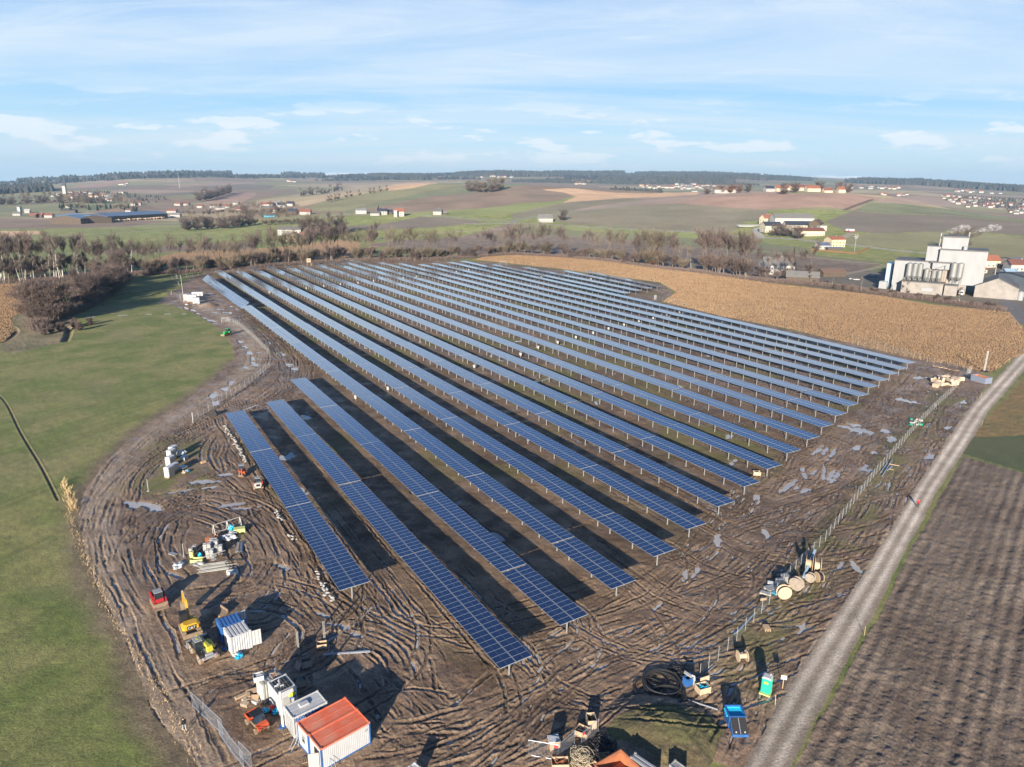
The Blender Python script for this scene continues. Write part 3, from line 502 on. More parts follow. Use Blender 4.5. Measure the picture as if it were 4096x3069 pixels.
    col[i] = mud * (1 - gf) + (np.array((.15, .16, .045)) * (1 - t) + np.array((.17, .155, .065)) * t) * gf
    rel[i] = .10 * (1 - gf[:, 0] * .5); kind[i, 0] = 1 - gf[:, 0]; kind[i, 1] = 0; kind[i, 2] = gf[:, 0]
    # greenpatch again over the mud (the mound at the bottom) and the road
    for nm, pts, fl in PATCH:
        if nm == 'greenpatch': paint(inside(Xw, Yw, poly_xy(pts)), nm)
    rd = inside(X + wx * .22, Y + wy * .22, ROAD); i = np.nonzero(rd)[0]; x, y = X[i], Y[i]
    dl = seg_dist(x, y, np.array([g('O', *p) for p in ROAD_L])); dr = seg_dist(x, y, np.array([g('O', *p) for p in ROAD_R])); u = dl / (dl + dr + 1e-6)
    t = np.clip((fbm(x, y, 2.5, 5, 61) - .5) * 2 + .5, 0, 1)[:, None]; wh = np.exp(-((u - .27) / .13) ** 2) + np.exp(-((u - .72) / .13) ** 2)
    wh = np.clip(wh * (.55 + .6 * fbm(x, y, 9, 3, 62)), 0, 1)[:, None]
    nearmud = np.clip((120 - np.hypot(x, y)) / 40, 0, 1)[:, None] * .65
    col[i] = (np.array((.36, .285, .215)) * (1 - wh) + np.array((.80, .70, .58)) * wh) * (.85 + .25 * t) * (1 - .35 * nearmud)
    rel[i] = .03; kind[i] = (0.25, 0, 0)
    # lanes and roads across the plain
    for pts, wd, c_ in LANES:
        P = np.array([T(*px(*p)) for p in pts]); P = spline(P, 25)
        b = (X > P[:, 0].min() - 20) & (X < P[:, 0].max() + 20) & (Y > P[:, 1].min() - 20) & (Y < P[:, 1].max() + 20); j = np.nonzero(b)[0]
        if len(j) == 0: continue
        dd = seg_dist(X[j], Y[j], P); j = j[dd < wd / 2]; col[j] = c_; rel[j] = .0; kind[j] = 0
    return col, rel, kind
LANES = [([('C', -400, 640), ('C', 250, 640), ('C', 850, 678), ('C', 1650, 718), ('C', 2209, 760), ('D', 440, 795), ('D', 700, 815), ('D', 1220, 880), ('D', 1720, 915), ('D', 2300, 970)], 7, (.34, .32, .30)),
 ([('B', 1500, 568), ('B', 2209, 618), ('C', 0, 612), ('C', 360, 556), ('C', 700, 510), ('C', 900, 480), ('C', 1200, 425), ('C', 1600, 395)], 7, (.27, .26, .25)),
 ([('B', 570, 580), ('B', 800, 555), ('B', 1000, 560)], 6, (.4, .38, .34)), ([('B', 1300, 572), ('B', 1500, 568)], 6, (.4, .38, .34)),
 ([('B', 1420, 740), ('B', 1700, 710), ('B', 2209, 680), ('C', 0, 680), ('C', 250, 645)], 5, (.40, .36, .29)), ([('C', 1400, 830), ('C', 2000, 865), ('D', 300, 920), ('D', 980, 990)], 4, (.33, .27, .20)),
 ([('A', 0, 768), ('A', 900, 722), ('A', 1580, 680), ('A', 2209, 660)], 5, (.33, .30, .25)), ([('C', 2160, 760), ('C', 2100, 690), ('C', 2150, 670)], 8, (.42, .40, .37)),
 ([('B', 400, 800), ('B', 700, 785), ('B', 1100, 775)], 4, (.42, .37, .29)), ([('A', 740, 1445), ('A', 1200, 1425), ('A', 1600, 1420)], .8, (.45, .43, .36)),
 ([('D', 660, 1075), ('D', 980, 1010), ('D', 1200, 1000)], 5, (.30, .24, .18)), ([('D', 2209, 1500), ('D', 2080, 1330), ('D', 2000, 1230), ('D', 1950, 1150), ('D', 2100, 1010), ('D', 2250, 980)], 8, (.16, .15, .15)),
 ([('A', 1700, 465), ('A', 2000, 480), ('A', 2209, 470)], 6, (.4, .37, .3)), ([('D', 660, 520), ('D', 760, 480), ('D', 900, 430)], 7, (.13, .10, .07)), ([('D', 640, 760), ('D', 720, 720)], 8, (.35, .3, .24))]
def rut_at(x, y):
    x, y = x + (fbm(x, y, .9, 3, 201) - .5) * .42, y + (fbm(x, y, .9, 3, 202) - .5) * .42
    fx = (x - TX0) / TS; fy = (y - TY0) / TS; ok = (fx > 1) & (fx < TW - 2) & (fy > 1) & (fy < TH - 2); r = np.zeros(len(x)); fx, fy = fx[ok], fy[ok]
    i, j = fx.astype(int), fy.astype(int); u, v = fx - i, fy - j
    r[ok] = (rutH[j, i] * (1 - u) + rutH[j, i + 1] * u) * (1 - v) + (rutH[j + 1, i] * (1 - u) + rutH[j + 1, i + 1] * u) * v
    return r

def build_ground():
    q0, q1 = g('O', 1700, 1500), g('O', 2100, 890); PR = math.atan2((q1 - q0)[0], (q1 - q0)[1])
    az0, az1 = az_of(-160, 1534), az_of(4260, 1534); az0, az1 = min(az0, az_of(-160, 3100)), max(az1, az_of(4260, 3100))
    azs = np.concatenate([np.linspace(-math.pi, az0, 30)[:-1], np.linspace(az0, az1, 1500), np.linspace(az1, math.pi, 30)[1:]])
    th = np.linspace(R(49.5), R(8.4), 700); r1 = H / np.tan(th); r2 = [r1[-1]]
    while r2[-1] < 11500: r2.append(r2[-1] * (1.0068 if r2[-1] < 4000 else 1.02))
    rs = np.concatenate([[2.0, 20.0], r1, r2[1:]]); nA, nR = len(azs), len(rs)
    A_, R_ = np.meshgrid(azs, rs); X = (np.sin(A_) * R_).ravel(); Y = (np.cos(A_) * R_).ravel()
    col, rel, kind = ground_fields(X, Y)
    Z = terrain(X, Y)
    D = np.hypot(X, Y); nf = D < 1300; i = np.nonzero(nf)[0]; x, y = X[i], Y[i]
    z = rel[i] * (fbm(x, y, 1.3, 4, 71, .6) - .5) * 2
    z += np.where(kind[i, 1] > .5, np.sin(((x * math.cos(PR) - y * math.sin(PR))) * 2 * math.pi / 1.9 + 5 * fbm(x, y, 30, 3, 77)) * .05 + (fbm(x, y, .8, 4, 78, .7) - .5) * .30, 0)
    mk = kind[i, 0]; ru = rut_at(x, y); near = np.clip((400 - D[i]) / 150, 0, 1)
    ms = inside(x, y, SITE).astype(float)
    lump = fbm(x, y, .9, 4, 73, .65) - .5; rg = 1 - np.abs(fbm(x, y, 2.2, 3, 74) - .5) * 5; hl = seg_dist(x, y, spline(np.array([g('O', *p) for p in WEST]), 4)); sm = np.clip((hl - 2.5) / 3, .5, 1); z += mk * near * (lump * .17 + np.clip(rg, 0, 1) * .05) * sm; ru = ru * sm
    z += ru * ms * (.9 + .9 * (fbm(x, y, .7, 2, 75) - .5)); z += ms * ((fbm(x, y, 16, 3, 79) - .5) * .22 + .02)
    for hx, hy, a_, b_, an in pit:
        near_ = (np.abs(x - hx) < a_ * 2) & (np.abs(y - hy) < a_ * 2); j = np.nonzero(near_)[0]
        if len(j) == 0: continue
        dx, dy = x[j] - hx, y[j] - hy; u = (dx * math.cos(an) + dy * math.sin(an)) / a_; v = (-dx * math.sin(an) + dy * math.cos(an)) / b_
        q = u * u + v * v + (fbm(x[j], y[j], 1.1, 4, 81) - .5) * 2.6; s_ = np.clip((1.25 - q) / .8, 0, 1); z[j] = z[j] * (1 - s_ * .9) + s_ * -.22 * ms[j]
    # mounds: the earth heap at the bottom, spoil at the substation, ditch banks
    for (k_, x0, y0), rr, hh in ((('Q', 1390, 1020), 7.6, 1.8), (('A', 1800, 1345), 5, 1.6), (('A', 1420, 1240), 8, 1.2), (('V', 1400, 1560), 3, .3)):
        c_ = g(k_, x0, y0); q = np.hypot(x - c_[0], y - c_[1]) / rr; z += hh * np.clip(1 - q * q, 0, 1) ** 1.2 * (.8 + .4 * fbm(x, y, 3, 3, 83))
    for pts, wd, dp in DITCH:
        P = spline(np.array([g(*p) for p in pts]), 2); dd = seg_dist(x, y, P); s_ = np.clip(1 - (dd / wd) ** 2, 0, 1); z -= dp * s_; z += .08 * np.exp(-((dd - wd * 1.3) / (wd * .35)) ** 2)
        j = i[dd < wd * .8]; col[j] = col[j] * .3 + np.array((.13, .10, .065)) * .7
        j = i[(dd >= wd * .8) & (dd < wd * 1.7)]; col[j] = col[j] * .75 + np.array((.26, .205, .12)) * .25
    Z[i] += z
    wetk = np.clip((-.04 - z) / .12, 0, 1)[:, None] * ms[:, None]; col[i] = col[i] * (1 - .38 * wetk)
    # the deepest mud is dark and wet
    s_ = np.clip(-ru * 5, 0, 1)[:, None] * mk[:, None]; col[i] = col[i] * (1 - .45 * s_)
    s_ = np.clip(ru * 9, 0, 1)[:, None] * mk[:, None]; col[i] = col[i] * (1 - s_) + np.array((.36, .26, .175)) * s_
    Fq = []
    a_ = np.arange(nA - 1); idx = (np.arange(nR - 1)[:, None] * nA + a_[None]).ravel()
    Fq = np.c_[idx, idx + nA, idx + nA + 1, idx + 1]
    m = bpy.data.materials.new('ground_material'); m.use_nodes = True; t = m.node_tree; t.nodes.clear(); N, Lk = nt(t)
    o = N('ShaderNodeOutputMaterial'); p = N('ShaderNodeBsdfPrincipled', i_Roughness=.85); Lk(p.outputs[0], o.inputs[0]); p.inputs['Specular IOR Level'].default_value = .5
    va = N('ShaderNodeVertexColor', layer_name='albedo'); vk = N('ShaderNodeVertexColor', layer_name='ground_kind'); sp_ = N('ShaderNodeSeparateColor'); Lk(vk.outputs[0], sp_.inputs[0])
    tcn = N('ShaderNodeTexCoord'); n1 = N('ShaderNodeTexNoise', i_Scale=3.2, i_Detail=8.0, i_Roughness=.80); Lk(tcn.outputs['Object'], n1.inputs[0])
    n2 = N('ShaderNodeTexNoise', i_Scale=.23, i_Detail=6.0, i_Roughness=.7); Lk(tcn.outputs['Object'], n2.inputs[0])
    r1_ = N('ShaderNodeMapRange', i_1=.34, i_2=.66, i_3=.52, i_4=1.52); Lk(n1.outputs[0], r1_.inputs[0]); r2_ = N('ShaderNodeMapRange', i_1=.3, i_2=.7, i_3=.85, i_4=1.16); Lk(n2.outputs[0], r2_.inputs[0])
    mu = N('ShaderNodeMath', operation='MULTIPLY'); Lk(r1_.outputs[0], mu.inputs[0]); Lk(r2_.outputs[0], mu.inputs[1])
    hs = N('ShaderNodeHueSaturation'); Lk(va.outputs[0], hs.inputs['Color']); Lk(mu.outputs[0], hs.inputs['Value']); Lk(hs.outputs[0], p.inputs['Base Color'])
    wet = N('ShaderNodeMapRange', i_1=.42, i_2=.60, i_3=.80, i_4=.30); Lk(n2.outputs[0], wet.inputs[0])
    mxr = N('ShaderNodeMix'); Lk(sp_.outputs[0], mxr.inputs[0]); mxr.inputs[2].default_value = .9; Lk(wet.outputs[0], mxr.inputs[3]); Lk(mxr.outputs[0], p.inputs['Roughness'])
    bn = N('ShaderNodeBump', i_Strength=1.0, i_Distance=.16); Lk(n1.outputs[0], bn.inputs['Height']); Lk(bn.outputs[0], p.inputs['Normal'])
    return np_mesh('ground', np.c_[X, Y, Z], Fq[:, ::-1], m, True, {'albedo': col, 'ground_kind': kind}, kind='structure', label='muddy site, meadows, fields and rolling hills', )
BELTS = [[('A', -60, 1155), ('A', 400, 1135), ('A', 800, 1110), ('A', 1100, 1085), ('A', 1500, 1065), ('A', 2209, 1015), ('B', 520, 975), ('B', 900, 960), ('B', 1600, 945), ('B', 2209, 905)], [('C', 0, 905), ('C', 400, 925), ('C', 800, 960), ('C', 1250, 1020), ('C', 1650, 1065), ('C', 2209, 1140), ('D', 400, 1165), ('D', 1000, 1250), ('D', 1400, 1300), ('D', 2000, 1385)]]
DITCH = [([('O', -20, 840), ('O', 12, 870), ('O', 45, 935), ('O', 90, 1010), ('O', 125, 1080)], .32, .14),
         ([('A', 90, 1450), ('A', 60, 1500), ('A', 130, 1570), ('A', 20, 1657)], 1.5, .7), ([('A', 300, 1480), ('A', 560, 1520), ('A', 590, 1580), ('A', 560, 1650)], 1.5, .9)]
ground = build_ground()
water_m = mat('muddy_water', (.50, .475, .44), rough=.07, spec=.6, var=.25, vscale=.15, bump=.004, bscale=1.5)
def sheet(name, P, z, m, **k):
    mb = MB(); n = len(P); mb.add([(x, y, z) for x, y in P], [list(range(n))], m); return mb.build(name, **k)
sheet('puddle_water', SITE, -.155, water_m, kind='structure', label='grey puddles lying in the ruts of the site')

# ------------------------------------------------------------------ solar tables
def cell_material():
    m = bpy.data.materials.new('solar_cells'); m.use_nodes = True; t = m.node_tree; t.nodes.clear(); N, Lk = nt(t)
    o = N('ShaderNodeOutputMaterial'); p = N('ShaderNodeBsdfPrincipled', i_Roughness=.11); Lk(p.outputs[0], o.inputs[0])
    p.inputs['IOR'].default_value = 2.05; p.inputs['Coat Weight'].default_value = 1.0; p.inputs['Coat IOR'].default_value = 1.6; p.inputs['Coat Roughness'].default_value = .06
    tcn = N('ShaderNodeTexCoord'); s_ = N('ShaderNodeSeparateXYZ'); Lk(tcn.outputs['Object'], s_.inputs[0])
    fs = []
    for ax, per in ((0, .189), (1, .0945)):                # faint wires between the cells
        a_ = N('ShaderNodeMath', operation='DIVIDE', i_1=per); Lk(s_.outputs[ax], a_.inputs[0]); b_ = N('ShaderNodeMath', operation='FRACT'); Lk(a_.outputs[0], b_.inputs[0])
        c_ = N('ShaderNodeMath', operation='LESS_THAN', i_1=.045); Lk(b_.outputs[0], c_.inputs[0]); fs.append(c_.outputs[0])
    mx_ = N('ShaderNodeMath', operation='MAXIMUM'); Lk(fs[0], mx_.inputs[0]); Lk(fs[1], mx_.inputs[1])
    sc_ = N('ShaderNodeMath', operation='MULTIPLY', i_1=.10); Lk(mx_.outputs[0], sc_.inputs[0])
    n = N('ShaderNodeTexNoise', i_Scale=.45, i_Detail=3.0); Lk(tcn.outputs['Object'], n.inputs[0])
    cm = N('ShaderNodeMixRGB'); Lk(n.outputs[0], cm.inputs[0]); cm.inputs[1].default_value = (.005, .013, .055, 1); cm.inputs[2].default_value = (.009, .022, .08, 1)
    c2 = N('ShaderNodeMixRGB'); Lk(sc_.outputs[0], c2.inputs[0]); Lk(cm.outputs[0], c2.inputs[1]); c2.inputs[2].default_value = (.22, .27, .36, 1); Lk(c2.outputs[0], p.inputs['Base Color'])
    return m
M_CELL = cell_material()
M_ALU = mat('aluminium_frame', (.38, .42, .48), rough=.38, metal=.35, spec=.6)
M_GALV = mat('galvanised_steel', (.44, .45, .45), rough=.5, metal=.45, var=.25, vscale=6)
M_BACK = mat('module_back', (.10, .10, .11), rough=.6)
TILT = R(1.0); MW, ML, GAP, HB = 1.112, 2.278, .014, 2.85     # module along the row, module up the slope, gap, height of the middle
def module_mb(mb, x, y):                                   # one framed module on the table plane, x along the row, y up the slope
    w_, l_, f_ = MW - GAP, ML - GAP, .022; x0, x1, y0, y1 = x, x + w_, y, y + l_
    mb.box(((x0 + x1) / 2, y0 + f_ / 2, .02), (w_, f_, .04), M_ALU); mb.box(((x0 + x1) / 2, y1 - f_ / 2, .02), (w_, f_, .04), M_ALU)
    mb.box((x0 + f_ / 2, (y0 + y1) / 2, .02), (f_, l_ - 2 * f_, .04), M_ALU); mb.box((x1 - f_ / 2, (y0 + y1) / 2, .02), (f_, l_ - 2 * f_, .04), M_ALU)
    ym = (y0 + y1) / 2
    for a_, b_ in ((y0 + f_, ym - .007), (ym + .007, y1 - f_)): mb.quad((x0 + f_, a_, .033), (x1 - f_, a_, .033), (x1 - f_, b_, .033), (x0 + f_, b_, .033), M_CELL)
    mb.quad((x0 + f_, ym - .007, .0345), (x1 - f_, ym - .007, .0345), (x1 - f_, ym + .007, .0345), (x0 + f_, ym + .007, .0345), M_ALU)
    mb.quad((x0 + f_, y0 + f_, .012), (x0 + f_, y1 - f_, .012), (x1 - f_, y1 - f_, .012), (x1 - f_, y0 + f_, .012), M_BACK)
def slope(mb, tilt=TILT, z=HB, start=0):                   # tilt everything added since start about the row axis
    c_, s_ = math.cos(tilt), math.sin(tilt)
    for i in range(start, len(mb.v)):
        x, y, zz = mb.v[i]; mb.v[i] = (x, y * c_ - zz * s_, z + y * s_ + zz * c_)
def post_xs(n): return [1.6, 7.8, 14.0] if n == 14 else [1.6, 7.2, 12.8, 18.4, 24.0, 29.5]
def post_mb(mb, x=0.0, tilt=TILT):
    z = HB - .22
    mb.box((x, 0, z / 2 - .3), (.07, .16, z + .6), M_GALV); mb.box((x - .055, 0, z / 2 - .3), (.04, .20, z + .6), M_GALV)
    mb.box((x, 0, HB - .22), (.16, .42, .22), M_GALV)
def purlins_mb(mb, n, tilt=TILT):
    s_ = len(mb.v)
    mb.box((n * MW / 2, 0, -.10), (n * MW + .06, .13, .15), M_GALV)
    for i in range(n + 1): mb.box((min(max(i * MW, .05), n * MW - .05), 0, -.03), (.05, 2.6, .045), M_GALV)
    for x in (.0, n * MW - .03): mb.box((x + .015, 0, -.02), (.03, 2 * ML + .1, .05), M_ALU)
    slope(mb, tilt, HB, s_)
def modules_all(mb, n, tilt=TILT):
    s_ = len(mb.v)
    for i in range(n):
        for y in (-ML - .05, .05): module_mb(mb, i * MW, y)
    slope(mb, tilt, HB, s_)
def coarse_table(n, tilt=TILT):                            # the same table as one mesh, for where it shows a few pixels high
    mb = MB(); modules_all(mb, n, tilt); purlins_mb(mb, n, tilt)
    for x in post_xs(n): post_mb(mb, x, tilt)
    return mb.mesh('solar_table')
tiltsteep = R(38)
ME = {(n, tl): coarse_table(n, tl) for n in (14, 28) for tl in (TILT, tiltsteep)}
mbm = MB(); module_mb(mbm, 0, 0); ME_MOD = mbm.mesh('solar_module')
mbp = MB(); post_mb(mbp); ME_POST = mbp.mesh('post')
ME_PUR = {}; ME_ARR = {}
for n in (14, 28):
    q = MB(); purlins_mb(q, n); ME_PUR[n] = q.mesh('purlins'); q = MB(); modules_all(q, n); ME_ARR[n] = q.mesh('module_array')
def child(name, me, par, loc=(0, 0, 0), rot=(0, 0, 0)):
    o = bpy.data.objects.new(name, me); C.objects.link(o); o.parent = par; o.location = loc; o.rotation_euler = rot; return o
ORD = ['first', 'second', 'third', 'fourth', 'fifth', 'sixth', 'seventh', 'eighth', 'ninth', 'tenth', 'eleventh', 'twelfth', 'thirteenth', 'fourteenth', 'fifteenth', 'sixteenth', 'seventeenth', 'eighteenth', 'nineteenth', 'twentieth', 'twenty-first', 'twenty-second', 'twenty-third', 'twenty-fourth']
tabs = {}
def place_table(k, j, last, p0, p1, s0, s1, n, steep=False):
    p0 += 2.34; p1 += 2.34; a_, b_ = survey(p0, s0, HB), survey(p1, s1, HB); d = a_ - b_; Ln = math.hypot(*d); rz = math.atan2(d[1], d[0])
    # local x runs from the far end to the near end, so local +y is the uphill side facing away from the sun
    nl = n * MW; sx = (Ln - .30) / nl
    c_ = (a_ + b_) / 2; w0 = survey((p0 + p1) / 2 - 2, (s0 + s1) / 2, HB); w1 = survey((p0 + p1) / 2 + 2, (s0 + s1) / 2, HB); u = np.array([math.sin(-rz), math.cos(rz)])
    sy = abs((w1 - w0) @ np.array([-math.sin(rz), math.cos(rz)])) / 4.0; sy = min(max(sy, .85), 1.2)
    near = math.hypot(*c_) < 150 ; vis = 'standing' 
    lab = f'{"steeply tilted" if steep else ("short" if n == 14 else "long")} solar table, {ORD[j]} from the near end of the {ORD[k - 1]} row'
    kw = dict(label=lab, category='solar table', group='solar tables in parallel rows')
    if not near:
        o = bpy.data.objects.new('solar_table', ME[(n, tiltsteep if steep else TILT)]); C.objects.link(o)
    else:
        o = bpy.data.objects.new('solar_table', None); C.objects.link(o)
        if k <= 4 and math.hypot(*c_) < 112:
            ct, st = math.cos(TILT), math.sin(TILT)
            for i in range(n):
                for y in (-ML - .05, .05): child('solar_module', ME_MOD, o, (i * MW, y * ct, HB + y * st), (TILT, 0, 0))
        else: child('module_array', ME_ARR[n], o)
        child('purlins', ME_PUR[n], o)
        for x in post_xs(n): child('post', ME_POST, o, (x, 0, 0))
    for kk, v in kw.items(): o[kk] = v
    jit = random.gauss(0, .04)
    o.location = (b_[0] + d[0] / Ln * .15, b_[1] + d[1] / Ln * .15, jit - (.35 if steep else 0)); o.rotation_euler = (random.gauss(0, .004), random.gauss(0, .0012), rz); o.scale = (sx, sy, 1)
    tabs[(k, j)] = o
for k, (pn, pf, t0, ls) in ROWS.items():
    tot = sum(L32 if l == 32 else L16 for l in ls); s = 0
    for j, l in enumerate(ls):
        Lm = L32 if l == 32 else L16; f0, f1_ = s / tot, (s + Lm) / tot
        place_table(k, j, j == len(ls) - 1, pn + (pf - pn) * f0, pn + (pf - pn) * f1_, t0 + s, t0 + s + Lm, 28 if l == 32 else 14); s += Lm
for j in range(4):                                          # the far end of the fourth row stands steeper and nearer its neighbour's edge
    pa, pb = 57.4 - 2.2 * j / 4, 57.4 - 2.2 * (j + 1) / 4; place_table(4, 10 + j, False, pa, pb, 353.5 + 31.6 * j, 353.5 + 31.6 * (j + 1), 28, True)

# ------------------------------------------------------------------ materials of the site
WHITE = mat('white_paint', (.50, .51, .52), rough=.45, var=.14, vscale=1.2, spec=.4); OFFW = mat('weathered_white', (.42, .42, .40), rough=.6, var=.2, vscale=1.0)
ORANGE = mat('orange_red_roof', (.62, .10, .035), rough=.55, var=.45, var2=(.66, .30, .20), vscale=.55); BLUE = mat('blue_paint', (.03, .13, .38), rough=.45, var=.25, vscale=1.5)
BLUER = mat('blue_roof_paint', (.05, .16, .42), rough=.5, var=.3, vscale=1.2); SKYB = mat('light_blue_steel', (.34, .47, .60), rough=.4, metal=.2); DARK = mat('dark_rubber', (.022, .022, .024), rough=.75, var=.3)
BLACK = mat('black_plastic', (.018, .018, .02), rough=.5); GLASS = mat('dark_glass', (.02, .03, .04), rough=.08, spec=.8, coat=.5); YEL = mat('machine_yellow', (.60, .35, .03), rough=.42, var=.15, coat=.2)
LIMEY = mat('lime_yellow_paint', (.55, .50, .05), rough=.42, var=.15); RED = mat('machine_red', (.42, .025, .03), rough=.4, var=.15); ORR = mat('tractor_orange', (.58, .10, .04), rough=.45, var=.15)
GREEN = mat('tractor_green', (.04, .38, .09), rough=.45); MINT = mat('mint_green_plastic', (.02, .40, .29), rough=.45); MUDM = mat('dried_mud', (.27, .20, .14), rough=.9, var=.35, vscale=3, bump=.02, bscale=6)
WOOD = mat('pale_wood', (.46, .34, .23), rough=.75, var=.25, vscale=2, streak=(1, 8, 1)); WOODG = mat('grey_wood', (.34, .29, .24), rough=.85, var=.3, vscale=2, streak=(1, 8, 1)); PLY = mat('plywood', (.50, .40, .28), rough=.7, var=.12)
CARD = mat('cardboard', (.52, .36, .23), rough=.85, var=.2, rand=.15); CARDL = mat('pale_cardboard', (.50, .40, .30), rough=.85, var=.15, rand=.12); FOIL = mat('grey_shrink_wrap', (.55, .58, .60), rough=.35, var=.2, vscale=3, bump=.03, bscale=3)
SACK = mat('white_sacking', (.46, .46, .45), rough=.8, var=.25, vscale=3, bump=.02, rand=.12); TARPB = mat('bright_blue_plastic', (.02, .42, .68), rough=.4, bump=.05, bscale=4); TARPY = mat('yellow_green_tarp', (.55, .58, .22), rough=.6, bump=.02)
STEEL = mat('scratched_steel', (.50, .50, .48), rough=.45, metal=.5, var=.3); CONC = mat('concrete', (.46, .44, .40), rough=.85, var=.2, vscale=1.5); RUST = mat('rusty_steel', (.42, .15, .06), rough=.8, var=.5, var2=(.30, .12, .07), vscale=1.2)
HOSE = mat('black_hose', (.03, .03, .033), rough=.55); ROPE = mat('tan_rope', (.42, .36, .26), rough=.8); GREYP = mat('grey_plastic', (.30, .31, .33), rough=.5); SKIN = mat('skin', (.55, .33, .24), rough=.6); HAIRM = mat('dark_hair', (.04, .03, .02), rough=.8)
LOGOY = mat('logo_yellow', (.72, .78, .05), rough=.5); LOGOB = mat('logo_blue', (.03, .12, .45), rough=.5); REDSIGN = mat('red_sign', (.7, .04, .06), rough=.5)

def ang(key, p, q): a_, b_ = g(key, *p), g(key, *q); return math.atan2(b_[1] - a_[1], b_[0] - a_[0])
def gz(xy): return 0.03
def put(name, key, x, y, rz=0.0, z=.03, **k): a_ = g(key, x, y, z); return empty(name, (a_[0], a_[1], z), rz, **k)
def roofbox(key, cs, h):                                   # four roof corners in order -> centre, turn, length, width
    P = [g(key, *c, h) for c in cs]; c_ = sum(P) / 4; u = (P[1] - P[0] + P[2] - P[3]) / 2; v = (P[3] - P[0] + P[2] - P[1]) / 2
    return c_, math.atan2(u[1], u[0]), math.hypot(*u), math.hypot(*v)
def corr(mb, L_, Hh, y, z0, m, pitch=.28, dep=.04, axis='x', x0=None):  # corrugated sheet standing along x (or along y)
    n = max(3, int(L_ / pitch)); vs = []; 
    for i in range(n + 1):
        for k, (f_, o_) in enumerate(((0, 0), (.3, 0), (.5, dep), (.8, dep))):
            if i == n and k > 0: break
            a_ = -L_ / 2 + (i + f_) * L_ / n
            for zz in (z0, z0 + Hh): vs.append((a_, y + o_, zz) if axis == 'x' else (y + o_, a_, zz))
    fs = [[2 * i, 2 * i + 2, 2 * i + 3, 2 * i + 1] for i in range(len(vs) // 2 - 1)]; mb.add(vs, fs, m)
def container(label, key, cs, h, wall, roof, group=None, doors=None, roofcorr=False, trim=None, panelled=False, cat='container', name='shipping_container', plain=False):
    c_, rz, Lc, Wc = roofbox(key, cs, h); o = empty(name, (c_[0], c_[1], .0), rz, label=label, category=cat, group=group); x, y = Lc / 2, Wc / 2
    w_ = MB(); w_.box((0, 0, h / 2 + .02), (Lc - .16, Wc - .16, h - .22), wall)
    if not plain:
        pit_ = .28 if not panelled else .22; dp = .05 if not panelled else .012
        for s_ in (-1, 1): corr(w_, Lc - .3, h - .36, s_ * (y - .045) - dp / 2, .18, wall, pit_, dp); corr(w_, Wc - .3, h - .36, s_ * (x - .045) - dp / 2, .18, wall, pit_, dp, 'y')
    w_.build('wall', o)
    f_ = MB(); t_ = trim or wall
    for sx in (-1, 1):
        for sy in (-1, 1): f_.box((sx * (x - .08), sy * (y - .08), h / 2), (.16, .16, h - .02), t_)
    for sy in (-1, 1): f_.box((0, sy * (y - .06), .1), (Lc - .34, .12, .18), t_)
    for sx in (-1, 1): f_.box((sx * (x - .06), 0, .1), (.12, Wc - .34, .18), t_)
    f_.build('frame', o)
    r_ = MB(); r_.box((0, 0, h - .03), (Lc - .02, Wc - .02, .1), roof)
    if roofcorr:
        n = int(Lc / .42)
        for i in range(n): r_.box((-x + (i + .5) * Lc / n, 0, h + .045), (Lc / n * .5, Wc - .3, .05), roof)
    else:
        for sy in (-1, 1): r_.box((0, sy * (y - .06), h + .05), (Lc, .1, .08), roof)
        for sx in (-1, 1): r_.box((sx * (x - .06), 0, h + .05), (.1, Wc - .2, .08), roof)
        r_.box((0, 0, h + .03), (Lc - .4, .06, .03), roof)
    for sx in (-1, 1):
        for sy in (-1, 1): r_.box((sx * (x - .09), sy * (y - .09), h + .07), (.2, .2, .13), roof)
    r_.build('roof', o); return o, Lc, Wc
def door_leaf(par, hx, hy, rz, w_, h_, m, z=.2):
    mb = MB(); mb.box((w_ / 2, 0, h_ / 2 + z), (w_, .06, h_), m)
    for s_ in (.3, .7): mb.cyl((w_ * s_, -.06, z + .1), (w_ * s_, -.06, z + h_ - .1), .02, GALV)
    for s_ in (.15, .5, .85): mb.box((w_ / 2, -.045, z + h_ * s_), (w_ - .1, .03, .05), m)
    o = mb.build('door', par); o.location = (hx, hy, 0); o.rotation_euler = (0, 0, rz); return o
GALV = M_GALV
def text_mesh(s_, size, m, ext=.01, name='lettering'):
    cu = bpy.data.curves.new(name, 'FONT'); cu.body = s_; cu.size = size; cu.extrude = ext; cu.align_x = 'CENTER'; cu.align_y = 'CENTER'
    cu.offset = size * .018; o = bpy.data.objects.new(name, cu); C.objects.link(o); dg = bpy.context.evaluated_depsgraph_get(); me = bpy.data.meshes.new_from_object(o.evaluated_get(dg)); bpy.data.objects.remove(o)
    me.materials.clear(); me.materials.append(m); return me

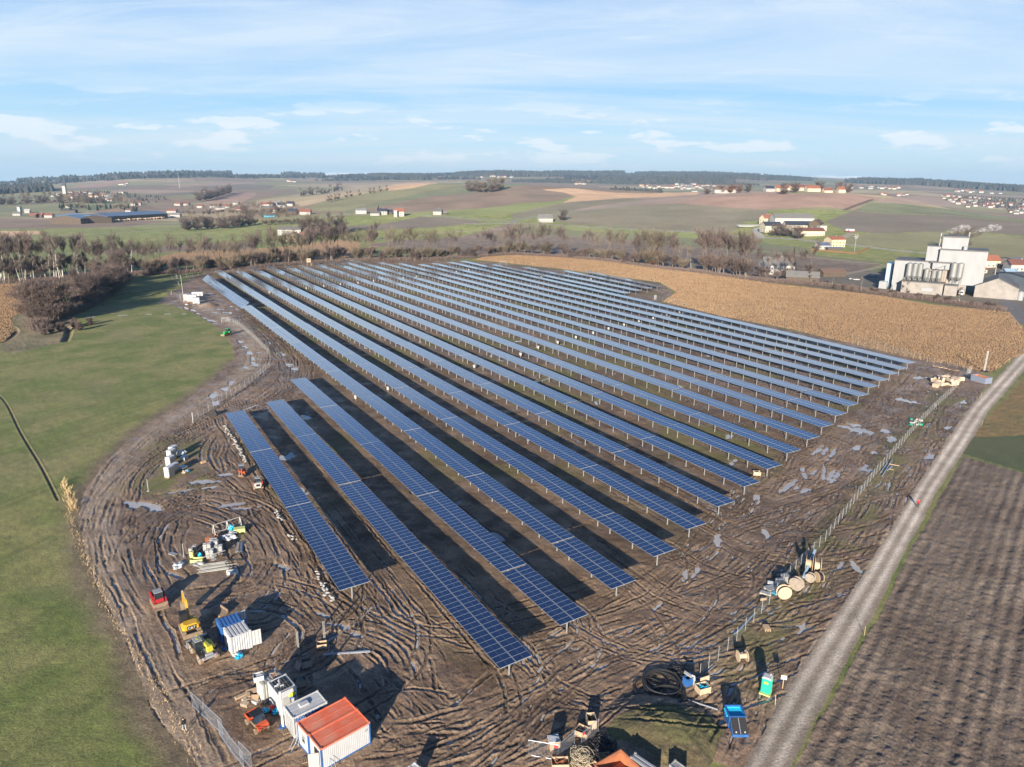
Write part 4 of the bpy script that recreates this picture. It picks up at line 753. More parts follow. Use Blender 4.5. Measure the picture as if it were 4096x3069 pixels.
# ------------------------------------------------------------------ the site compound
o1, Lc, Wc = container('orange roofed white site cabin beside the lettered container, row of two', 'P', ((765, 1190), (1285, 910), (1412, 1040), (887, 1318)), 2.75, WHITE, ORANGE, trim=BLUE, panelled=True, cat='site cabin', name='site_cabin')
q = MB(); q.box((-Lc / 2 - .02, -.25, 1.55), (.07, .75, .8), WHITE); q.box((-Lc / 2 - .045, -.25, 1.55), (.06, .58, .62), GLASS); wq = q.build('window', o1)
o2, Lc, Wc = container('orange roofed white site cabin with open door and ladder, front one of two', 'P', ((889, 1321), (1414, 1043), (1557, 1180), (1026, 1477)), 2.75, WHITE, ORANGE, trim=BLUE, panelled=True, cat='site cabin', name='site_cabin')
door_leaf(o2, -Lc / 2 - .06, -Wc / 2 + .35, R(150), 1.1, 2.1, OFFW, .15); q = MB(); q.box((-Lc / 2 - .03, -Wc / 2 + .9, 1.25), (.05, 1.05, 2.05), GLASS); q.build('doorway_shade_plate', o2)  # dark plate on the wall stands in for shade inside the open doorway
q = MB(); q.box((Lc / 2 - .6, -Wc / 2 - .03, 2.1), (.28, .03, .22), WHITE); q.box((Lc / 2 - .6, -Wc / 2 - .05, 2.06), (.2, .02, .05), BLACK); q.build('sign', o2)
def ladder(loc, rz, ln, lean, label):
    o = empty('ladder', loc, rz, label=label, category='ladder', group='aluminium ladders at the site cabins'); q = MB()
    c_, s_ = math.cos(lean), math.sin(lean)
    for sx in (-.22, .22): q.tube([(sx, 0, .02), (sx, ln * s_, ln * c_)], .035, M_ALU, 4)
    q.build('rail', o); q = MB()
    for i in range(int(ln / .3)): t = .2 + i * .3; q.tube([(-.22, t * s_, t * c_), (.22, t * s_, t * c_)], .02, M_ALU, 4)
    q.build('rung', o); q = MB()
    for sx in (-.2, .2): q.tube([(sx, -.9, .02), (sx, ln * s_ * .9, ln * c_ * .9)], .03, M_ALU, 4)
    q.build('support_leg', o); return o
a_ = g('P', 1148, 1640); ladder((a_[0], a_[1], 0), ang('P', (1040, 1650), (1575, 1385)) - .15, 2.5, R(18), 'aluminium step ladder standing before the long wall of the orange roofed cabin')
a_ = g('P', 770, 1425); ladder((a_[0], a_[1], 0), ang('P', (620, 1230), (760, 1320)) , 1.7, R(15), 'small step ladder between lettered container and orange roofed cabin')
o3, Lc, Wc = container('white container with blue lettering and roof hatch beside orange roofed cabin', 'P', ((617, 1020), (985, 840), (1102, 962), (733, 1135)), 2.6, WHITE, WHITE, panelled=True, plain=True)
q = MB(); q.box((-.15, .1, 2.73), (1.15, .8, .22), WHITE, bev=.08); q.build('roof_hatch', o3)
q = MB(); q.box((Lc / 2 - .95, -Wc / 2 - .035, 1.85), (1.1, .06, .75), BLACK, bev=.02); q.box((Lc / 2 - .95, -Wc / 2 - .068, 1.85), (.95, .02, .6), GLASS); q.build('window', o3)
q = MB()
for i in range(4): q.box((-Lc / 2 - .03, -Wc / 2 + .3 + i * .55, 1.25), (.05, .06, 2.3), GALV)
q.build('door_bar', o3)
for s_, zz, sz in (('NWCOMP', 2.2, .66), ('SOLAR', 1.45, .62)):
    tm = bpy.data.objects.new('lettering', text_mesh(s_, sz, LOGOB)); C.objects.link(tm); tm.parent = o3; tm.location = (-Lc / 2 + 1.75, -Wc / 2 - .05, zz); tm.rotation_euler = (R(90), 0, 0)
o4, Lc, Wc = container('tall white power container with solar modules on its roof', 'P', ((435, 762), (637, 668), (778, 792), (588, 880)), 2.95, WHITE, WHITE, plain=True)
q = MB(); q.box((0, 0, 3.07), (Lc * .72, Wc * .72, .05), BLACK)
for i in range(1, 5): q.box((-Lc * .36 + Lc * .72 * i / 5, 0, 3.1), (.02, Wc * .72, .02), STEEL)
q.box((0, 0, 3.1), (Lc * .72, .02, .02), STEEL); q.build('solar_modules', o4)
q = MB(); q.tube([(0.55 + .42 * math.cos(t * math.pi / 12), -Wc / 2 - .03, 2.2 + .26 * math.sin(t * math.pi / 12)) for t in range(24)], .03, LOGOY, 4, close=True)
q.add([(.55, -Wc / 2 - .035, 2.2)] + [(.55 + .42 * math.cos(t * math.pi / 12), -Wc / 2 - .035, 2.2 + .26 * math.sin(t * math.pi / 12)) for t in range(24)], [[0, i + 1, (i + 1) % 24 + 1] for i in range(24)], LOGOY)
q.box((.6, -Wc / 2 - .02, 1.9), (.85, .03, .3), LOGOB); q.build('logo', o4)
q = MB(); q.box((-.2, -Wc / 2 - .01, 1.2), (.9, .04, 2.0), OFFW); q.build('door', o4)
o5, Lc, Wc = container('white container with boxes and planks on its roof behind power container', 'P', ((298, 712), (545, 607), (612, 664), (430, 778)), 2.6, OFFW, STEEL, roofcorr=True)
a_ = g('P', 360, 715, 2.75); o = empty('roof_box', (a_[0], a_[1], 2.72), .45, label='white plastic tub standing on the roof of the rearmost container', category='tub'); q = MB(); q.box((0, 0, .05), (1.15, .95, .08), WHITE)
for sx, sy, dx, dy in ((.55, 0, .05, .95), (-.55, 0, .05, .95), (0, .45, 1.05, .05), (0, -.45, 1.05, .05)): q.box((sx, sy, .36), (dx, dy, .62), WHITE)
q.build('tub_wall', o); q = MB(); q.box((.1, 0, .35), (.6, .5, .5), FOIL, rz=.4); q.build('lining', o)
for i, (x, y) in enumerate(((500, 655), (530, 672), (545, 668))):
    a_ = g('P', x, y, 2.75); q = MB(); q.box((0, 0, .05), (1.3 - i * .2, .18, .06), (WOODG, RUST, WOOD)[i]); q.build('plank', loc=(a_[0], a_[1], 2.76 + i * .08), rz=.3 + i * .9, label=('grey', 'rust brown', 'pale')[i] + ' plank lying on the rearmost container roof', category='plank')
# light mast
o = put('light_mast', 'P', 622, 1225, .2, label='tall white floodlight mast in front of the power container', category='floodlight mast')
q = MB(); q.box((0, 0, 2.4), (.26, .26, 4.8), WHITE, taper=.8); q.build('mast', o); q = MB(); q.box((0, 0, .06), (.9, .7, .12), BLUE); q.build('base', o); q = MB(); q.cyl((0, 0, 4.8), (0, 0, 5.5), .05, BLACK, 8); q.build('rod', o)
for i, (dx, dy, dz) in enumerate(((-.3, 0, 5.45), (.3, 0, 5.45), (0, -.2, 5.9), (0, .2, 6.05))):
    q = MB(); q.box((dx, dy, dz), (.42, .16, .3), WHITE, rx=R(-25), rz=i * .5, bev=.04); q.box((dx, dy - .1, dz - .03), (.34, .03, .22), GLASS, rx=R(-25), rz=i * .5); q.build('floodlight', o)
# cardboard and pallets
def boxy(name, key, x, y, d, rz, m, label, cat, group=None, z=0, tilt=0, open_=False, parent=None):
    a_ = g(key, x, y, d[2] * .4); q = MB()
    if open_:
        t = .04; q.box((0, 0, t / 2 + .06), (d[0] - .1, d[1] - .1, t), m)
        for sx in (-1, 1): q.box((sx * (d[0] / 2 - t / 2), 0, d[2] / 2 + .06), (t, d[1], d[2]), m)
        for sy in (-1, 1): q.box((0, sy * (d[1] / 2 - t / 2), d[2] / 2 + .06), (d[0] - 2 * t, t, d[2]), m)
        for sx in (-1, 1): q.box((sx * (d[0] / 2 - .12), 0, .03), (.1, d[1] - .02, .055), m)
    else: q.box((0, 0, d[2] / 2), d, m, rx=tilt, bev=.03)
    return q.build(name, loc=(a_[0], a_[1], z), rz=rz, label=label, category=cat, group=group)
for i, (x, y, sx, sy, sz, rz) in enumerate(((205, 880, 2.2, .5, .3, .75), (285, 860, 1.2, .8, .5, .5), (300, 930, 1.4, .9, .45, .1), (228, 940, .8, .7, .5, .9), (215, 985, .9, .6, .45, -.3), (335, 955, .7, .6, .3, 1.2), (250, 905, .9, .5, .6, 2))):
    boxy('cardboard_box', 'P', x, y, (sx, sy, sz), rz, (WOOD, CARD, CARD, CARDL, CARDL, FOIL, CARD)[i], ('long flattened', 'crushed brown', 'wide brown', 'pale open', 'small pale', 'foil wrapped', 'upright brown')[i] + ' cardboard box dumped left of the power container', 'cardboard box', tilt=.15 * (i % 3))
def pallet(key, x, y, rz, label, m=WOODG, z=0, n=1, s=(1.2, .8), tilt=0):
    a_ = g(key, x, y, z); o = empty('pallet', (a_[0], a_[1], z + .02), rz, label=label, category='pallet')
    q = MB()
    for j in range(n):
        for i in range(6): q.box((-s[0] / 2 + (i + .5) * s[0] / 6, 0, .13 + j * .15), (s[0] / 6 * .62, s[1], .025), m)
    q.build('deck_boards', o); q = MB()
    for j in range(n):
        for sy in (-1, 0, 1): q.box((0, sy * (s[1] / 2 - .06), .06 + j * .15), (s[0], .1, .1), m)
    q.build('runners', o); o.rotation_euler.x = tilt; return o
pallet('P', 672, 1275, .5, 'muddy pallet lying at the end of the lettered container', MUDM); pallet('P', 880, 1582, .45, 'muddy pallet lying by the open cabin door', MUDM); pallet('S', 858, 770, 1.55, 'stack of pale pallets right of the fence', WOOD, n=3)
def crate(key, x, y, d, rz, m, label, inner=None, gap=False):
    a_ = g(key, x, y, .3); o = empty('wooden_crate', (a_[0], a_[1], .02), rz, label=label, category='crate')
    q = MB(); q.box((0, 0, .16), (d[0] - .06, d[1] - .06, .04), m); 
    for sx in (-1, 1): q.box((sx * d[0] / 2, 0, .15 + d[2] / 2), (.03, d[1], d[2]), m)
    for sy in (-1, 1): q.box((0, sy * d[1] / 2, .15 + d[2] / 2), (d[0] - .04, .03, d[2]), m)
    q.build('side_boards', o); q = MB()
    for sx in (-1, 1):
        for sy in (-1, 1): q.box((sx * (d[0] / 2 - .1), sy * (d[1] / 2 + .03), .1 + d[2] / 2), (.1, .03, d[2] + .15), m)
    for sx in (-1, 0, 1): q.box((sx * (d[0] / 2 - .1), 0, .06), (.1, d[1], .12), m)
    q.build('battens', o)
    if inner: 
        q = MB(); r_ = random.Random(int(x))
        for i in range(14): t = [(r_.uniform(-.4, .4) * d[0], r_.uniform(-.4, .4) * d[1], r_.uniform(.25, .2 + d[2])) for _ in range(3)]; q.tube(t, .04, inner, 4)
        q.build('contents', o)
    return o
crate('K', 1740, 1068, (1.25, .85, .6), .25, WOOD, 'small pale wooden crate at the foot of two steel posts'); crate('K', 1602, 1235, (1.2, 1.0, .95), .45, WOODG, 'grey wooden crate with its lid leaning beside')
a_ = g('K', 1530, 1255, .3); q = MB(); q.box((0, 0, .45), (.06, 1.0, .9), WOODG, ry=R(28)); q.build('crate_lid', loc=(a_[0], a_[1], 0), rz=.9, label='grey crate lid leaning against the grey crate', category='crate lid')
crate('K', 1545, 1405, (1.5, 1.0, .9), .42, WOODG, 'slatted grey crate behind the power container', STEEL)
crate('BB', 565, 150, (1.0, 1.3, 1.1), .1, PLY, 'ply crate with black lining behind mesh fence, top one', HOSE); crate('BB', 498, 225, (1.5, 1.2, .7), -.5, WOOD, 'open wooden crate full of cable ends inside mesh fence', HOSE)
crate('BB', 270, 320, (1.15, 1.0, 1.2), .2, WOOD, 'tall slatted crate with grey lid by the end of the mesh fence', FOIL); a_ = g('BB', 268, 275, 1.3); q = MB(); q.box((0, 0, .05), (1.25, 1.1, .1), FOIL, bev=.03); q.build('crate_lid', loc=(a_[0], a_[1], 1.38), rz=.2, label='grey sheet lid lying on the tall slatted crate', category='crate lid')
crate('BB', 318, 478, (1.8, 1.1, .7), .05, WOOD, 'long pale crate of scrap at the photo bottom edge', RUST); crate('BB', 672, 430, (1.2, .8, .6), .15, WOOD, 'pale crate against the rusty open container', CARD); crate('BB', 590, 490, (.8, .7, .4), .6, WOOD, 'small pale crate at the very bottom beside tan rope heap')
crate('S', 388, 1215, (1.55, 1.15, .8), .35, PLY, 'open plywood crate holding blue foil beside the fence', TARPB)
a_ = g('S', 412, 1165, .8); q = MB(); q.box((0, 0, .6), (.04, 1.4, 1.2), PLY, ry=R(6)); q.build('crate_lid', loc=(a_[0], a_[1] + .5, .1), rz=2.0, label='plywood lid standing upright on the plywood crate', category='crate lid')
crate('V', 350, 1372, (1.5, .9, .75), -.1, PLY, 'pale crate of black parts under the ninth row end', BLACK)
# beams, posts, rods, pipes
def beam(key, p, q_, w_, h_, m, label, cat, z=.12, z2=None, group=None, name='steel_beam'):
    a_, b_ = g(key, *p), g(key, *q_); L_ = math.hypot(*(b_ - a_)); o = MB(); o.box((0, 0, 0), (L_, w_, h_), m); o.box((0, 0, h_ / 2 + .01), (L_ - .06, w_ * .3, .02), GREYP if m is M_ALU else m)
    r_ = o.build(name, loc=((a_[0] + b_[0]) / 2, (a_[1] + b_[1]) / 2, z), rz=math.atan2(b_[1] - a_[1], b_[0] - a_[0]), label=label, category=cat, group=group)
    if z2: r_.rotation_euler.y = -math.atan2(z2 - z, L_); r_.location.z = (z + z2) / 2
    return r_
beam('K', (1752, 1152), (2168, 1122), .34, .14, M_ALU, 'long white aluminium channel lying left of the second row end', 'channel')
beam('Q', (1525, 730), (1790, 815), .14, .12, M_ALU, 'white square tube lying right of the black cable coils', 'tube'); beam('Q', (1680, 540), (1755, 478), .12, .08, STEEL, 'grey plank of steel lying through the fence foot, first of two', 'steel strip'); beam('Q', (1700, 548), (1765, 492), .12, .08, STEEL, 'grey plank of steel lying along the fence foot, second of two', 'steel strip')
for i, (p, q_) in enumerate((((622, 808), (765, 655)), ((635, 800), (755, 668)), ((650, 792), (768, 662)))): beam('S', p, q_, .10, .08, SKYB, ('left', 'middle', 'right')[i] + ' one of three light blue rails lying on the fence line', 'rail', z=.1 + .05 * i, group='light blue rails on the fence line')
for i, (p, q_, m_) in enumerate((((1720, 1355), (1800, 1235), SKYB), ((1735, 1400), (1848, 1215), SKYB), ((1790, 1340), (1845, 1290), SKYB), ((1810, 1268), (1925, 1292), WOOD), ((1810, 1325), (1860, 1338), WOOD))): beam('V', p, q_, .14, .12, m_, ('shortest dark blue', 'longest blue', 'small blue', 'long wooden', 'short wooden')[i] + ' pole lying across the right fence', 'pole', z=.1 + i * .04)
for i, (x0, y0, x1, y1) in enumerate(((1757, 1022, 1752, 885), (1768, 1022, 1766, 885), (1530, 1150, 1518, 975), (1540, 1150, 1530, 975))):
    a_ = g('K', x0, y0); q = MB(); hh = 3.0 if i < 2 else 3.6; q.box((0, 0, hh / 2), (.06, .14, hh), GALV); q.box((.05, 0, hh / 2), (.05, .05, hh), GALV); q.build('steel_post', loc=(a_[0], a_[1], 0), rz=.3, label=('left', 'right')[i % 2] + ' galvanised post of the pair ' + ('behind the small pale crate' if i < 2 else 'right of the white container'), category='post', group='loose galvanised posts standing in mud')
a_, b_, c_ = g('K', 1785, 990), g('K', 1840, 850), g('K', 1945, 760); q = MB(); q.tube([(a_[0], a_[1], .1), (b_[0], b_[1], .12), (c_[0], c_[1], .1)], .06, WOODG, 6); q.build('bent_pipe', label='bent grey pipe lying above the small pale crate', category='pipe')
# --- blue and white ten foot containers
ob, Lc, Wc = container('blue container with rusty roof spots behind the white one', 'M', ((1190, 632), (1540, 505), (1690, 640), (1325, 752)), 2.55, BLUE, BLUER, roofcorr=True)
door_leaf(ob, Lc / 2 + .04, Wc / 2, R(20), 1.15, 2.2, FOIL); door_leaf(ob, Lc / 2 + .04, -Wc / 2 + .05, R(48), 1.1, 2.2, BLUER)
ow, Lc, Wc = container('small white container with its end door swung open, in front of blue one', 'K', ((858, 915), (1040, 852), (1124, 930), (937, 1004)), 2.55, WHITE, WHITE, roofcorr=True)
door_leaf(ow, Lc / 2 + .05, -Wc / 2 + .08, R(-8), 1.15, 2.2, WHITE)
def heap(key, x, y, r_, h_, m, label, cat, name, n=5, seed=1, z=0):
    a_ = g(key, x, y, h_ * .4); rr = random.Random(seed); me = bpy.data.meshes.new(name); bm = bmesh.new(); bmesh.ops.create_icosphere(bm, subdivisions=3, radius=1)
    ph = [rr.uniform(0, 6) for _ in range(6)]
    for v in bm.verts:
        k = 1 + .22 * math.sin(v.co.x * 4 + ph[0]) * math.sin(v.co.y * 5 + ph[1]) + .15 * math.sin(v.co.z * 7 + ph[2] + v.co.x * 6) + rr.uniform(-.05, .05)
        v.co = Vector((v.co.x * r_ * k, v.co.y * r_ * .75 * k, max(0, v.co.z * .5 + .5) * h_ * k))
    bm.to_mesh(me); bm.free(); me.materials.append(m); o = bpy.data.objects.new(name, me); C.objects.link(o); o.location = (a_[0], a_[1], z); o.rotation_euler.z = rr.uniform(0, 3)
    return tag(o, label, cat)
heap('M', 1600, 1235, .55, .5, TARPB, 'bright blue plastic bag by the front of the white container', 'bag', 'plastic_bag', seed=2); heap('M', 1565, 1205, .5, .5, SACK, 'white rubbish bag touching the blue one', 'bag', 'plastic_bag', seed=3); heap('M', 1380, 1100, .5, .3, BLUE, 'dark blue bag by the corner of the white container', 'bag', 'plastic_bag', seed=4)
# --- machines
def wheel(par, x, y, z, r_, w_, hub=STEEL, tyre=MUDM, axis='y'):
    q = MB(); n = 22
    prof_ = [(-w_ / 2, r_ * .6), (-w_ / 2, r_ * .92), (-w_ * .38, r_), (w_ * .38, r_), (w_ / 2, r_ * .92), (w_ / 2, r_ * .6)]
    vs = []; 
    for i in range(n):
        t = 2 * math.pi * i / n; lug = 1.0 + (.035 if i % 2 else 0)
        for yy, rr in prof_: vs.append((rr * lug * math.cos(t), yy, rr * lug * math.sin(t)))
    m_ = len(prof_); fs = [[i * m_ + k, ((i + 1) % n) * m_ + k, ((i + 1) % n) * m_ + (k + 1) % m_, i * m_ + (k + 1) % m_] for i in range(n) for k in range(m_)]
    q.add(vs, fs, tyre); o = q.build('wheel', par); o.location = (x, y, z)
    h_ = MB(); h_.cyl((0, -w_ * .42, 0), (0, w_ * .42, 0), r_ * .6, hub, 14); h_.cyl((0, -w_ * .5, 0), (0, w_ * .5, 0), r_ * .2, DARK, 8); h_.build('rim', o); return o
def trackbelt(par, y, L_, h_, w_):
    q = MB(); P = [(-L_ / 2 + h_ * .4, 0), (L_ / 2 - h_ * .4, 0), (L_ / 2, h_ * .35), (L_ / 2 - h_ * .1, h_ * .8), (L_ / 2 - h_ * .5, h_), (-L_ / 2 + h_ * .5, h_), (-L_ / 2 + h_ * .1, h_ * .8), (-L_ / 2, h_ * .35)]
    q.prism(P, 'y', y - w_ / 2, y + w_ / 2, MUDM)
    for i in range(int(L_ / .2)): q.box((-L_ / 2 + .3 + i * .2 * (L_ - .6) / (L_ - .2), y, h_ + .02), (.07, w_, .05), MUDM)
    q.build('crawler_track', par)
def skid_loader(key, x, y, rz, label, body, rear, bucket=True):
    o = put('track_loader', key, x, y, rz, label=label, category='track loader')
    for s_ in (-1, 1): trackbelt(o, s_ * .78, 2.5, .62, .38)
    q = MB(); q.prism([(-1.35, .35), (.9, .35), (1.05, .8), (.7, 1.2), (-1.2, 1.45), (-1.5, 1.2), (-1.55, .5)], 'y', -.55, .55, rear); q.build('chassis', o)
    q = MB(); q.box((-1.1, 0, 1.15), (.95, 1.5, .72), rear, bev=.12); q.box((-1.59, 0, 1.1), (.05, .75, .45), BLACK); q.build('engine_hood', o)
    q = MB(); q.prism([(-.65, 1.1), (.75, 1.0), (.7, 2.05), (-.5, 2.12)], 'y', -.52, .52, GLASS)
    for sy in (-.53, .53): q.tube([(-.65, sy, 1.1), (-.5, sy, 2.12), (.7, sy, 2.05), (.75, sy, 1.0)], .06, BLACK, 4)
    q.build('cab', o); q = MB(); q.box((.1, 0, 2.14), (1.25, 1.12, .09), GREYP, bev=.03); q.build('cab_roof', o)
    for s_ in (-1, 1):
        q = MB(); q.prism([(-1.5, 1.25), (-1.3, 1.75), (-.9, 1.72), (.6, 1.15), (1.25, .55), (1.5, .25), (1.25, .2), (.9, .75), (-.9, 1.35)], 'y', s_ * .82 - .1, s_ * .82 + .1, body); q.build('lift_arm', o)
    if bucket:
        q = MB(); q.prism([(1.3, .12), (2.05, .05), (1.95, .12), (1.42, .2), (1.4, .7), (1.25, .75)], 'y', -.95, .95, MUDM); q.build('bucket', o)
    return o
skid_loader('M', 275, 350, ang('M', (215, 190), (360, 460)), 'red compact track loader with grey cab roof at the haul road', RED, RED)
skid_loader('L', 575, 735, ang('L', (580, 800), (545, 520)), 'red and white compact track loader beside the first row', RED, OFFW)
# excavator: rear towards the camera, boom reaching away
o = put('excavator', 'M', 790, 790, ang('M', (830, 820), (680, 470)), label='yellow crawler excavator with white letters on a black rear plate', category='excavator')
for s_ in (-1, 1): trackbelt(o, s_ * .95, 3.3, .7, .48)
q = MB(); q.box((-1.95, 0, .35), (.12, 2.5, .6), MUDM); q.build('dozer_blade', o)
q = MB(); q.box((-.9, 0, 1.35), (1.7, 2.35, .95), YEL, bev=.28); q.box((.5, -.35, 1.15), (1.5, 1.5, .6), YEL, bev=.1); q.cyl((0, 0, .6), (0, 0, .9), .6, BLACK, 16); q.build('housing', o)
q = MB(); q.prism([(-.1, 1.2), (1.35, 1.1), (1.45, 1.9), (1.1, 2.65), (0, 2.7)], 'y', .1, 1.08, BLACK); q.prism([(0, 1.6), (1.3, 1.5), (1.35, 1.9), (1.05, 2.5), (.1, 2.55)], 'y', .08, 1.1, GLASS); q.box((.5, .6, 2.72), (1.15, 1.0, .07), BLACK, bev=.03); q.build('cab', o)
q = MB(); q.prism([(.9, 1.2), (1.3, 1.1), (2.6, 3.0), (3.9, 3.6), (3.8, 3.9), (2.2, 3.4)], 'y', -.35, -.05, YEL); q.build('boom', o)
q = MB(); q.prism([(3.7, 3.3), (4.0, 4.05), (4.3, 3.9), (4.75, 1.9), (4.5, 1.8)], 'y', -.33, -.07, YEL); q.build('dipper_arm', o)
q = MB(); q.tube([(1.5, -.2, 1.5), (2.7, -.2, 3.0)], .09, STEEL, 8); q.tube([(2.4, -.2, 3.6), (3.8, -.2, 4.15)], .09, STEEL, 8); q.build('cylinder', o)
q = MB(); q.prism([(4.4, 1.9), (4.8, 2.0), (4.85, 1.3), (4.4, .8), (3.8, .75), (4.2, 1.2)], 'y', -.65, .25, MUDM); q.build('bucket', o)
q = MB(); q.box((-1.77, 0, 1.42), (.03, 1.15, .58), BLACK); pl = q.build('plate', o)
tm = bpy.data.objects.new('lettering', text_mesh('CAT', .5, WHITE)); C.objects.link(tm); tm.parent = pl; tm.location = (-1.80, 0, 1.42); tm.rotation_euler = (R(90), 0, R(-90))
q = MB(); tv = [(-1.805, .17, 1.24), (-1.805, -.17, 1.24), (-1.805, 0, 1.36)]; q.add(tv, [[0, 1, 2]], YEL); q.build('emblem', pl)
# telehandler
o = put('telehandler', 'M', 1030, 1200, ang('M', (1130, 1330), (900, 1030)), label='lime yellow telehandler with a wide bucket beside the containers', category='telehandler')
q = MB(); q.box((0, 0, 1.05), (4.3, 1.1, .6), GREYP, bev=.1); q.box((-.3, -.72, 1.35), (2.3, .75, .85), LIMEY, bev=.22); q.build('chassis', o)
for sx in (-1.45, 1.45):
    for sy in (-1.0, 1.0): wheel(o, sx, sy, .68, .68, .5, OFFW, MUDM)
for sx in (-1.45, 1.45):
    for sy in (-1.0, 1.0): q = MB(); q.prism([(sx - .8, 1.2), (sx - .5, 1.5), (sx + .5, 1.5), (sx + .8, 1.2), (sx + .7, 1.2), (sx + .45, 1.42), (sx - .45, 1.42), (sx - .7, 1.2)], 'y', sy - .28, sy + .28, DARK); q.build('fender', o)
q = MB(); q.prism([(-.65, 1.2), (1.05, 1.1), (1.1, 1.7), (.75, 2.55), (-.55, 2.6)], 'y', .2, 1.15, GLASS)
for sy in (.18, 1.17): q.tube([(-.65, sy, 1.2), (-.55, sy, 2.6), (.75, sy, 2.55), (1.1, sy, 1.7), (1.05, sy, 1.1)], .06, BLACK, 4)
q.build('cab', o); q = MB(); q.box((.1, .68, 2.64), (1.35, .95, .1), GREYP, bev=.03); q.box((.1, .68, 2.7), (.4, .3, .04), LIMEY); q.build('cab_roof', o)
q = MB(); q.box((.1, -.08, 1.9), (4.7, .42, .5), LIMEY, ry=R(9), bev=.05); q.box((-2.1, -.08, 2.1), (.5, .75, .8), LIMEY, bev=.06); q.build('boom', o)
q = MB(); q.prism([(2.5, .15), (3.6, .1), (3.5, .2), (2.7, .3), (2.55, 1.0), (2.9, 1.15), (2.4, 1.1)], 'y', -1.35, 1.35, STEEL); q.build('bucket', o)
q = MB(); q.box((-2.3, 0, 1.0), (.3, 1.9, .35), GREYP, bev=.05); q.box((-2.46, .75, 1.1), (.03, .2, .12), RED); q.box((-2.46, -.75, 1.1), (.03, .2, .12), RED); q.build('rear_bumper', o)
q = MB(); q.prism([(-.7, .1), (.5, .1), (.75, .35), (.7, .8), (.6, .8), (.6, .45), (-.6, .3)], 'y', -.95, .95, MUDM); a_ = g('M', 1290, 520); q.build('loose_bucket', loc=(a_[0], a_[1], 0), rz=.9, label='loose digger bucket lying behind the blue container', category='digger bucket')
# orange mini excavator
o = put('mini_excavator', 'L', 305, 520, ang('L', (310, 430), (290, 590)), label='orange mini excavator with grey canopy near the first row', category='mini excavator')
for s_ in (-1, 1): trackbelt(o, s_ * .6, 2.0, .5, .3)
q = MB(); q.box((-.35, 0, .95), (1.2, 1.4, .6), ORR, bev=.15); q.box((.55, .35, .85), (.7, .6, .5), ORR, bev=.1); q.build('housing', o)
q = MB(); q.prism([(-.6, 1.1), (.45, 1.0), (.5, 1.5), (.35, 2.25), (-.5, 2.25)], 'y', -.55, .45, GLASS); q.build('cab', o); q = MB(); q.box((-.05, -.05, 2.3), (1.15, 1.15, .08), GREYP, bev=.03); q.build('cab_roof', o)
q = MB(); q.prism([(.7, .9), (.95, .85), (1.5, 1.7), (2.1, 1.5), (2.15, 1.65), (1.4, 2.0)], 'y', -.12, .1, ORR); q.build('boom', o); q = MB(); q.prism([(2.0, 1.65), (2.2, 1.6), (2.0, .6), (1.85, .6)], 'y', -.1, .08, ORR); q.build('dipper_arm', o); q = MB(); q.prism([(1.9, .7), (2.1, .6), (1.9, .25), (1.5, .3)], 'y', -.3, .28, MUDM); q.build('bucket', o); q = MB(); q.box((1.15, 0, .3), (.08, 1.5, .35), MUDM); q.build('dozer_blade', o)
# red utility buggy
o = put('utility_vehicle', 'P', 350, 1215, ang('P', (260, 1120), (420, 1290)), label='muddy red utility buggy with dark canopy beside the light mast', category='utility vehicle')
for sx in (-1.05, 1.05):
    for sy in (-.7, .7): wheel(o, sx, sy, .36, .36, .28, MUDM, MUDM)
q = MB(); q.box((0, 0, .5), (2.9, 1.1, .28), MUDM, bev=.06); q.build('chassis', o); q = MB(); q.prism([(.75, .55), (1.55, .5), (1.6, .8), (1.35, 1.0), (.8, 1.12)], 'y', -.62, .62, ORR); q.build('bonnet', o)
q = MB(); [q.box((-1.0, s_ * .68, .98), (1.15, .05, .4), ORR) for s_ in (-1, 1)]; q.box((-1.55, 0, .98), (.05, 1.35, .4), ORR); q.box((-.45, 0, .98), (.05, 1.35, .4), ORR); q.box((-1.0, 0, .8), (1.15, 1.3, .05), BLACK); q.build('cargo_bed', o)
q = MB(); q.box((.0, 0, 1.85), (1.25, 1.3, .07), BLACK, bev=.03); q.build('canopy', o); q = MB()
for sx, sx2 in ((-.5, -.5), (.95, .5)):
    for sy in (-.6, .6): q.tube([(sx, sy, .8), (sx2, sy, 1.82)], .035, BLACK, 6)
q.quad((.93, -.58, 1.1), (.93, .58, 1.1), (.55, .58, 1.8), (.55, -.58, 1.8), GLASS); q.build('roll_cage', o); q = MB(); q.box((.05, -.32, .9), (.45, .5, .4), BLACK, bev=.08); q.box((.05, .32, .9), (.45, .5, .4), BLACK, bev=.08); q.build('seat', o)
q = MB(); q.tube([(1.6, -.5, .4), (1.75, -.5, .8), (1.75, .5, .8), (1.6, .5, .4)], .04, MUDM, 6); q.build('bull_bar', o)
for i, (x, y, m_, lb) in enumerate(((445, 1050, TARPB, 'teal'), (500, 1040, RED, 'red and blue'), (545, 1065, TARPB, 'dark teal'))): heap('P', x, y, .5, .55, m_, lb + ' bundle of tools lying between the buggy and the power container', 'bundle', 'tool_bundle', seed=20 + i)
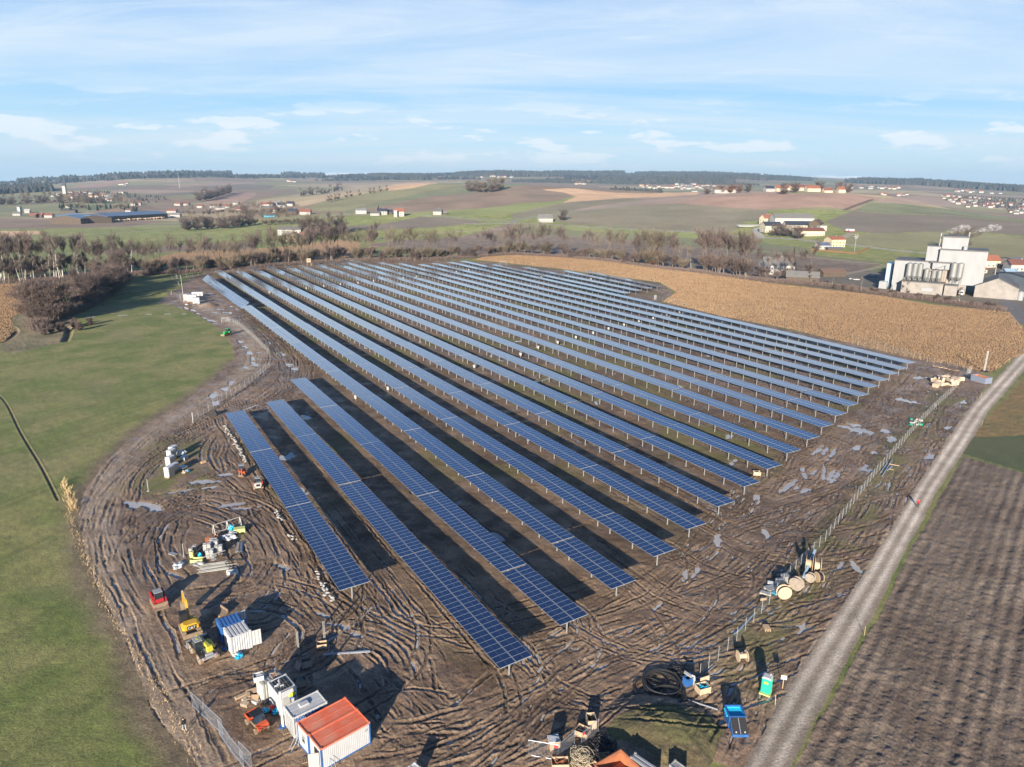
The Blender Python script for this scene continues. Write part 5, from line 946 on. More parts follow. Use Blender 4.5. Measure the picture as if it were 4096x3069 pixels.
# green tractor and its neighbours in the west
def tractor(key, x, y, rz, label, m_):
    o = put('tractor', key, x, y, rz, label=label, category='tractor')
    for sy in (-.85, .85): wheel(o, -.8, sy, .8, .8, .5, YEL, DARK); wheel(o, 1.3, sy, .6, .6, .42, YEL, DARK)
    q = MB(); q.box((.95, 0, 1.35), (2.0, .85, .8), m_, bev=.15); q.box((.2, 0, .85), (3.2, .6, .5), BLACK, bev=.05); q.build('bonnet', o); q = MB(); q.box((-.7, 0, 2.0), (1.4, 1.4, 1.3), GLASS, taper=.88); q.build('cab', o)
    q = MB(); q.box((-.7, 0, 2.72), (1.5, 1.5, .14), m_, bev=.05); q.build('cab_roof', o)
    for sy in (-.85, .85): q = MB(); q.prism([(-1.7, 1.3), (-1.3, 1.75), (-.3, 1.75), (.1, 1.2), (-.1, 1.2), (-.4, 1.65), (-1.2, 1.65), (-1.6, 1.25)], 'y', sy - .3, sy + .3, m_); q.build('fender', o)
    q = MB(); q.box((2.3, 0, .8), (.5, 1.4, .5), m_, bev=.08); q.box((2.65, 0, .5), (.3, 1.9, .6), MUDM); q.build('front_loader', o); return o
tractor('A', 1962, 1600, ang('A', (1990, 1590), (1935, 1605)), 'bright green tractor driving on the wet western haul road', GREEN)
exec_w = None
for i, (p, L_, W_, Hh, d_) in enumerate((((352, 385), 3.6, 2.6, 3.1, 0), ((410, 400), 4.5, 2.8, 3.3, 0), ((465, 430), 3.2, 2.2, 3.1, 0), ((480, 345), 5.5, 2.5, 2.7, 0))):
    o = put('substation_box', 'AA', p[0], p[1], ang('AA', (330, 300), (525, 295)) + .03, label=('leftmost low', 'tall central', 'front right louvred', 'rearmost long')[i] + ' white transformer box in the substation cluster', category='transformer box')
    q = MB(); q.box((0, 0, Hh / 2 + .2), (L_, W_, Hh - .4), WHITE); q.box((0, 0, .12), (L_ + .3, W_ + .3, .2), CONC); q.build('housing', o); q = MB(); q.box((0, 0, Hh + .08), (L_ + .2, W_ + .2, .12), WHITE, bev=.03); q.build('roof', o)
    for j in range(2): q = MB(); q.box((-L_ / 4 + j * L_ / 2, -W_ / 2 - .02, Hh / 2 + .1), (L_ * .28, .05, 1.5), GREYP); q.build('louvre_door', o)
o = put('slender_pole', 'AA', 306, 415, 0, label='tall pale pole beside the substation boxes', category='pole'); q = MB(); q.tube([(0, 0, 0), (-.3, .2, 14)], .16, OFFW, 8, r2=.09); q.build('shaft', o)
for i, (x, y) in enumerate(((235, 200), (215, 110), (260, 370), (150, 320))):
    o = put('fence_corner_post', 'AA', x, y, i, label=('second', 'farthest', 'nearest thin', 'lonely left')[i] + ' pale fence corner post by the substation meadow', category='post'); q = MB(); q.tube([(0, 0, 0), (0, 0, 2.6)], .06, OFFW, 5); q.tube([(0, 0, 2.0), (.9, 0, 0)], .05, OFFW, 5); q.build('strut', o)
o = put('flatbed_trailer', 'AA', 362, 455, 1.2, label='small white and red trailer parked before the substation boxes', category='trailer'); q = MB(); q.box((0, 0, .8), (2.6, 1.7, .5), OFFW); q.box((0, -.3, 1.2), (2.6, .8, .4), RUST); q.build('bed', o)
for sy in (-.8, .8): wheel(o, 0, sy, .35, .35, .2, STEEL, DARK)

# ------------------------------------------------------------------ stores at the left
for i, (x, y, h_, rz) in enumerate(((540, 575, 2.3, .2), (520, 620, 2.4, .15), (508, 690, 2.3, .12), (495, 800, 2.2, .1), (548, 740, 1.6, .1))):
    o = put('wrapped_pallet', 'E', x, y + 45, 1.35, label=('farthest', 'second farthest', 'middle', 'nearest ochre sided', 'low inner')[i] + ' shrink wrapped pallet stack in the store on grass', category='pallet stack', group='shrink wrapped pallet stacks')
    q = MB(); q.box((0, 0, h_ / 2 + .15), (1.9, 1.15, h_), FOIL, bev=.1); q.build('wrapped_load', o); q = MB(); q.box((0, -.6, h_ / 2 + .1), (1.5, .03, h_ * .75), CARDL); q.build('label_side', o); q = MB(); q.box((0, 0, .08), (1.9, 1.1, .14), WOOD); q.build('pallet_base', o)
for i, (x, y) in enumerate(((655, 660), (645, 765))):
    o = put('module_stack', 'E', x, y, 1.45 - i * .2, label=('upper', 'lower')[i] + ' low pallet of blue solar modules right of the wrapped stacks', category='module stack'); q = MB(); q.box((0, 0, .45), (1.5, 1.15, .7 - i * .4), OFFW); q.build('carton', o); q = MB(); q.box((0, 0, .84 - i * .2), (1.45, 1.1, .04), M_CELL); q.build('top_module', o)
heap('E', 620, 590, 1.1, 1.2, FOIL, 'crumpled grey and blue foil behind the module pallets', 'foil heap', 'foil_heap', seed=7); heap('E', 660, 800, .8, .5, CARDL, 'pale cardboard heap below the blue module pallet', 'heap', 'cardboard_heap', seed=8); heap('E', 690, 790, .5, .5, TARPB, 'blue plastic wrap on the pale cardboard heap', 'plastic wrap', 'plastic_wrap', seed=9)
boxy('wooden_wedge', 'E', 868, 690, (1.2, .7, .3), .9, CARD, 'brown board propped in mud right of the wrapped stacks', 'board', tilt=.5)
def post_thing(key, x, y, h_, label, m=OFFW, r_=.06, cat='post', name='marker_post', foot=True):
    o = put(name, key, x, y, 0, label=label, category=cat); q = MB(); q.tube([(0, 0, 0), (.03, .02, h_)], r_, m, 6); q.build('shaft', o)
    if foot: q = MB(); q.box((0, 0, .05), (.45, .45, .08), m); q.build('foot', o)
    return o
post_thing('E', 258, 1008, 2.6, 'lone white marker post at the edge of the grass patch'); post_thing('H', 440, 1230, 2.4, 'grey post on a foot plate left of the sack pallets', STEEL); post_thing('E', 752, 260, 3.0, 'leaning white fence end post beside the black cable reel', OFFW, .09)
def drum(key, x, y, rad, wid, rz, label, m=WOOD, upright=True, cable=None, z=None, tilt=0.0, core=.45):
    o = put('cable_drum', key, x, y, rz, label=label, category='cable drum')
    for s_ in (-1, 1):
        q = MB()
        if upright: q.cyl((0, s_ * wid / 2 - .03, rad), (0, s_ * wid / 2 + .03, rad), rad, m, 28)
        else: q.cyl((0, 0, wid / 2 + s_ * wid / 2 - .03 + .04), (0, 0, wid / 2 + s_ * wid / 2 + .03 + .04), rad, m, 28)
        if upright:
            for k in range(-3, 4): q.box((k * rad * .26, s_ * (wid / 2 + .045), rad), (rad * .18, .02, 2 * math.sqrt(max(.01, rad * rad - (k * rad * .26) ** 2)) * .93), m)
        q.build('flange', o)
    q = MB(); rr = rad * (.78 if cable else core); cm = cable or m
    if upright: q.cyl((0, -wid / 2 + .04, rad), (0, wid / 2 - .04, rad), rr, cm, 20)
    else: q.cyl((0, 0, .1), (0, 0, wid), rr, cm, 20)
    q.build('winding' if cable else 'core', o); o.rotation_euler.x = tilt; return o
drum('E', 985, 178, .8, 1.1, .2, 'black cable reel standing by the western fence end', BLACK, cable=BLACK)
# cradle of white steel frames
o = put('steel_trestle', 'H', 1250, 740, ang('H', (1110, 790), (1430, 690)), label='white trestle of three A frames joined by long bars', category='trestle')
for i, x in enumerate((-2.4, 0, 2.3)):
    q = MB(); q.tube([(x, -.7, 0), (x, 0, 1.8)], .08, OFFW, 6); q.tube([(x, .7, 0), (x, 0, 1.8)], .08, OFFW, 6); q.tube([(x, -.7, .1), (x, .7, .1)], .06, OFFW, 6); q.build('a_frame', o)
q = MB(); q.tube([(-2.4, 0, 1.8), (2.3, 0, 1.8)], .06, OFFW, 6); q.tube([(-2.4, .0, .3), (2.3, .0, .3)], .06, OFFW, 6); q.build('long_bar', o)
heap('H', 1320, 715, .7, .9, TARPB, 'bright blue sheet bundled beside the white trestle', 'sheet', 'plastic_sheet', seed=11); boxy('tarp_box', 'H', 1465, 745, (1.9, 1.2, .8), .35, TARPY, 'yellow green tarpaulin box right of the blue sheet', 'covered box'); heap('H', 1345, 800, .8, .7, SACK, 'white sacks heaped below the blue sheet', 'sack heap', 'sack_heap', seed=12); heap('H', 1270, 885, 1.2, .8, FOIL, 'grey foil covered bundle below the white sacks', 'foil bundle', 'foil_bundle', seed=13)
def sackpile(key, x, y, nx, nz, rz, label):
    o = put('sack_pallet', key, x, y, rz, label=label, category='sack pallet'); q = MB(); rr = random.Random(int(x))
    for k in range(nz):
        for i in range(2):
            for j in range(2): q.box(((i - .5) * .62 + rr.uniform(-.04, .04), (j - .5) * .5 + rr.uniform(-.04, .04), .25 + k * .16), (.62, .48, .15), SACK, rz=rr.uniform(-.08, .08), bev=.06)
    q.build('sacks', o); q = MB(); q.box((0, 0, .07), (1.25, 1.0, .13), WOODG); q.build('pallet_base', o)
for i, (x, y) in enumerate(((880, 1130), (925, 1240), (1010, 1060), (1090, 1165), (990, 1010))): sackpile('H', x, y, 2, (8, 8, 7, 8, 6)[i], .25, ('left rear', 'front left', 'middle rear', 'front right', 'farthest small')[i] + ' pallet of stacked white sacks')
for i, (x, y) in enumerate(((905, 975), (1040, 910))):
    o = drum('H', x, y, .55, .5, 1.0 + i, ('left', 'right')[i] + ' orange brown empty reel behind the sack pallets', RUST, cable=None); 
for i, (x, y) in enumerate(((575, 1165), (640, 1115), (590, 1230))):
    o = put('foil_roll', 'H', x, y, 0, label=('left', 'right', 'greenish')[i] + ' upright roll of white foil by the tangle of black hose', category='foil roll'); q = MB(); q.cyl((0, 0, 0), (0, 0, .95), .36, (SACK, SACK, TARPY)[i], 16); q.build('roll', o); q = MB(); q.cyl((0, 0, .94), (0, 0, .96), .13, RUST, 10); q.build('tube_core', o)
def tangle(key, x, y, r_, h_, m, label, cat='cable heap', n=60, th=.04, seed=3, name='cable_heap'):
    a_ = g(key, x, y); rr = random.Random(seed); q = MB()
    for i in range(n):
        c_ = Vector((rr.gauss(0, r_ * .3), rr.gauss(0, r_ * .3), 0)); t0 = rr.uniform(0, 6.3); rad = rr.uniform(.3, .7) * r_ * .7; zz = h_ * rr.uniform(.1, 1) * max(0.15, 1 - c_.length / r_); tl = rr.uniform(-.4, .4); arc = rr.uniform(1.5, 5)
        pts = [c_ + Vector((math.cos(t0 + arc * k / 7) * rad, math.sin(t0 + arc * k / 7) * rad * rr.uniform(.8, 1), max(.03, zz + tl * math.sin(k)* .5))) for k in range(8)]; q.tube(pts, th, m, 4)
    q.build(name, loc=(a_[0], a_[1], .02), label=label, category=cat)
tangle('H', 690, 1210, 1.1, .8, HOSE, 'tangle of black hose between foil rolls and sack pallets', n=40, seed=5); heap('H', 740, 1215, .4, .8, TARPB, 'blue bag on the tangle of black hose', 'bag', 'plastic_bag', seed=15)
tangle('BB', 690, 350, 2.4, .9, HOSE, 'heap of cut black cable on the mud beside the mound', n=130, th=.05, seed=6); tangle('BB', 485, 445, 1.9, 1.1, ROPE, 'round heap of tangled tan wire at the photo bottom', n=110, th=.03, seed=8, cat='wire heap', name='wire_heap'); tangle('Q', 1480, 545, 1.9, .5, HOSE, 'loose heap of black cable behind the big hose coils', n=70, seed=9)
def coil(key, x, y, r_, n, m, label, th=.045, hh=.4, seed=1, stretch=1.0):
    a_ = g(key, x, y); rr = random.Random(seed); q = MB()
    for i in range(n):
        ra = r_ * rr.uniform(.86, 1.05); ox, oy = rr.uniform(-.15, .15), rr.uniform(-.15, .15); zz = .05 + hh * i / n; tl = rr.uniform(0, 6)
        q.tube([(ox + ra * math.cos(t * math.pi / 16), oy + ra * stretch * math.sin(t * math.pi / 16), zz + .05 * math.sin(t * math.pi / 8 + tl)) for t in range(32)], th, m, 5, close=True)
    q.build('hose_coil', loc=(a_[0], a_[1], .02), label=label, category='hose coil')
coil('Q', 1375, 630, 2.3, 11, HOSE, 'largest coil of black hose, upper one', .06, .6, 2); coil('Q', 1415, 720, 2.2, 9, HOSE, 'lower coil of black hose overlapping the largest one', .055, .4, 3, .8); coil('Q', 1290, 655, 2.0, 4, HOSE, 'loose left coil of black hose', .05, .2, 4); coil('Q', 1345, 600, 1.3, 5, HOSE, 'small coil of black hose within the largest one', .045, .3, 5)
coil('H', 1450, 1240, 1.25, 4, HOSE, 'coil of black hose on mud right of the sack pallets', .04, .15, 6)
for i in range(22):
    y = 1390 + (i % 11) * 14; x0, x1 = 700 + random.uniform(-30, 90), 1230 + random.uniform(-60, 60)
    if i in (3, 8): x1 += 220
    beam('H', (x0, y + 16 * (i % 2)), (x1, y - 70 + random.uniform(-8, 8)), .09, .05, OFFW, 'white steel profile in the fanned pile below the sack pallets', 'steel profile', z=.08 + .06 * (i // 11) + .01 * (i % 3), group='white steel profiles in a fanned pile', name='steel_profile')
beam('H', (780, 1340), (1210, 1205), .10, .08, OFFW, 'single long white profile lying over the white stands', 'steel profile', z=.9)
for i in range(2): boxy('white_carton', 'H', 1330 + 8 * i, 1500 + 36 * i, (1.7, .42, .5), .12, WHITE, ('rear', 'front')[i] + ' long white carton below the profile pile', 'carton')
for i, (x, y) in enumerate(((1000, 1215), (990, 1280))): post_thing('H', x, y, .8, ('rear', 'front')[i] + ' round topped white stand before the sack pallets', STEEL, .07, 'stand', 'round_stand'); a_ = g('H', x, y, .8); q = MB(); q.cyl((0, 0, 0), (0, 0, .05), .42, OFFW, 18); q.build('stand_plate', loc=(a_[0], a_[1], .81), label=('rear', 'front')[i] + ' white disc lying on a stand before the sack pallets', category='disc')
boxy('green_crate', 'H', 680, 1300, (1.9, .9, .5), .15, TARPY, 'yellow green open box of scrap under the black hose', 'box', open_=True); heap('H', 715, 1365, .9, .4, SACK, 'white and blue rubbish at the left end of the profile pile', 'rubbish', 'rubbish_heap', seed=17); heap('H', 340, 1400, 1.1, .6, FOIL, 'grey crumpled foil left of the profile pile', 'foil', 'foil_sheet', seed=18); boxy('steel_plate', 'H', 240, 1180, (1.5, .8, .15), -.5, STEEL, 'grey steel panel half sunk in mud, far left', 'panel')
for i in range(7): beam('H', (1395 + 22 * i, 1160 + (i % 2) * 8), (1430 + 17 * i, 975 + 10 * (i % 3)), .12, .1, (SACK, FOIL, CARDL, FOIL, STEEL, STEEL, SKYB)[i], ('white leftmost', 'pale second', 'brown third', 'grey fourth', 'steel fifth', 'steel sixth', 'blue rightmost')[i] + ' bar in the upright bundle right of sack pallets', 'bar', z=.15 + .05 * (i % 3), name='loose_bar')
# sandbags: one line along the first row
def sandbags(key, line, n, label, group, seed):
    rr = random.Random(seed); P = spline(np.array([g(key, *p) for p in line]), .1)
    me = bpy.data.meshes.new('sandbag'); bm = bmesh.new(); bmesh.ops.create_icosphere(bm, subdivisions=2, radius=1)
    for v in bm.verts: v.co = Vector((math.copysign(abs(v.co.x) ** .7, v.co.x) * .42, math.copysign(abs(v.co.y) ** .7, v.co.y) * .26, v.co.z * .13))
    bm.to_mesh(me); bm.free(); me.materials.append(SACK)
    for i in range(n):
        p = P[int((i + .5) / n * (len(P) - 1))]; o = bpy.data.objects.new('sandbag', me); C.objects.link(o); o.location = (p[0] + rr.gauss(0, .25), p[1] + rr.gauss(0, .18), .22 + (.16 if i % 3 == 2 else 0)); o.rotation_euler = (rr.gauss(0, .15), rr.gauss(0, .15), rr.uniform(0, 3.1)); s_ = rr.uniform(.6, .85); o.scale = (s_, s_, s_); tag(o, label, 'sandbag', group)
sandbags('E', [(1105, 290), (1150, 380), (1215, 470), (1260, 560), (1310, 640), (1345, 700)], 66, 'white sandbag in the long line beside the far half of the first row', 'white sandbags in the long line', 1)
sandbags('K', [(1740, 520), (1775, 590), (1830, 685)], 20, 'white sandbag in the short line left of the first row near end', 'white sandbags at the near end', 2); sandbags('E', [(1665, 1225), (1710, 1290), (1745, 1335)], 11, 'white sandbag in the middle group beside the first row', 'white sandbags in the middle group', 3); sandbags('K', [(1690, 420), (1720, 500)], 6, 'white sandbag lying between the middle and near groups', 'scattered white sandbags', 4); sandbags('E', [(1830, 1500), (1870, 1560)], 6, 'white sandbag in the small pair group by the first row', 'small white sandbag group', 5)

# ------------------------------------------------------------------ fences
def fence(segs, h_, label, spacing=2.6, name='mesh_fence', m=OFFW, maxp=100, r_=.03, wire=True):
    o = empty(name, (0, 0, 0), label=label, category='fence'); pm = MB(); pm.tube([(0, 0, -.1), (0, 0, h_)], r_, m, 5); pme = pm.mesh('post'); w_ = MB(); n = 0
    for key, pts in segs:
        P = np.array([g(key, *p) for p in pts]); Q = []
        for a_, b_ in zip(P[:-1], P[1:]):
            k = max(1, int(round(math.hypot(*(b_ - a_)) / spacing)))
            for i in range(k): Q.append(a_ + (b_ - a_) * i / k)
        Q.append(P[-1])
        for i, p in enumerate(Q):
            if n < maxp: child('post', pme, o, (p[0], p[1], 0)); n += 1
            else: w_.tube([(p[0], p[1], -.1), (p[0], p[1], h_)], r_, m, 4)
            if i < len(Q) - 1 and wire:
                b_ = Q[i + 1]
                for zz in np.linspace(.1, h_ - .08, 7): w_.tube([(p[0], p[1], zz), (b_[0], b_[1], zz)], .007, M_GALV, 3)
                d = b_ - p; kk = int(math.hypot(*d) / .3)
                for j in range(1, kk): e_ = p + d * j / kk; w_.tube([(e_[0], e_[1], .1), (e_[0], e_[1], h_ - .08)], .006, M_GALV, 3)
    if w_.v: w_.build('wire_mesh', o)
    return o
fence([('Y', [(345, 685), (430, 710), (500, 745), (560, 790), (640, 860), (700, 920), (770, 990), (820, 1040)]), ('Y', [(820, 1190), (780, 1220), (700, 1290), (600, 1370), (500, 1440), (400, 1500), (300, 1560), (150, 1650)]), ('E', [(978, 95), (870, 165), (755, 225)])], 2.1, 'wire fence on thin posts along the western haul road', 3.0)
fence([('W', [(1190, 680), (1100, 770), (1000, 860), (900, 960), (800, 1060), (700, 1170), (600, 1290), (500, 1400), (400, 1520), (290, 1650)]), ('S', [(1666, -374), (1290, 120), (1200, 210), (1110, 300), (1025, 390), (930, 520), (820, 650), (700, 780), (570, 930), (500, 1000), (430, 1060), (365, 1130)])], 2.2, 'tall wire fence running along the right side of the mud track', 2.7)
fence([('W', [(20, 215), (300, 285), (500, 320), (700, 375), (850, 410), (1000, 445), (1180, 480), (1335, 530)])], 2.0, 'far wire fence between the reed field and the table ends', 3.4)
fence([('J', [(1800, 535), (1990, 560), (2209, 615)]), ('V', [(1400, -130), (1760, -20), (2150, 95)])], 2.0, 'far wire fence along the reed beside the last long row', 4)
fence([('AA', [(150, 120), (260, 95), (420, 85), (560, 60), (700, 50), (860, 30), (1000, 10)])], 2.0, 'far fence of pale posts behind the substation meadow', 5, r_=.05)
fence([('B', [(0, 1010), (250, 990), (600, 975), (900, 958), (1300, 960), (1700, 955)]), ('C', [(0, 985), (300, 1010), (700, 1050), (1000, 1085), (1270, 1150), (1350, 1200)])], 2.0, 'farthest fence of pale posts before the belt of trees', 6, r_=.05, wire=False)
fence([('AA', [(860, 640), (900, 660), (960, 680), (1010, 700)])], 2.0, 'short fence beginning behind the green tractor', 3)
for i, (key, x, y, w_, h_) in enumerate((('AA', 830, 665, 3.0, 2.0), ('B', 2132, 992, 6, 3.0), ('C', 1235, 1290, 2, 2.4))):
    o = put('metal_gate', key, x, y, (.2, .05, .8)[i], label=('white gate leaf standing at the start of the western fence', 'white goal shaped frame in front of the far reed field', 'small white gate post at the notch of the reed field')[i], category='gate')
    q = MB(); q.tube([(-w_ / 2, 0, 0), (-w_ / 2, 0, h_), (w_ / 2, 0, h_), (w_ / 2, 0, 0)], .09, WHITE, 6); q.build('frame', o); q = MB()
    for j in range(1, 6): q.tube([(-w_ / 2 + j * w_ / 6, 0, .1), (-w_ / 2 + j * w_ / 6, 0, h_)], .04, WHITE, 4)
    q.build('bar', o)
# mesh fence panels at the bottom, and one at the lower left
for i, (key, a_, b_) in enumerate((('BB', (65, 400), (300, 440)), ('BB', (300, 440), (432, 320)), ('BB', (485, 345), (620, 228)), ('P', (-348, 1004), (-190, 1150)), ('P', (-190, 1150), (-20, 1310)), ('P', (-60, 1300), (60, 1475)), ('P', (60, 1480), (205, 1660)), ('P', (160, 1540), (290, 1670)))):
    A2, B2 = g(key, *a_), g(key, *b_); d = B2 - A2; L_ = math.hypot(*d); rz = math.atan2(d[1], d[0]); o = empty('temporary_fence', (A2[0], A2[1], 0), rz, label=('leftmost mesh panel with red tag by the slatted crate', 'middle mesh panel between the crates', 'right mesh panel in front of the crate of cable', 'farthest mesh panel on the bank of the lower left haul road', 'second farthest mesh panel on the bank of the haul road', 'upper mesh panel beside the lower left haul road', 'lower mesh panel beside the lower left haul road', 'lowest mesh panel at the photo bottom edge')[i], category='fence panel', group='temporary mesh fence panels')
    q = MB(); q.tube([(0, 0, .05), (0, 0, 2), (L_, 0, 2), (L_, 0, .05)], .035, M_ALU, 6, close=True); q.build('frame', o); q = MB()
    for j in range(1, int(L_ / .16)): q.tube([(j * .16, 0, .08), (j * .16, 0, 1.97)], .006, M_ALU, 3)
    for j in range(1, 9): q.tube([(0, 0, j * .22), (L_, 0, j * .22)], .006, M_ALU, 3)
    q.build('wire_mesh', o)
    if i in (0, 2): q = MB(); q.box((L_ * (.93 if i == 0 else .12), -.03, 1.75), (.45, .02, .3), REDSIGN); q.build('tag', o)
# rusty open container and two grey roofs at the bottom edge
def open_skip(key, cs, h_, wall, inner, label, name='open_container', cat='open container'):
    c_, rz, L_, W_ = roofbox(key, cs, h_); o = empty(name, (c_[0], c_[1], 0), rz, label=label, category=cat); q = MB()
    for sx in (-1, 1): q.box((sx * (L_ / 2 - .05), 0, h_ / 2), (.1, W_, h_), wall)
    for sy in (-1, 1): q.box((0, sy * (W_ / 2 - .05), h_ / 2), (L_ - .2, .1, h_), wall); 
    for sy in (-1, 1):
        for j in range(7): q.box((-L_ / 2 + (j + .5) * L_ / 7, sy * (W_ / 2 + .04), h_ / 2), (.12, .08, h_ - .2), wall)
    q.build('wall', o); q = MB(); q.box((0, 0, h_ * .45), (L_ - .22, abs(W_) - .22, .1), inner); [q.box((sx * (L_ / 2 - .13), 0, h_ * .72), (.04, abs(W_) - .25, h_ * .5), inner) for sx in (-1, 1)]; [q.box((0, sy * (abs(W_) / 2 - .13), h_ * .72), (L_ - .3, .04, h_ * .5), inner) for sy in (-1, 1)]; q.build('floor', o); q = MB()
    for sy in (-1, 1): q.box((0, sy * W_ / 2, h_ + .04), (L_ + .1, .14, .1), wall)
    for sx in (-1, 1): q.box((sx * L_ / 2, 0, h_ + .04), (.14, W_ - .15, .1), wall)
    q.build('rim', o); return o
open_skip('BB', ((560, 505), (772, 392), (1040, 520), (840, 660)), 2.3, RUST, RUST, 'rusty open topped container cut by the photo bottom edge')
container('grey ribbed container right of the rusty one, at the bottom edge', 'BB', ((862, 432), (905, 395), (1130, 500), (1090, 545)), 2.4, STEEL, GREYP, roofcorr=True); container('pale grey container roof corner, rightmost at the bottom edge', 'BB', ((1175, 490), (1225, 447), (1340, 500), (1290, 545)), 2.2, STEEL, STEEL)
container('white box roof peeping in at the bottom, right of the orange roofed cabins', 'P', ((1960, 1660), (2030, 1610), (2100, 1665), (2030, 1720)), 1.6, WHITE, WHITE)
# ------------------------------------------------------------------ right hand side
o = put('portable_toilet', 'S', 852, 1232, ang('S', (800, 1240), (870, 1265)) , label='mint green portable toilet with white roof beside the dirt road', category='portable toilet')
q = MB(); q.box((0, 0, 1.2), (1.1, 1.1, 2.0), MINT, bev=.04); [q.box((-.42 + j * .28, -.56, 1.2), (.05, .04, 1.8), MINT) for j in range(4)]; [q.box((.56, -.42 + j * .28, 1.2), (.04, .05, 1.8), MINT) for j in range(4)]; q.build('cabin', o); q = MB(); q.box((0, 0, 2.28), (1.18, 1.18, .18), WHITE, taper=.8, bev=.04); q.cyl((.3, .3, 2.3), (.3, .3, 2.6), .06, WHITE, 8); q.build('roof', o)
q = MB(); q.box((0, -.565, 1.15), (.75, .05, 1.75), MINT, bev=.02); dq = q.build('door', o); q = MB(); q.box((0, -.6, 1.72), (.5, .02, .26), YEL); q.build('emblem', dq); q = MB(); q.box((0, 0, .1), (1.3, 1.5, .16), TARPY); q.build('skid_base', o)
o = put('notice_board', 'S', 975, 1205, -.2, label='small white notice board on a wooden post beside the toilet', category='notice board'); q = MB(); q.box((0, 0, .75), (.08, .06, 1.5), WOOD); q.build('stake', o); q = MB(); q.box((0, -.05, 1.65), (.7, .04, .6), WHITE); q.build('board', o)
for i, (k_, x, y) in enumerate((('S', 918, 1327), ('S', 1577, 815), ('W', 1017, 1443), ('W', 1455, 1118), ('W', 1445, 805), ('W', 1818, 570), ('W', 1758, 418), ('W', 1828, 318), ('U', -60, 1655))):
    if i == 8: continue
    o = put('survey_stake', k_, x, y, .5 * i, label=('nearest tilted stake beside the notice board', 'stake at the edge of the ploughed field', 'stake left of the road before the loose poles', 'stake right of the road by the green crop', 'stake between skip and the fence', 'stake in rough grass right of the road', 'stake at the reed corner by the road', 'farthest stake at the road bend')[i], category='stake', group='pale wooden stakes lining the dirt road'); q = MB(); q.box((0, 0, .75), (.07, .05, 1.5), WOOD, ry=.06 * (i % 3 - 1)); q.build('shaft', o)
cb, L_, W_ = None, 0, 0
o = open_skip('S', ((552, 1330), (680, 1333), (695, 1412), (583, 1415)), 1.55, BLUE, TARPB, 'blue skip covered by a blue sheet and black panels', 'blue_skip', 'skip')
q = MB(); q.box((0, .2, 1.25), (2.2, 1.2, .12), TARPB, rx=.15, bev=.04); q.build('sheet', o); c_, rz_, L_, W_ = roofbox('S', ((552, 1330), (680, 1333), (695, 1412), (583, 1415)), 1.55); W_ = abs(W_); q = MB(); yy = -W_ / 2
q.prism([(yy - .08, .05), (yy - .08, 1.5), (yy - 1.45, .35), (yy - 1.45, .05)], 'x', -L_ / 2 + .05, L_ / 2 - .05, BLUE); q.build('sloping_front', o); q = MB()
for j in range(2): q.box(((-.25 + j * .5) * (L_ - .1), 0, 0), (L_ / 2 - .12, 1.75, .05), BLACK)
for j in range(8): q.box((0, -.77 + j * .22, .035), (L_ - .3, .05, .03), HOSE)
q.box((0, 0, .04), (.05, 1.7, .04), M_ALU); q.box((-.5, -.65, .06), (.14, .14, .08), WHITE); q.box((.5, -.65, .06), (.14, .14, .08), WHITE); r_ = q.build('black_cover', label='pair of ribbed black panels sloping on the blue skip', cat='cover')
r_.matrix_world = Matrix.Translation((c_[0], c_[1], 0)) @ Matrix.Rotation(rz_, 4, 'Z') @ Matrix.Translation((0, yy - .78, .99)) @ Matrix.Rotation(math.atan2(1.15, 1.37), 4, 'X')
o = open_skip('S', ((248, 1120), (300, 1095), (330, 1120), (275, 1150)), 1.0, BLUE, BLACK, 'small blue bin with a white sheet hanging out, beside the fence end', 'blue_bin', 'bin'); q = MB(); q.box((.1, .1, 1.2), (.5, 1.4, .05), SACK, rx=.35, rz=.5); q.build('hanging_sheet', o); q = MB(); q.box((.35, -.55, .6), (.06, .5, 1.6), SACK, rx=-.3); q.build('hanging_strip', o)
drum('S', 675, 1000, .75, 1.15, 1.65, 'pale empty cable drum standing alone right of the fence', PLY)
drum('N', 1120, 940, 1.05, .75, ang('N', (1020, 900), (1220, 900)) , 'bright pale disc of the nearest standing cable drum', PLY); drum('N', 1345, 790, 1.05, .7, ang('N', (1260, 720), (1430, 800)) + .1, 'grey slatted cable drum second from the near end', WOODG); drum('N', 1560, 470, 1.45, 1.0, 1.15, 'largest cable drum, left of the blue beam', WOOD); drum('N', 1705, 510, 1.45, .9, 1.2, 'pinkish large cable drum right of the blue beam', PLY); drum('N', 1590, 650, .75, .6, -.7, 'small grey cable drum below the blue beam end', WOODG, cable=BLACK); drum('N', 1745, 650, .85, .75, 1.72, 'cable drum wound with black cable, rightmost of the group', WOOD, cable=BLACK)
drum('N', 1225, 700, .5, .4, .5, 'small light cable drum lying behind the slatted one', OFFW)
beam('N', (1465, 640), (1655, 330), .35, .3, SKYB, 'light blue beam leaning across the cable drums', 'beam', z=.5, z2=2.6)
for i, (x, y) in enumerate(((1065, 690), (1155, 610))): boxy('grey_tank', 'N', x, y, (1.1, 1.1, 1.3), .3, STEEL, ('nearer', 'farther')[i] + ' grey steel box standing by the fence near the drums', 'steel box')
a_ = g('N', 1075, 620, 1.4); q = MB(); q.cyl((0, 0, 0), (0, 0, .15), .3, OFFW, 14); q.build('drum_cover', loc=(a_[0], a_[1], 1.32), label='round white lid on the nearer grey steel box', category='lid')
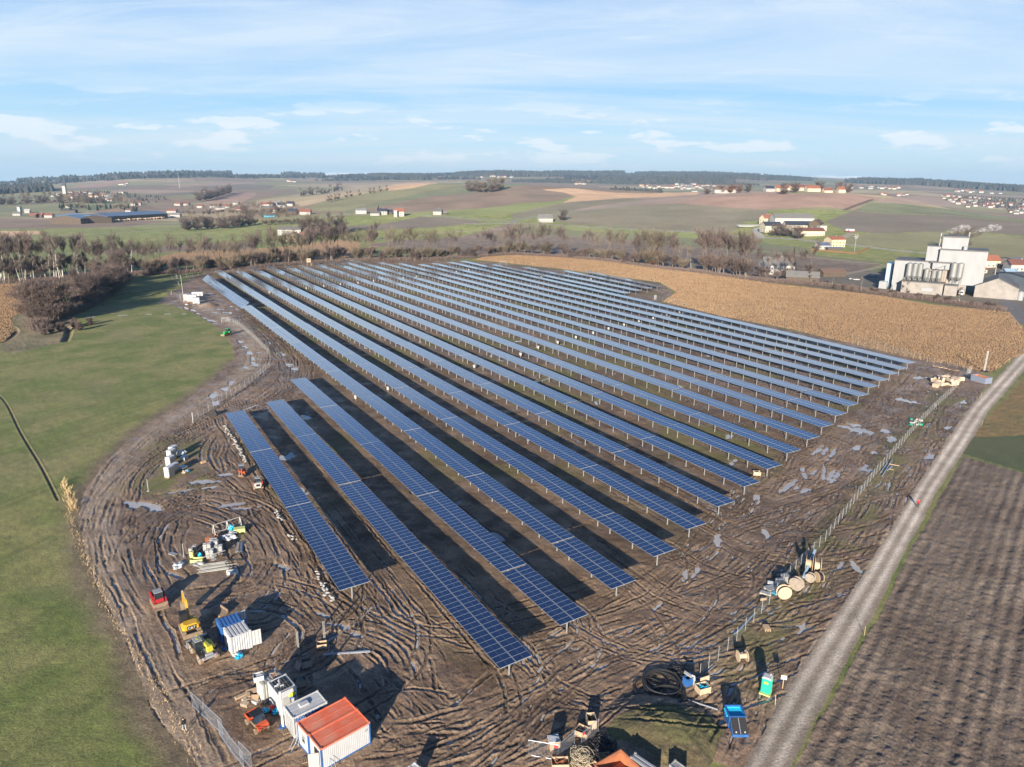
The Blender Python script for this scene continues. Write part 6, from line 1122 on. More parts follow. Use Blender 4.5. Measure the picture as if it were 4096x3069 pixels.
for i, (x, y, sx, sy, rz, m_) in enumerate(((810, 855, 1.7, .9, -.5, OFFW), (920, 760, 2.3, 1.2, .4, STEEL), (935, 690, 1.6, .6, -.35, FOIL), (840, 760, 1.2, .7, .8, SACK), (1170, 725, 1.6, .2, -.2, WOOD), (770, 965, 1.0, .2, .2, WOOD), (990, 850, 1.0, .8, .5, TARPB))): boxy('scrap_sheet', 'N', x, y, (sx, sy, .22 + .1 * (i % 3)), rz, m_, ('white flat', 'big grey tilted', 'narrow grey', 'crumpled white', 'pale wooden', 'single wooden', 'teal plastic')[i] + ' sheet in the scrap beside the cable drums', 'scrap sheet', tilt=.12 * (i % 3))
# cardboard heap, white scrap heap, skip and mast in the far right corner
for i in range(26):
    x = 900 + 330 * random.random(); y = 575 + 100 * random.random() - (0 if 950 < x < 1150 else -15); boxy('carton', 'W', x, y, (random.uniform(1, 2.6), random.uniform(.8, 1.6), random.uniform(.5, 1.3)), random.uniform(0, 3), CARDL, 'pale cardboard carton dumped in the heap before the skip', 'carton', 'pale cartons dumped in a heap', z=random.choice((0, 0, .3, .6)), tilt=random.uniform(-.3, .3))
for i in range(8): boxy('flat_carton', 'W', 940 + i * 32, 450 + i * 7, (2.2, 1, .15), random.uniform(0, 3), CARD, 'flattened brown carton lying in the mud along the reed fence', 'flat carton', 'flattened cartons along the reed fence')
for i in range(13): boxy('scrap_piece', 'W', 650 + 150 * random.random(), 1040 + 65 * random.random(), (random.uniform(.5, 1.1), .5, random.uniform(.2, .5)), random.uniform(0, 3), (SACK, CARDL, SACK, MINT)[i % 4], ('white', 'pale brown', 'white', 'green')[i % 4] + ' scrap in the small rubbish heap against the right fence', 'scrap', ('white', 'pale brown', 'white', 'green')[i % 4] + ' scrap in the rubbish heap', tilt=random.uniform(-.4, .4))
o = open_skip('W', ((1395, 550), (1462, 542), (1530, 585), (1443, 592)), 1.9, mat('faded_blue_steel', (.10, .20, .36), rough=.7, var=.5, var2=(.26, .20, .16), vscale=1.5), RUST, 'blue roll off skip with rusty inside at the road corner', 'roll_off_skip', 'skip')
o = put('lattice_mast', 'W', 1480, 520, .3, label='tall white mast behind the blue roll off skip', category='mast'); q = MB()
for dx in (-.16, .16):
    for dy in (-.16, .16): q.tube([(dx, dy, 0), (dx * .8, dy * .8, 7)], .05, WHITE, 4)
for j in range(12): q.tube([(-.16, -.16, j * .58), (.16, -.16, j * .58 + .58)], .03, WHITE, 4); q.tube([(.16, .16, j * .58), (-.16, .16, j * .58 + .58)], .03, WHITE, 4)
q.build('lattice', o); q = MB(); q.box((0, 0, 7.1), (.6, .3, .3), WHITE); q.build('head', o); q = MB(); q.box((0, 0, .25), (1.8, 1.4, .5), BLACK); q.build('base', o)
for i in range(4): a_ = g('W', 1290 + i * 14, 545 - i * 6); q = MB(); q.tube([(0, 0, 0), (0, 0, 2.4)], .05, OFFW, 5); q.tube([(0, 0, 1.9), (.8, 0, .05)], .04, OFFW, 5); q.build('gate_post', loc=(a_[0], a_[1], 0), rz=.4 * i, label='white gate post in the group left of the mast', category='gate post', group='white gate posts left of the mast')
# inverter boxes hung on posts
INV = [('X', 200, 330), ('X', 415, 302), ('X', 612, 283), ('X', 815, 258), ('X', 1198, 208), ('X', 1382, 183), ('X', 1458, 1605), ('X', 2140, 1425), ('J', 362, 248), ('J', 992, 272), ('J', 2108, 685), ('J', 1948, 722), ('J', 1775, 765), ('J', 1595, 803), ('J', 1407, 850), ('J', 1212, 898), ('J', 1018, 953), ('J', 800, 1008), ('J', 570, 1072), ('J', 323, 1135), ('J', 102, 1222), ('Y', 1770, 1515), ('Y', 2128, 1420), ('Y', 1605, 268), ('Y', 1972, 233), ('Y', 1800, 253), ('Y', 2138, 215), ('Y', 1422, 288), ('Y', 1228, 312), ('Y', 1030, 330), ('Y', 820, 358)]
WORDS = ['first', 'second', 'third', 'fourth', 'fifth', 'sixth', 'seventh', 'eighth', 'ninth', 'tenth', 'eleventh', 'twelfth', 'thirteenth', 'fourteenth', 'fifteenth', 'sixteenth', 'seventeenth', 'eighteenth', 'nineteenth', 'twentieth', 'twenty-first', 'twenty-second', 'twenty-third', 'twenty-fourth', 'twenty-fifth', 'twenty-sixth', 'twenty-seventh', 'twenty-eighth', 'twenty-ninth', 'thirtieth', 'thirty-first']
INV = sorted(INV, key=lambda t: px(*t)[0])
for i, (k_, x, y) in enumerate(INV):
    a_ = g(k_, x, y, 1.25); o = empty('inverter_box', (a_[0], a_[1], .0), -1.04, label=f'white inverter cabinet under the tables, {WORDS[i]} one counted from the photo left', category='inverter', group='white inverter cabinets under the tables'); q = MB(); q.box((0, 0, 1.3), (.85, .42, 1.05), WHITE, bev=.04); q.build('cabinet', o); q = MB(); q.box((0, -.23, .95), (.6, .05, .22), GREYP); q.build('connector_strip', o); q = MB(); q.box((0, .1, .4), (.08, .08, .8), GALV); q.build('support', o)
# person walking on the dirt road
def person(key, x, y, rz, label, jacket=RED):
    o = put('person', key, x, y, rz, label=label, category='person'); me = bpy.data.meshes.new('body'); bm = bmesh.new()
    J = [((0, 0, .95), .15), ((0, 0, 1.2), .15), ((0, 0, 1.42), .16), ((0, 0, 1.52), .065), ((.02, 0, 1.6), .09), ((.02, 0, 1.72), .10), ((.02, .0, 1.78), .06)]
    vs = [bm.verts.new(p) for p, r_ in J]; rad = [r_ for _, r_ in J]
    for i in range(len(J) - 1): bm.edges.new((vs[i], vs[i + 1]))
    def limb(root, pts):
        pv = vs[root]
        for p, r_ in pts: v = bm.verts.new(p); rad.append(r_); bm.edges.new((pv, v)); pv = v
    limb(0, [((.05, .11, .85), .11), ((.17, .11, .5), .075), ((.05, .11, .09), .055), ((.24, .12, .05), .045)]); limb(0, [((-.05, -.11, .85), .11), ((-.08, -.11, .48), .075), ((-.27, -.11, .1), .055), ((-.12, -.12, .04), .045)])
    limb(2, [((0, .2, 1.4), .07), ((-.1, .25, 1.13), .05), ((.02, .25, .9), .038), ((.06, .25, .8), .035)]); limb(2, [((0, -.2, 1.4), .07), ((.08, -.25, 1.13), .05), ((.2, -.24, .93), .038), ((.25, -.23, .85), .035)])
    bm.to_mesh(me); bm.free(); b = bpy.data.objects.new('body', me); C.objects.link(b); b.parent = o; b.modifiers.new('skin', 'SKIN')
    for i, r_ in enumerate(rad): me.skin_vertices[0].data[i].radius = (r_, r_)
    me.skin_vertices[0].data[0].use_root = True; s_ = b.modifiers.new('sub', 'SUBSURF'); s_.levels = 1; s_.render_levels = 1
    dg = bpy.context.evaluated_depsgraph_get(); m2 = bpy.data.meshes.new_from_object(b.evaluated_get(dg)); b.modifiers.clear(); b.data = m2; m2.materials.clear(); [m2.materials.append(m_) for m_ in (BLACK if jacket is RED else GREYP, jacket, SKIN)]
    for p in m2.polygons: c_ = p.center; p.material_index = 2 if (c_.z > 1.5 or (abs(c_.y) > .2 and c_.z < .9)) else (1 if c_.z > .85 else 0)
    q = MB(); q.box((-.02, 0, 1.72), (.2, .2, .2), HAIRM, bev=.08); q.build('hair', o); q = MB(); q.box((-.22, 0, 1.25), (.2, .34, .42), jacket, bev=.07); q.build('backpack', o); return o
person('U', 1085, 1070, 1.15, 'person in a red jacket walking along the dirt road')
ORG['KK'] = (400, 2000, .8908); person('KK', 302, 822, 2.4, 'person in dark work clothes standing on the bank at the lower left', BLACK)
# hunting stand
o = put('hunting_stand', 'B', 460, 1000, .1, label='pale raised hunting cabin on legs before the tree belt', category='hunting stand'); q = MB(); q.box((0, 0, 4.1), (3.0, 2.2, 2.6), WOOD); q.box((0, -1.12, 4.4), (1.6, .06, .6), BLACK); q.build('cabin', o); q = MB(); q.box((0, 0, 5.5), (3.4, 2.6, .15), GREYP); q.build('roof', o)
for sx in (-1.3, 1.3):
    for sy in (-.9, .9): q = MB(); q.tube([(sx * 1.3, sy * 1.3, 0), (sx, sy, 2.9)], .1, WOOD, 5); q.build('leg', o)
# snow melt ribbons / white foil between the rows
sheetm = mat('melting_snow', (.72, .75, .78), rough=.5, var=.2)

# ------------------------------------------------------------------ trees
BARK = mat('grey_bark', (.16, .13, .105), rough=.9, rand=.25); BARKW = mat('birch_bark', (.58, .55, .50), rough=.8, var=.4, vscale=2.0); TWIGG = mat('grey_twigs', (.20, .17, .14), rough=.9, rand=.25); TWIG = mat('purple_brown_twigs', (.155, .115, .10), rough=.9, rand=.3); TWIGO = mat('olive_twigs', (.19, .155, .11), rough=.9, rand=.3)
NEEDLE = mat('dark_needles', (.025, .045, .022), rough=.85, rand=.2); LEAFR = mat('red_brown_leaves', (.20, .095, .055), rough=.85); MIST = mat('mistletoe_green', (.09, .11, .03), rough=.85)
def tube_np(V, Fc, a_, b_, r0, r1):
    a_, b_ = Vector(a_), Vector(b_); t = (b_ - a_).normalized(); u = t.cross(Vector((.3, .2, 1))).normalized(); v = t.cross(u); n = len(V)
    for p, r_ in ((a_, r0), (b_, r1)):
        for k in range(3): V.append(p + u * r_ * math.cos(k * 2.094) + v * r_ * math.sin(k * 2.094))
    for k in range(3): Fc.append((n + k, n + (k + 1) % 3, n + 3 + (k + 1) % 3, n + 3 + k))
def make_tree(seed, h_=18, spread=.42, trunk_frac=.35, stems=1, twigm=None, barkm=None, twigs=7, lean=.0, up=.5, droop=0, thick=1.3, tw=.055):
    rr = random.Random(seed); TV, TF, CV, CF = [], [], [], []
    def twig(p, d, L_):
        s_ = Vector((-d.y, d.x, rr.uniform(-.5, .5))).normalized() * tw; n = len(CV); e_ = p + d * L_; CV.extend([p - s_, p + s_, e_ + s_ * .4, e_ - s_ * .4]); CF.append((n, n + 1, n + 2, n + 3))
    def grow(p, d, L_, r_, lev):
        seg = 3; q = p
        for i in range(seg):
            d = (d + Vector((rr.gauss(0, .12), rr.gauss(0, .12), rr.gauss(.03, .05) - droop * lev * .03))).normalized(); e_ = q + d * L_ / seg; r2 = r_ * (1 - .22)
            tube_np(TV if lev < 1 else CV, TF if lev < 1 else CF, q, e_, r_, r2); 
            if lev < 3 and (lev > 0 or i >= 1 or trunk_frac < .2):
                for _ in range(2 if lev < 2 else 2):
                    a_ = rr.uniform(0, 6.28); side = Vector((math.cos(a_), math.sin(a_), up)).normalized(); grow(e_, (d * .55 + side * .8).normalized(), L_ * rr.uniform(.42, .62), r2 * .5, lev + 1)
            q = e_; r_ = r2
        if lev >= 2:
            for _ in range(twigs): twig(q - d * L_ * rr.uniform(0, .9), (d + Vector((rr.gauss(0, .6), rr.gauss(0, .6), rr.gauss(.15, .5)))).normalized(), rr.uniform(.06, .11) * h_)
    for s_ in range(stems):
        a_ = rr.uniform(0, 6.28); d = Vector((math.cos(a_) * (.12 + .25 * (stems > 1)) , math.sin(a_) * (.12 + .25 * (stems > 1)), 1)).normalized(); 
        base = Vector((rr.uniform(-.5, .5) * (stems > 1), rr.uniform(-.5, .5) * (stems > 1), -.2)); r_ = h_ * .014 * thick; L1 = h_ * trunk_frac
        p = base
        for i in range(3): e_ = p + d * L1 / 3; tube_np(TV, TF, p, e_, r_ * (1 - i * .08), r_ * (1 - (i + 1) * .08)); p = e_; d = (d + Vector((rr.gauss(0, .04), rr.gauss(0, .04), .1))).normalized()
        grow(p, d, h_ * (1 - trunk_frac) * .85, r_ * .75, 0)
        for k in range(int(5 + 6 * (1 - trunk_frac))):
            t = rr.uniform(.45, 1); a_ = rr.uniform(0, 6.28); grow(base + (p - base) * t, Vector((math.cos(a_), math.sin(a_), .7)).normalized(), h_ * spread * rr.uniform(.5, 1), r_ * .35, 1)
    def mk(nm, V, Fc, m): me = bpy.data.meshes.new(nm); me.from_pydata(V, [], Fc); me.materials.append(m); me.update(); return me
    return mk('trunk', TV, TF, barkm or BARK), mk('crown', CV, CF, twigm or TWIG)
def make_conifer(seed, h_=14, w_=.22):
    rr = random.Random(seed); TV, TF, V, Fc = [], [], [], []; tube_np(TV, TF, (0, 0, -.2), (0, 0, h_ * .95), h_ * .014, .02)
    n = 26
    for i in range(n):
        z = h_ * (.08 + .9 * i / n); R0 = h_ * w_ * (1 - i / n) ** .85 + .15; m_ = 16
        for k in range(m_):
            a_ = 2 * math.pi * (k + rr.random()) / m_; r_ = R0 * rr.uniform(.7, 1.15); wd = R0 * .16 + .08; c_, s_ = math.cos(a_), math.sin(a_); j = len(V)
            V.extend([(c_ * .1, s_ * .1, z + .15), (c_ * r_ * .7 - s_ * wd, s_ * r_ * .7 + c_ * wd, z - r_ * .18), (c_ * r_, s_ * r_, z - r_ * .42), (c_ * r_ * .7 + s_ * wd, s_ * r_ * .7 - c_ * wd, z - r_ * .18)]); Fc.append((j, j + 1, j + 2, j + 3))
    def mk(nm, V, Fc, m): me = bpy.data.meshes.new(nm); me.from_pydata(V, [], Fc); me.materials.append(m); me.update(); return me
    return mk('trunk', TV, TF, BARK), mk('crown', V, Fc, NEEDLE)
KINDS = {'alder': [make_tree(s, 18, .21, .36, 1, TWIG, twigs=7, up=.9, tw=.043) for s in (1, 2, 3, 4, 5)], 'willow': [make_tree(s, 17, .34, .24, 2, TWIGO, twigs=5, thick=1.1, up=.7, tw=.042) for s in (11, 12)], 'birch': [make_tree(s, 22, .09, .62, 1, TWIGG, BARKW, thick=.75, twigs=4, up=1.3, tw=.035) for s in (21, 22, 23)],
         'bush': [make_tree(s, 7, .5, .08, 5, TWIG, twigs=7, thick=.8, tw=.05) for s in (31, 32)], 'round': [make_tree(s, 13, .5, .15, 3, TWIG, twigs=8, thick=1.0, up=.2) for s in (41, 42)], 'fruit': [make_tree(s, 8, .5, .22, 1, TWIG, twigs=4, tw=.07) for s in (51,)], 'conifer': [make_conifer(s) for s in (61, 62)]}
TL = {'alder': 'bare brown alder', 'willow': 'bare olive willow', 'birch': 'white trunked birch', 'bush': 'leafless bush', 'round': 'rounded bare tree', 'fruit': 'small bare fruit tree', 'conifer': 'dark green conifer'}
ntree = 0
def tree(kind, xy, s_=1.0, label=None, group=None, sz=1.0, crownm=None):
    global ntree; ntree += 1; tm, cm = KINDS[kind][ntree % len(KINDS[kind])]; o = bpy.data.objects.new({'conifer': 'conifer_tree', 'bush': 'bush', 'fruit': 'fruit_tree', 'alder': 'alder_tree', 'willow': 'willow_tree', 'birch': 'birch_tree', 'round': 'round_tree'}[kind], None); C.objects.link(o)
    z = float(terrain(xy[0], xy[1])); o.location = (xy[0], xy[1], z); o.rotation_euler = (random.gauss(0, .03), random.gauss(0, .03), random.uniform(0, 6.28)); o.scale = (s_, s_, s_ * sz)
    child('trunk', tm, o); c_ = child('crown', cm, o)
    if crownm: c_.data = cm.copy(); c_.data.materials[0] = crownm
    return tag(o, label or TL[kind], kind if kind in ('bush',) else 'tree', group)
def belt(line, n, kinds, h_, where, depth=8, flat=True, seed=0, sz=(.8, 1.15)):
    rr = random.Random(seed + 100); P = spline(np.array([(g(*p) if flat else tt(*p)) for p in line]), 3); grp = {}
    for i in range(n):
        t = (i + rr.uniform(0, .9)) / n; p = P[min(int(t * (len(P) - 1)), len(P) - 1)]; d = p / np.hypot(*p); off = rr.uniform(0, depth) ; xy = p + d * off + np.array([rr.gauss(0, 2), 0])
        k = rr.choice(kinds); base = {'alder': 18, 'willow': 17, 'birch': 22, 'bush': 7, 'round': 13, 'fruit': 8, 'conifer': 14}[k]; hh = {'bush': .28, 'round': .75, 'conifer': .7}.get(k, 1)
        tree(k, xy, h_ * hh / base * rr.uniform(*sz), TL[k] + ' ' + where, TL[k].split(' with')[0] + 's ' + where)
# belt behind the solar field, from the left to the factory
belt([('A', 1250, 1085), ('A', 1500, 1065), ('A', 1900, 1045), ('A', 2209, 1015)], 26, ['alder', 'alder', 'willow', 'bush'], 17, 'in the left part of the belt behind the field', 14, seed=1)
belt([('B', 0, 1015), ('B', 300, 990), ('B', 520, 975), ('B', 760, 965)], 34, ['alder', 'alder', 'alder', 'willow', 'bush'], 19, 'in the dense belt behind the field, left of the hunting gap', 16, seed=2)
belt([('B', 860, 960), ('B', 1200, 955), ('B', 1600, 945), ('B', 2209, 905)], 40, ['alder', 'willow', 'willow', 'bush', 'alder', 'bush'], 18, 'in the middle of the belt behind the field', 14, seed=3)
belt([('C', 0, 905), ('C', 400, 925), ('C', 800, 960), ('C', 1050, 990)], 26, ['alder', 'alder', 'willow', 'bush'], 19, 'in the belt behind the reed field, left part', 12, seed=4)
belt([('C', 1080, 1000), ('C', 1250, 1020), ('C', 1440, 1045)], 14, ['alder', 'alder', 'willow'], 19, 'in the belt behind the reed field, beside the red leaved tree', 9, seed=5)
belt([('C', 1650, 1065), ('C', 1850, 1085)], 14, ['alder'], 22, 'in the tall group left of the pale farmhouse', 8, seed=6, sz=(.95, 1.15)); belt([('C', 1920, 1105), ('C', 2060, 1120)], 9, ['alder'], 22, 'in the second tall group by the pale farmhouse', 8, seed=7); belt([('C', 2120, 1130), ('D', 50, 1140), ('D', 330, 1130)], 8, ['alder', 'alder'], 18, 'around the grey roofed farmhouse', 5, seed=8)
belt([('D', 380, 1165), ('D', 700, 1215), ('D', 1000, 1250), ('D', 1400, 1300), ('D', 2000, 1385)], 30, ['bush', 'bush', 'bush', 'birch'], 8, 'in the scrub between factory and reed field', 8, seed=9)
# undergrowth under the belts: countless stems
def scrub(name, line, n, h_, m, label, depth=10, flat=True, seed=0, wd=.05):
    r_ = np.random.default_rng(seed); P = spline(np.array([(g(*p) if flat else tt(*p)) for p in line]), 2); i = r_.integers(0, len(P), n); p = P[i] + r_.normal(0, min(1.5, depth * .45), (n, 2)); d = p / np.hypot(*p.T)[:, None]; p = p + d * r_.uniform(-2, depth, n)[:, None]
    z = terrain(p[:, 0], p[:, 1]); hh = h_ * r_.uniform(.35, 1, n) * (.6 + .8 * fbm(p[:, 0], p[:, 1], 9, 2, seed)); a_ = r_.uniform(0, 6.28, n); ln = r_.normal(0, .35, (n, 2)) * hh[:, None]; sx, sy = np.cos(a_) * wd, np.sin(a_) * wd
    V = np.empty((n, 4, 3)); V[:, 0] = np.c_[p[:, 0] - sx, p[:, 1] - sy, z]; V[:, 1] = np.c_[p[:, 0] + sx, p[:, 1] + sy, z]; V[:, 2] = np.c_[p[:, 0] + ln[:, 0] + sx, p[:, 1] + ln[:, 1] + sy, z + hh]; V[:, 3] = np.c_[p[:, 0] + ln[:, 0] - sx, p[:, 1] + ln[:, 1] - sy, z + hh]
    np_mesh(name, V.reshape(-1, 3), np.arange(n * 4).reshape(-1, 4), m, label=label, kind='stuff', cat='undergrowth')
scrub('undergrowth', [('A', 0, 1150), ('A', 400, 1135), ('A', 800, 1110), ('A', 1100, 1085), ('A', 1500, 1065), ('A', 2209, 1015), ('B', 520, 975), ('B', 900, 960), ('B', 1600, 945), ('B', 2209, 905)], 60000, 2.4, TWIG, 'brown undergrowth along the belt of trees behind the field', 14, seed=1)
scrub('undergrowth', [('C', 0, 905), ('C', 400, 925), ('C', 800, 960), ('C', 1250, 1020), ('C', 1650, 1065), ('C', 2209, 1140), ('D', 400, 1165), ('D', 1000, 1250), ('D', 1400, 1300), ('D', 2000, 1385)], 50000, 2.2, TWIG, 'brown undergrowth between the reed field and the tree belt', 7, seed=2)
scrub('undergrowth', [('A', 330, 1560), ('A', 420, 1480), ('A', 560, 1440), ('A', 760, 1360), ('A', 950, 1240), ('A', 1080, 1120)], 26000, 4, TWIG, 'brown thicket along the brook beside the left meadow', 10, seed=3)
REEDM = mat('dry_reed_stems', (.30, .20, .115), rough=.85, var=.2, vscale=.08, var2=(.25, .16, .09)); REEDP = mat('bleached_reed_stems', (.55, .40, .22), rough=.85)
def reed(poly, n, label, seed, hh0=.55, m=REEDM):
    P = poly_xy(poly); r_ = np.random.default_rng(seed); lo, hi = P.min(0), P.max(0); q = r_.uniform(lo, hi, (n * 3, 2)); q = q[inside(q[:, 0], q[:, 1], P)][:n]; k = len(q); a_ = r_.uniform(0, 6.28, k); hh = hh0 * r_.uniform(.5, 1.3, k) * (.8 + .4 * fbm(q[:, 0], q[:, 1], 14, 3, seed)); wd = r_.uniform(.06, .16, k); ln = r_.normal(0, .28, (k, 2)) * hh[:, None]
    sx, sy = np.cos(a_) * wd, np.sin(a_) * wd; V = np.empty((k, 3, 3)); V[:, 0] = np.c_[q[:, 0] - sx, q[:, 1] - sy, q[:, 0] * 0]; V[:, 1] = np.c_[q[:, 0] + sx, q[:, 1] + sy, q[:, 0] * 0]; V[:, 2] = np.c_[q[:, 0] + ln[:, 0], q[:, 1] + ln[:, 1], hh]
    np_mesh('dry_reed', V.reshape(-1, 3), np.arange(k * 3).reshape(-1, 3), m, label=label, kind='stuff', cat='reed')
reed(PATCH[0][1], 240000, 'tall orange dry reed filling the field beyond the tables', 1); reed(PATCH[1][1], 40000, 'dry reed bed at the left edge by the round trees', 2); reed(PATCH[2][1], 26000, 'orange reed behind the tree belt', 3)
scrub('reed_tuft', [('O', 140, 1045), ('O', 150, 1075), ('O', 160, 1100)], 260, 1.5, REEDP, 'pale tuft of dry reed at the ditch beside the haul road', 1, seed=7, wd=.03); scrub('dry_grass', [('O', 150, 1110), ('O', 185, 1200), ('O', 240, 1320), ('O', 300, 1420), ('O', 360, 1520), ('O', 420, 1620)], 900, .4, REEDP, 'dry grass stems along the ditch of the haul road', 1, seed=8, wd=.02)
# birch stand and the trees on the brook, at the left
belt([('A', -60, 1160), ('A', 200, 1150), ('A', 450, 1135), ('A', 760, 1110)], 76, ['birch', 'birch', 'alder'], 21, 'in the white stemmed stand at the left edge', 22, seed=10, sz=(.85, 1.1)); belt([('A', 820, 1120), ('A', 1100, 1080), ('A', 1240, 1080)], 18, ['alder', 'alder', 'birch'], 18, 'behind the brook between stand and belt', 16, seed=11)
belt([('A', 700, 1400), ('A', 800, 1330), ('A', 900, 1280), ('A', 1000, 1220), ('A', 1060, 1130)], 22, ['round', 'alder', 'round'], 15, 'along the brook beside the left meadow', 9, seed=12); belt([('A', 350, 1500), ('A', 430, 1490), ('A', 520, 1480)], 8, ['round', 'round'], 18, 'in the round clump by the left reed bed', 7, seed=13, sz=(.9, 1.1)); belt([('A', 400, 1600), ('A', 640, 1560), ('A', 700, 1510)], 7, ['bush'], 9, 'scattered on the brook bank at the left', 3, seed=14)
# copses further back
belt([('A', 1600, 700), ('A', 1800, 690), ('A', 2000, 690), ('A', 2209, 675)], 22, ['willow', 'alder', 'round'], 15, 'in the copse right of the timber yard', 14, seed=15); belt([('B', 60, 680), ('B', 200, 680), ('B', 380, 680)], 10, ['willow', 'alder'], 14, 'behind the pale yellow farmhouse', 8, seed=16); belt([('B', 440, 740), ('B', 600, 745), ('B', 760, 735)], 26, ['willow', 'round', 'alder'], 18, 'in the big copse right of the pale yellow farmhouse', 16, seed=17)
belt([('B', 990, 780), ('B', 1080, 775)], 4, ['alder'], 14, 'in the small pair behind the belt', 3, seed=18); belt([('A', 1700, 455), ('A', 1850, 420), ('A', 1985, 375)], 26, ['round', 'alder'], 22, 'in the copse on the left hill', 30, False, 19); belt([('B', 380, 398), ('B', 560, 380), ('B', 745, 345)], 26, ['alder', 'round', 'conifer'], 22, 'in the hillside wood above the village', 30, False, 20); belt([('B', 1860, 365), ('B', 2000, 368), ('B', 2130, 345)], 18, ['round', 'willow'], 20, 'in the copse on top of the middle hill', 20, False, 21)
belt([('A', 520, 510), ('A', 760, 525), ('A', 1020, 520), ('A', 1200, 540)], 26, ['alder', 'willow', 'conifer'], 20, 'behind the timber yard roofs', 40, False, 22); belt([('A', 0, 480), ('A', 200, 480), ('A', 480, 470), ('A', 900, 470)], 30, ['round', 'alder'], 20, 'before the church village at the left', 50, False, 23); belt([('A', 1560, 560), ('A', 1900, 560), ('B', 40, 560), ('B', 300, 560)], 26, ['willow', 'alder', 'round'], 15, 'around the village right of the timber yard', 20, False, 24)
for i, (x, y) in enumerate(((620, 452), (652, 447), (684, 437), (712, 433), (782, 419), (820, 411), (893, 402), (988, 382), (1020, 378), (1072, 366), (1128, 357))): tree('fruit', tt('B', x, y), 1.25, f'small bare fruit tree on the hillside, {WORDS[i]} in the row from the left', 'fruit trees in a row on the hillside')
tree('alder', g('C', 1100, 985), 1.2, 'pale leafless tree with bright branches in the reed field belt', None, 1, TWIGO); tree('willow', g('C', 1215, 990), 1.15, 'tree with green mistletoe balls in the reed field belt', None, 1, MIST); tree('round', g('C', 1220, 1010), .75, 'young tree keeping red brown leaves at the reed edge', None, 1, LEAFR); tree('conifer', g('D', 210, 1010), 1.2, 'single dark spruce beside the grey roofed farmhouse', None); tree('conifer', tt('B', 1057, 530), .8, 'dark conifer between the black roofed houses', None); tree('round', tt('C', 430, 612), .9, 'lone bare tree right of the white barn', None); tree('round', tt('D', 1660, 880), 1.3, 'large bare tree behind the factory chimneys', None); tree('birch', g('C', 1545, 1030), .6, 'leaning dead white birch at the reed edge', None)
for i, (x, y) in enumerate(((60, 745), (110, 745), (170, 750), (270, 770))): tree('round', tt('D', x, y), .8, ('leftmost', 'second', 'third', 'rightmost')[i] + ' bare tree in front of the manor farm', None)
for i, (x, y) in enumerate(((230, 370), (140, 385), (440, 355), (610, 350), (690, 365))): tree('round', tt('D', x, y, 1425), 1.1, ('second', 'first', 'third', 'fourth', 'fifth')[i] + ' bare tree from the left at the hilltop farm', None)
for i, (x, y, m_) in enumerate(((1880, 365, LEAFR), (1960, 370, LEAFR), (2030, 360, None), (1680, 385, None), (1820, 350, None))): tree('round', tt('C', x, y, 1435), .95, ('left reddish', 'right reddish', 'right hand', 'leftmost', 'tall middle')[i] + ' tree by the long barn on the hill', None, 1, m_)
# distant woods that read as masses
WOODF = mat('distant_woods', (.022, .030, .030), rough=.9, var=.5, vscale=.01, var2=(.06, .055, .05))
def woods(poly, n, h_, label, seed):
    P = poly_xy(poly, False, 3); r_ = np.random.default_rng(seed); q = r_.uniform(P.min(0), P.max(0), (n * 6, 2)); q = q[inside(q[:, 0], q[:, 1], P)][:n]; k = len(q)
    if k == 0: return
    z = terrain(q[:, 0], q[:, 1]) - 3; hh = h_ * 1.1 * r_.uniform(.6, 1.3, k) * (.75 + .5 * fbm(q[:, 0], q[:, 1], 150, 2, seed)); w_ = hh * r_.uniform(.3, .5, k); V = np.empty((k, 9, 3)); ph = r_.uniform(0, 6.28, k)
    for j in range(4): a_ = ph + j * math.pi / 2; V[:, j] = np.c_[q[:, 0] + np.cos(a_) * w_, q[:, 1] + np.sin(a_) * w_, z]; V[:, 4 + j] = np.c_[q[:, 0] + np.cos(a_) * w_ * .8, q[:, 1] + np.sin(a_) * w_ * .8, z + hh * .6]
    V[:, 8] = np.c_[q[:, 0], q[:, 1], z + hh + 3]; base = (np.arange(k) * 9)[:, None]; fq = np.concatenate([base + np.array([j, (j + 1) % 4, 4 + (j + 1) % 4, 4 + j]) for j in range(4)] + [base + np.array([4 + j, 4 + (j + 1) % 4, 8, 8]) for j in range(4)])
    V = V.reshape(-1, 3); me = bpy.data.meshes.new('distant_woods'); me.from_pydata(V.tolist(), [], [[*f_[:3]] if f_[2] == f_[3] else [*f_] for f_ in fq.tolist()]); me.materials.append(WOODF); o = bpy.data.objects.new('distant_woods', me); C.objects.link(o); tag(o, label, None, None, 'stuff')
woods([('A', 500, 290), ('A', 700, 262), ('A', 900, 268), ('A', 1200, 245), ('A', 1600, 225), ('A', 2000, 212), ('A', 1900, 205), ('A', 1400, 215), ('A', 1000, 232), ('A', 780, 255), ('A', 520, 258)], 5200, 26, 'dark wooded ridge on the left skyline', 1)
woods([('A', 130, 285), ('A', 500, 270), ('A', 490, 256), ('A', 200, 272)], 1200, 24, 'dark wood at the far left of the skyline', 2); woods([('A', -50, 385), ('A', 450, 360), ('A', 440, 335), ('A', 200, 345), ('A', -50, 375)], 1100, 18, 'blue grey wood on the slope behind the church', 3)
woods([('B', 220, 214), ('B', 580, 250), ('B', 590, 222), ('B', 240, 208)], 1500, 24, 'dark wood on the skyline left of the snowy hills', 4); woods([('B', 950, 225), ('B', 1200, 255), ('B', 1480, 262), ('B', 1480, 235), ('B', 1100, 222)], 1800, 22, 'dark wood right of the middle skyline', 5); woods([('B', 700, 252), ('B', 790, 248), ('B', 780, 240), ('B', 710, 242)], 200, 20, 'small dark copse on the far slope', 6)
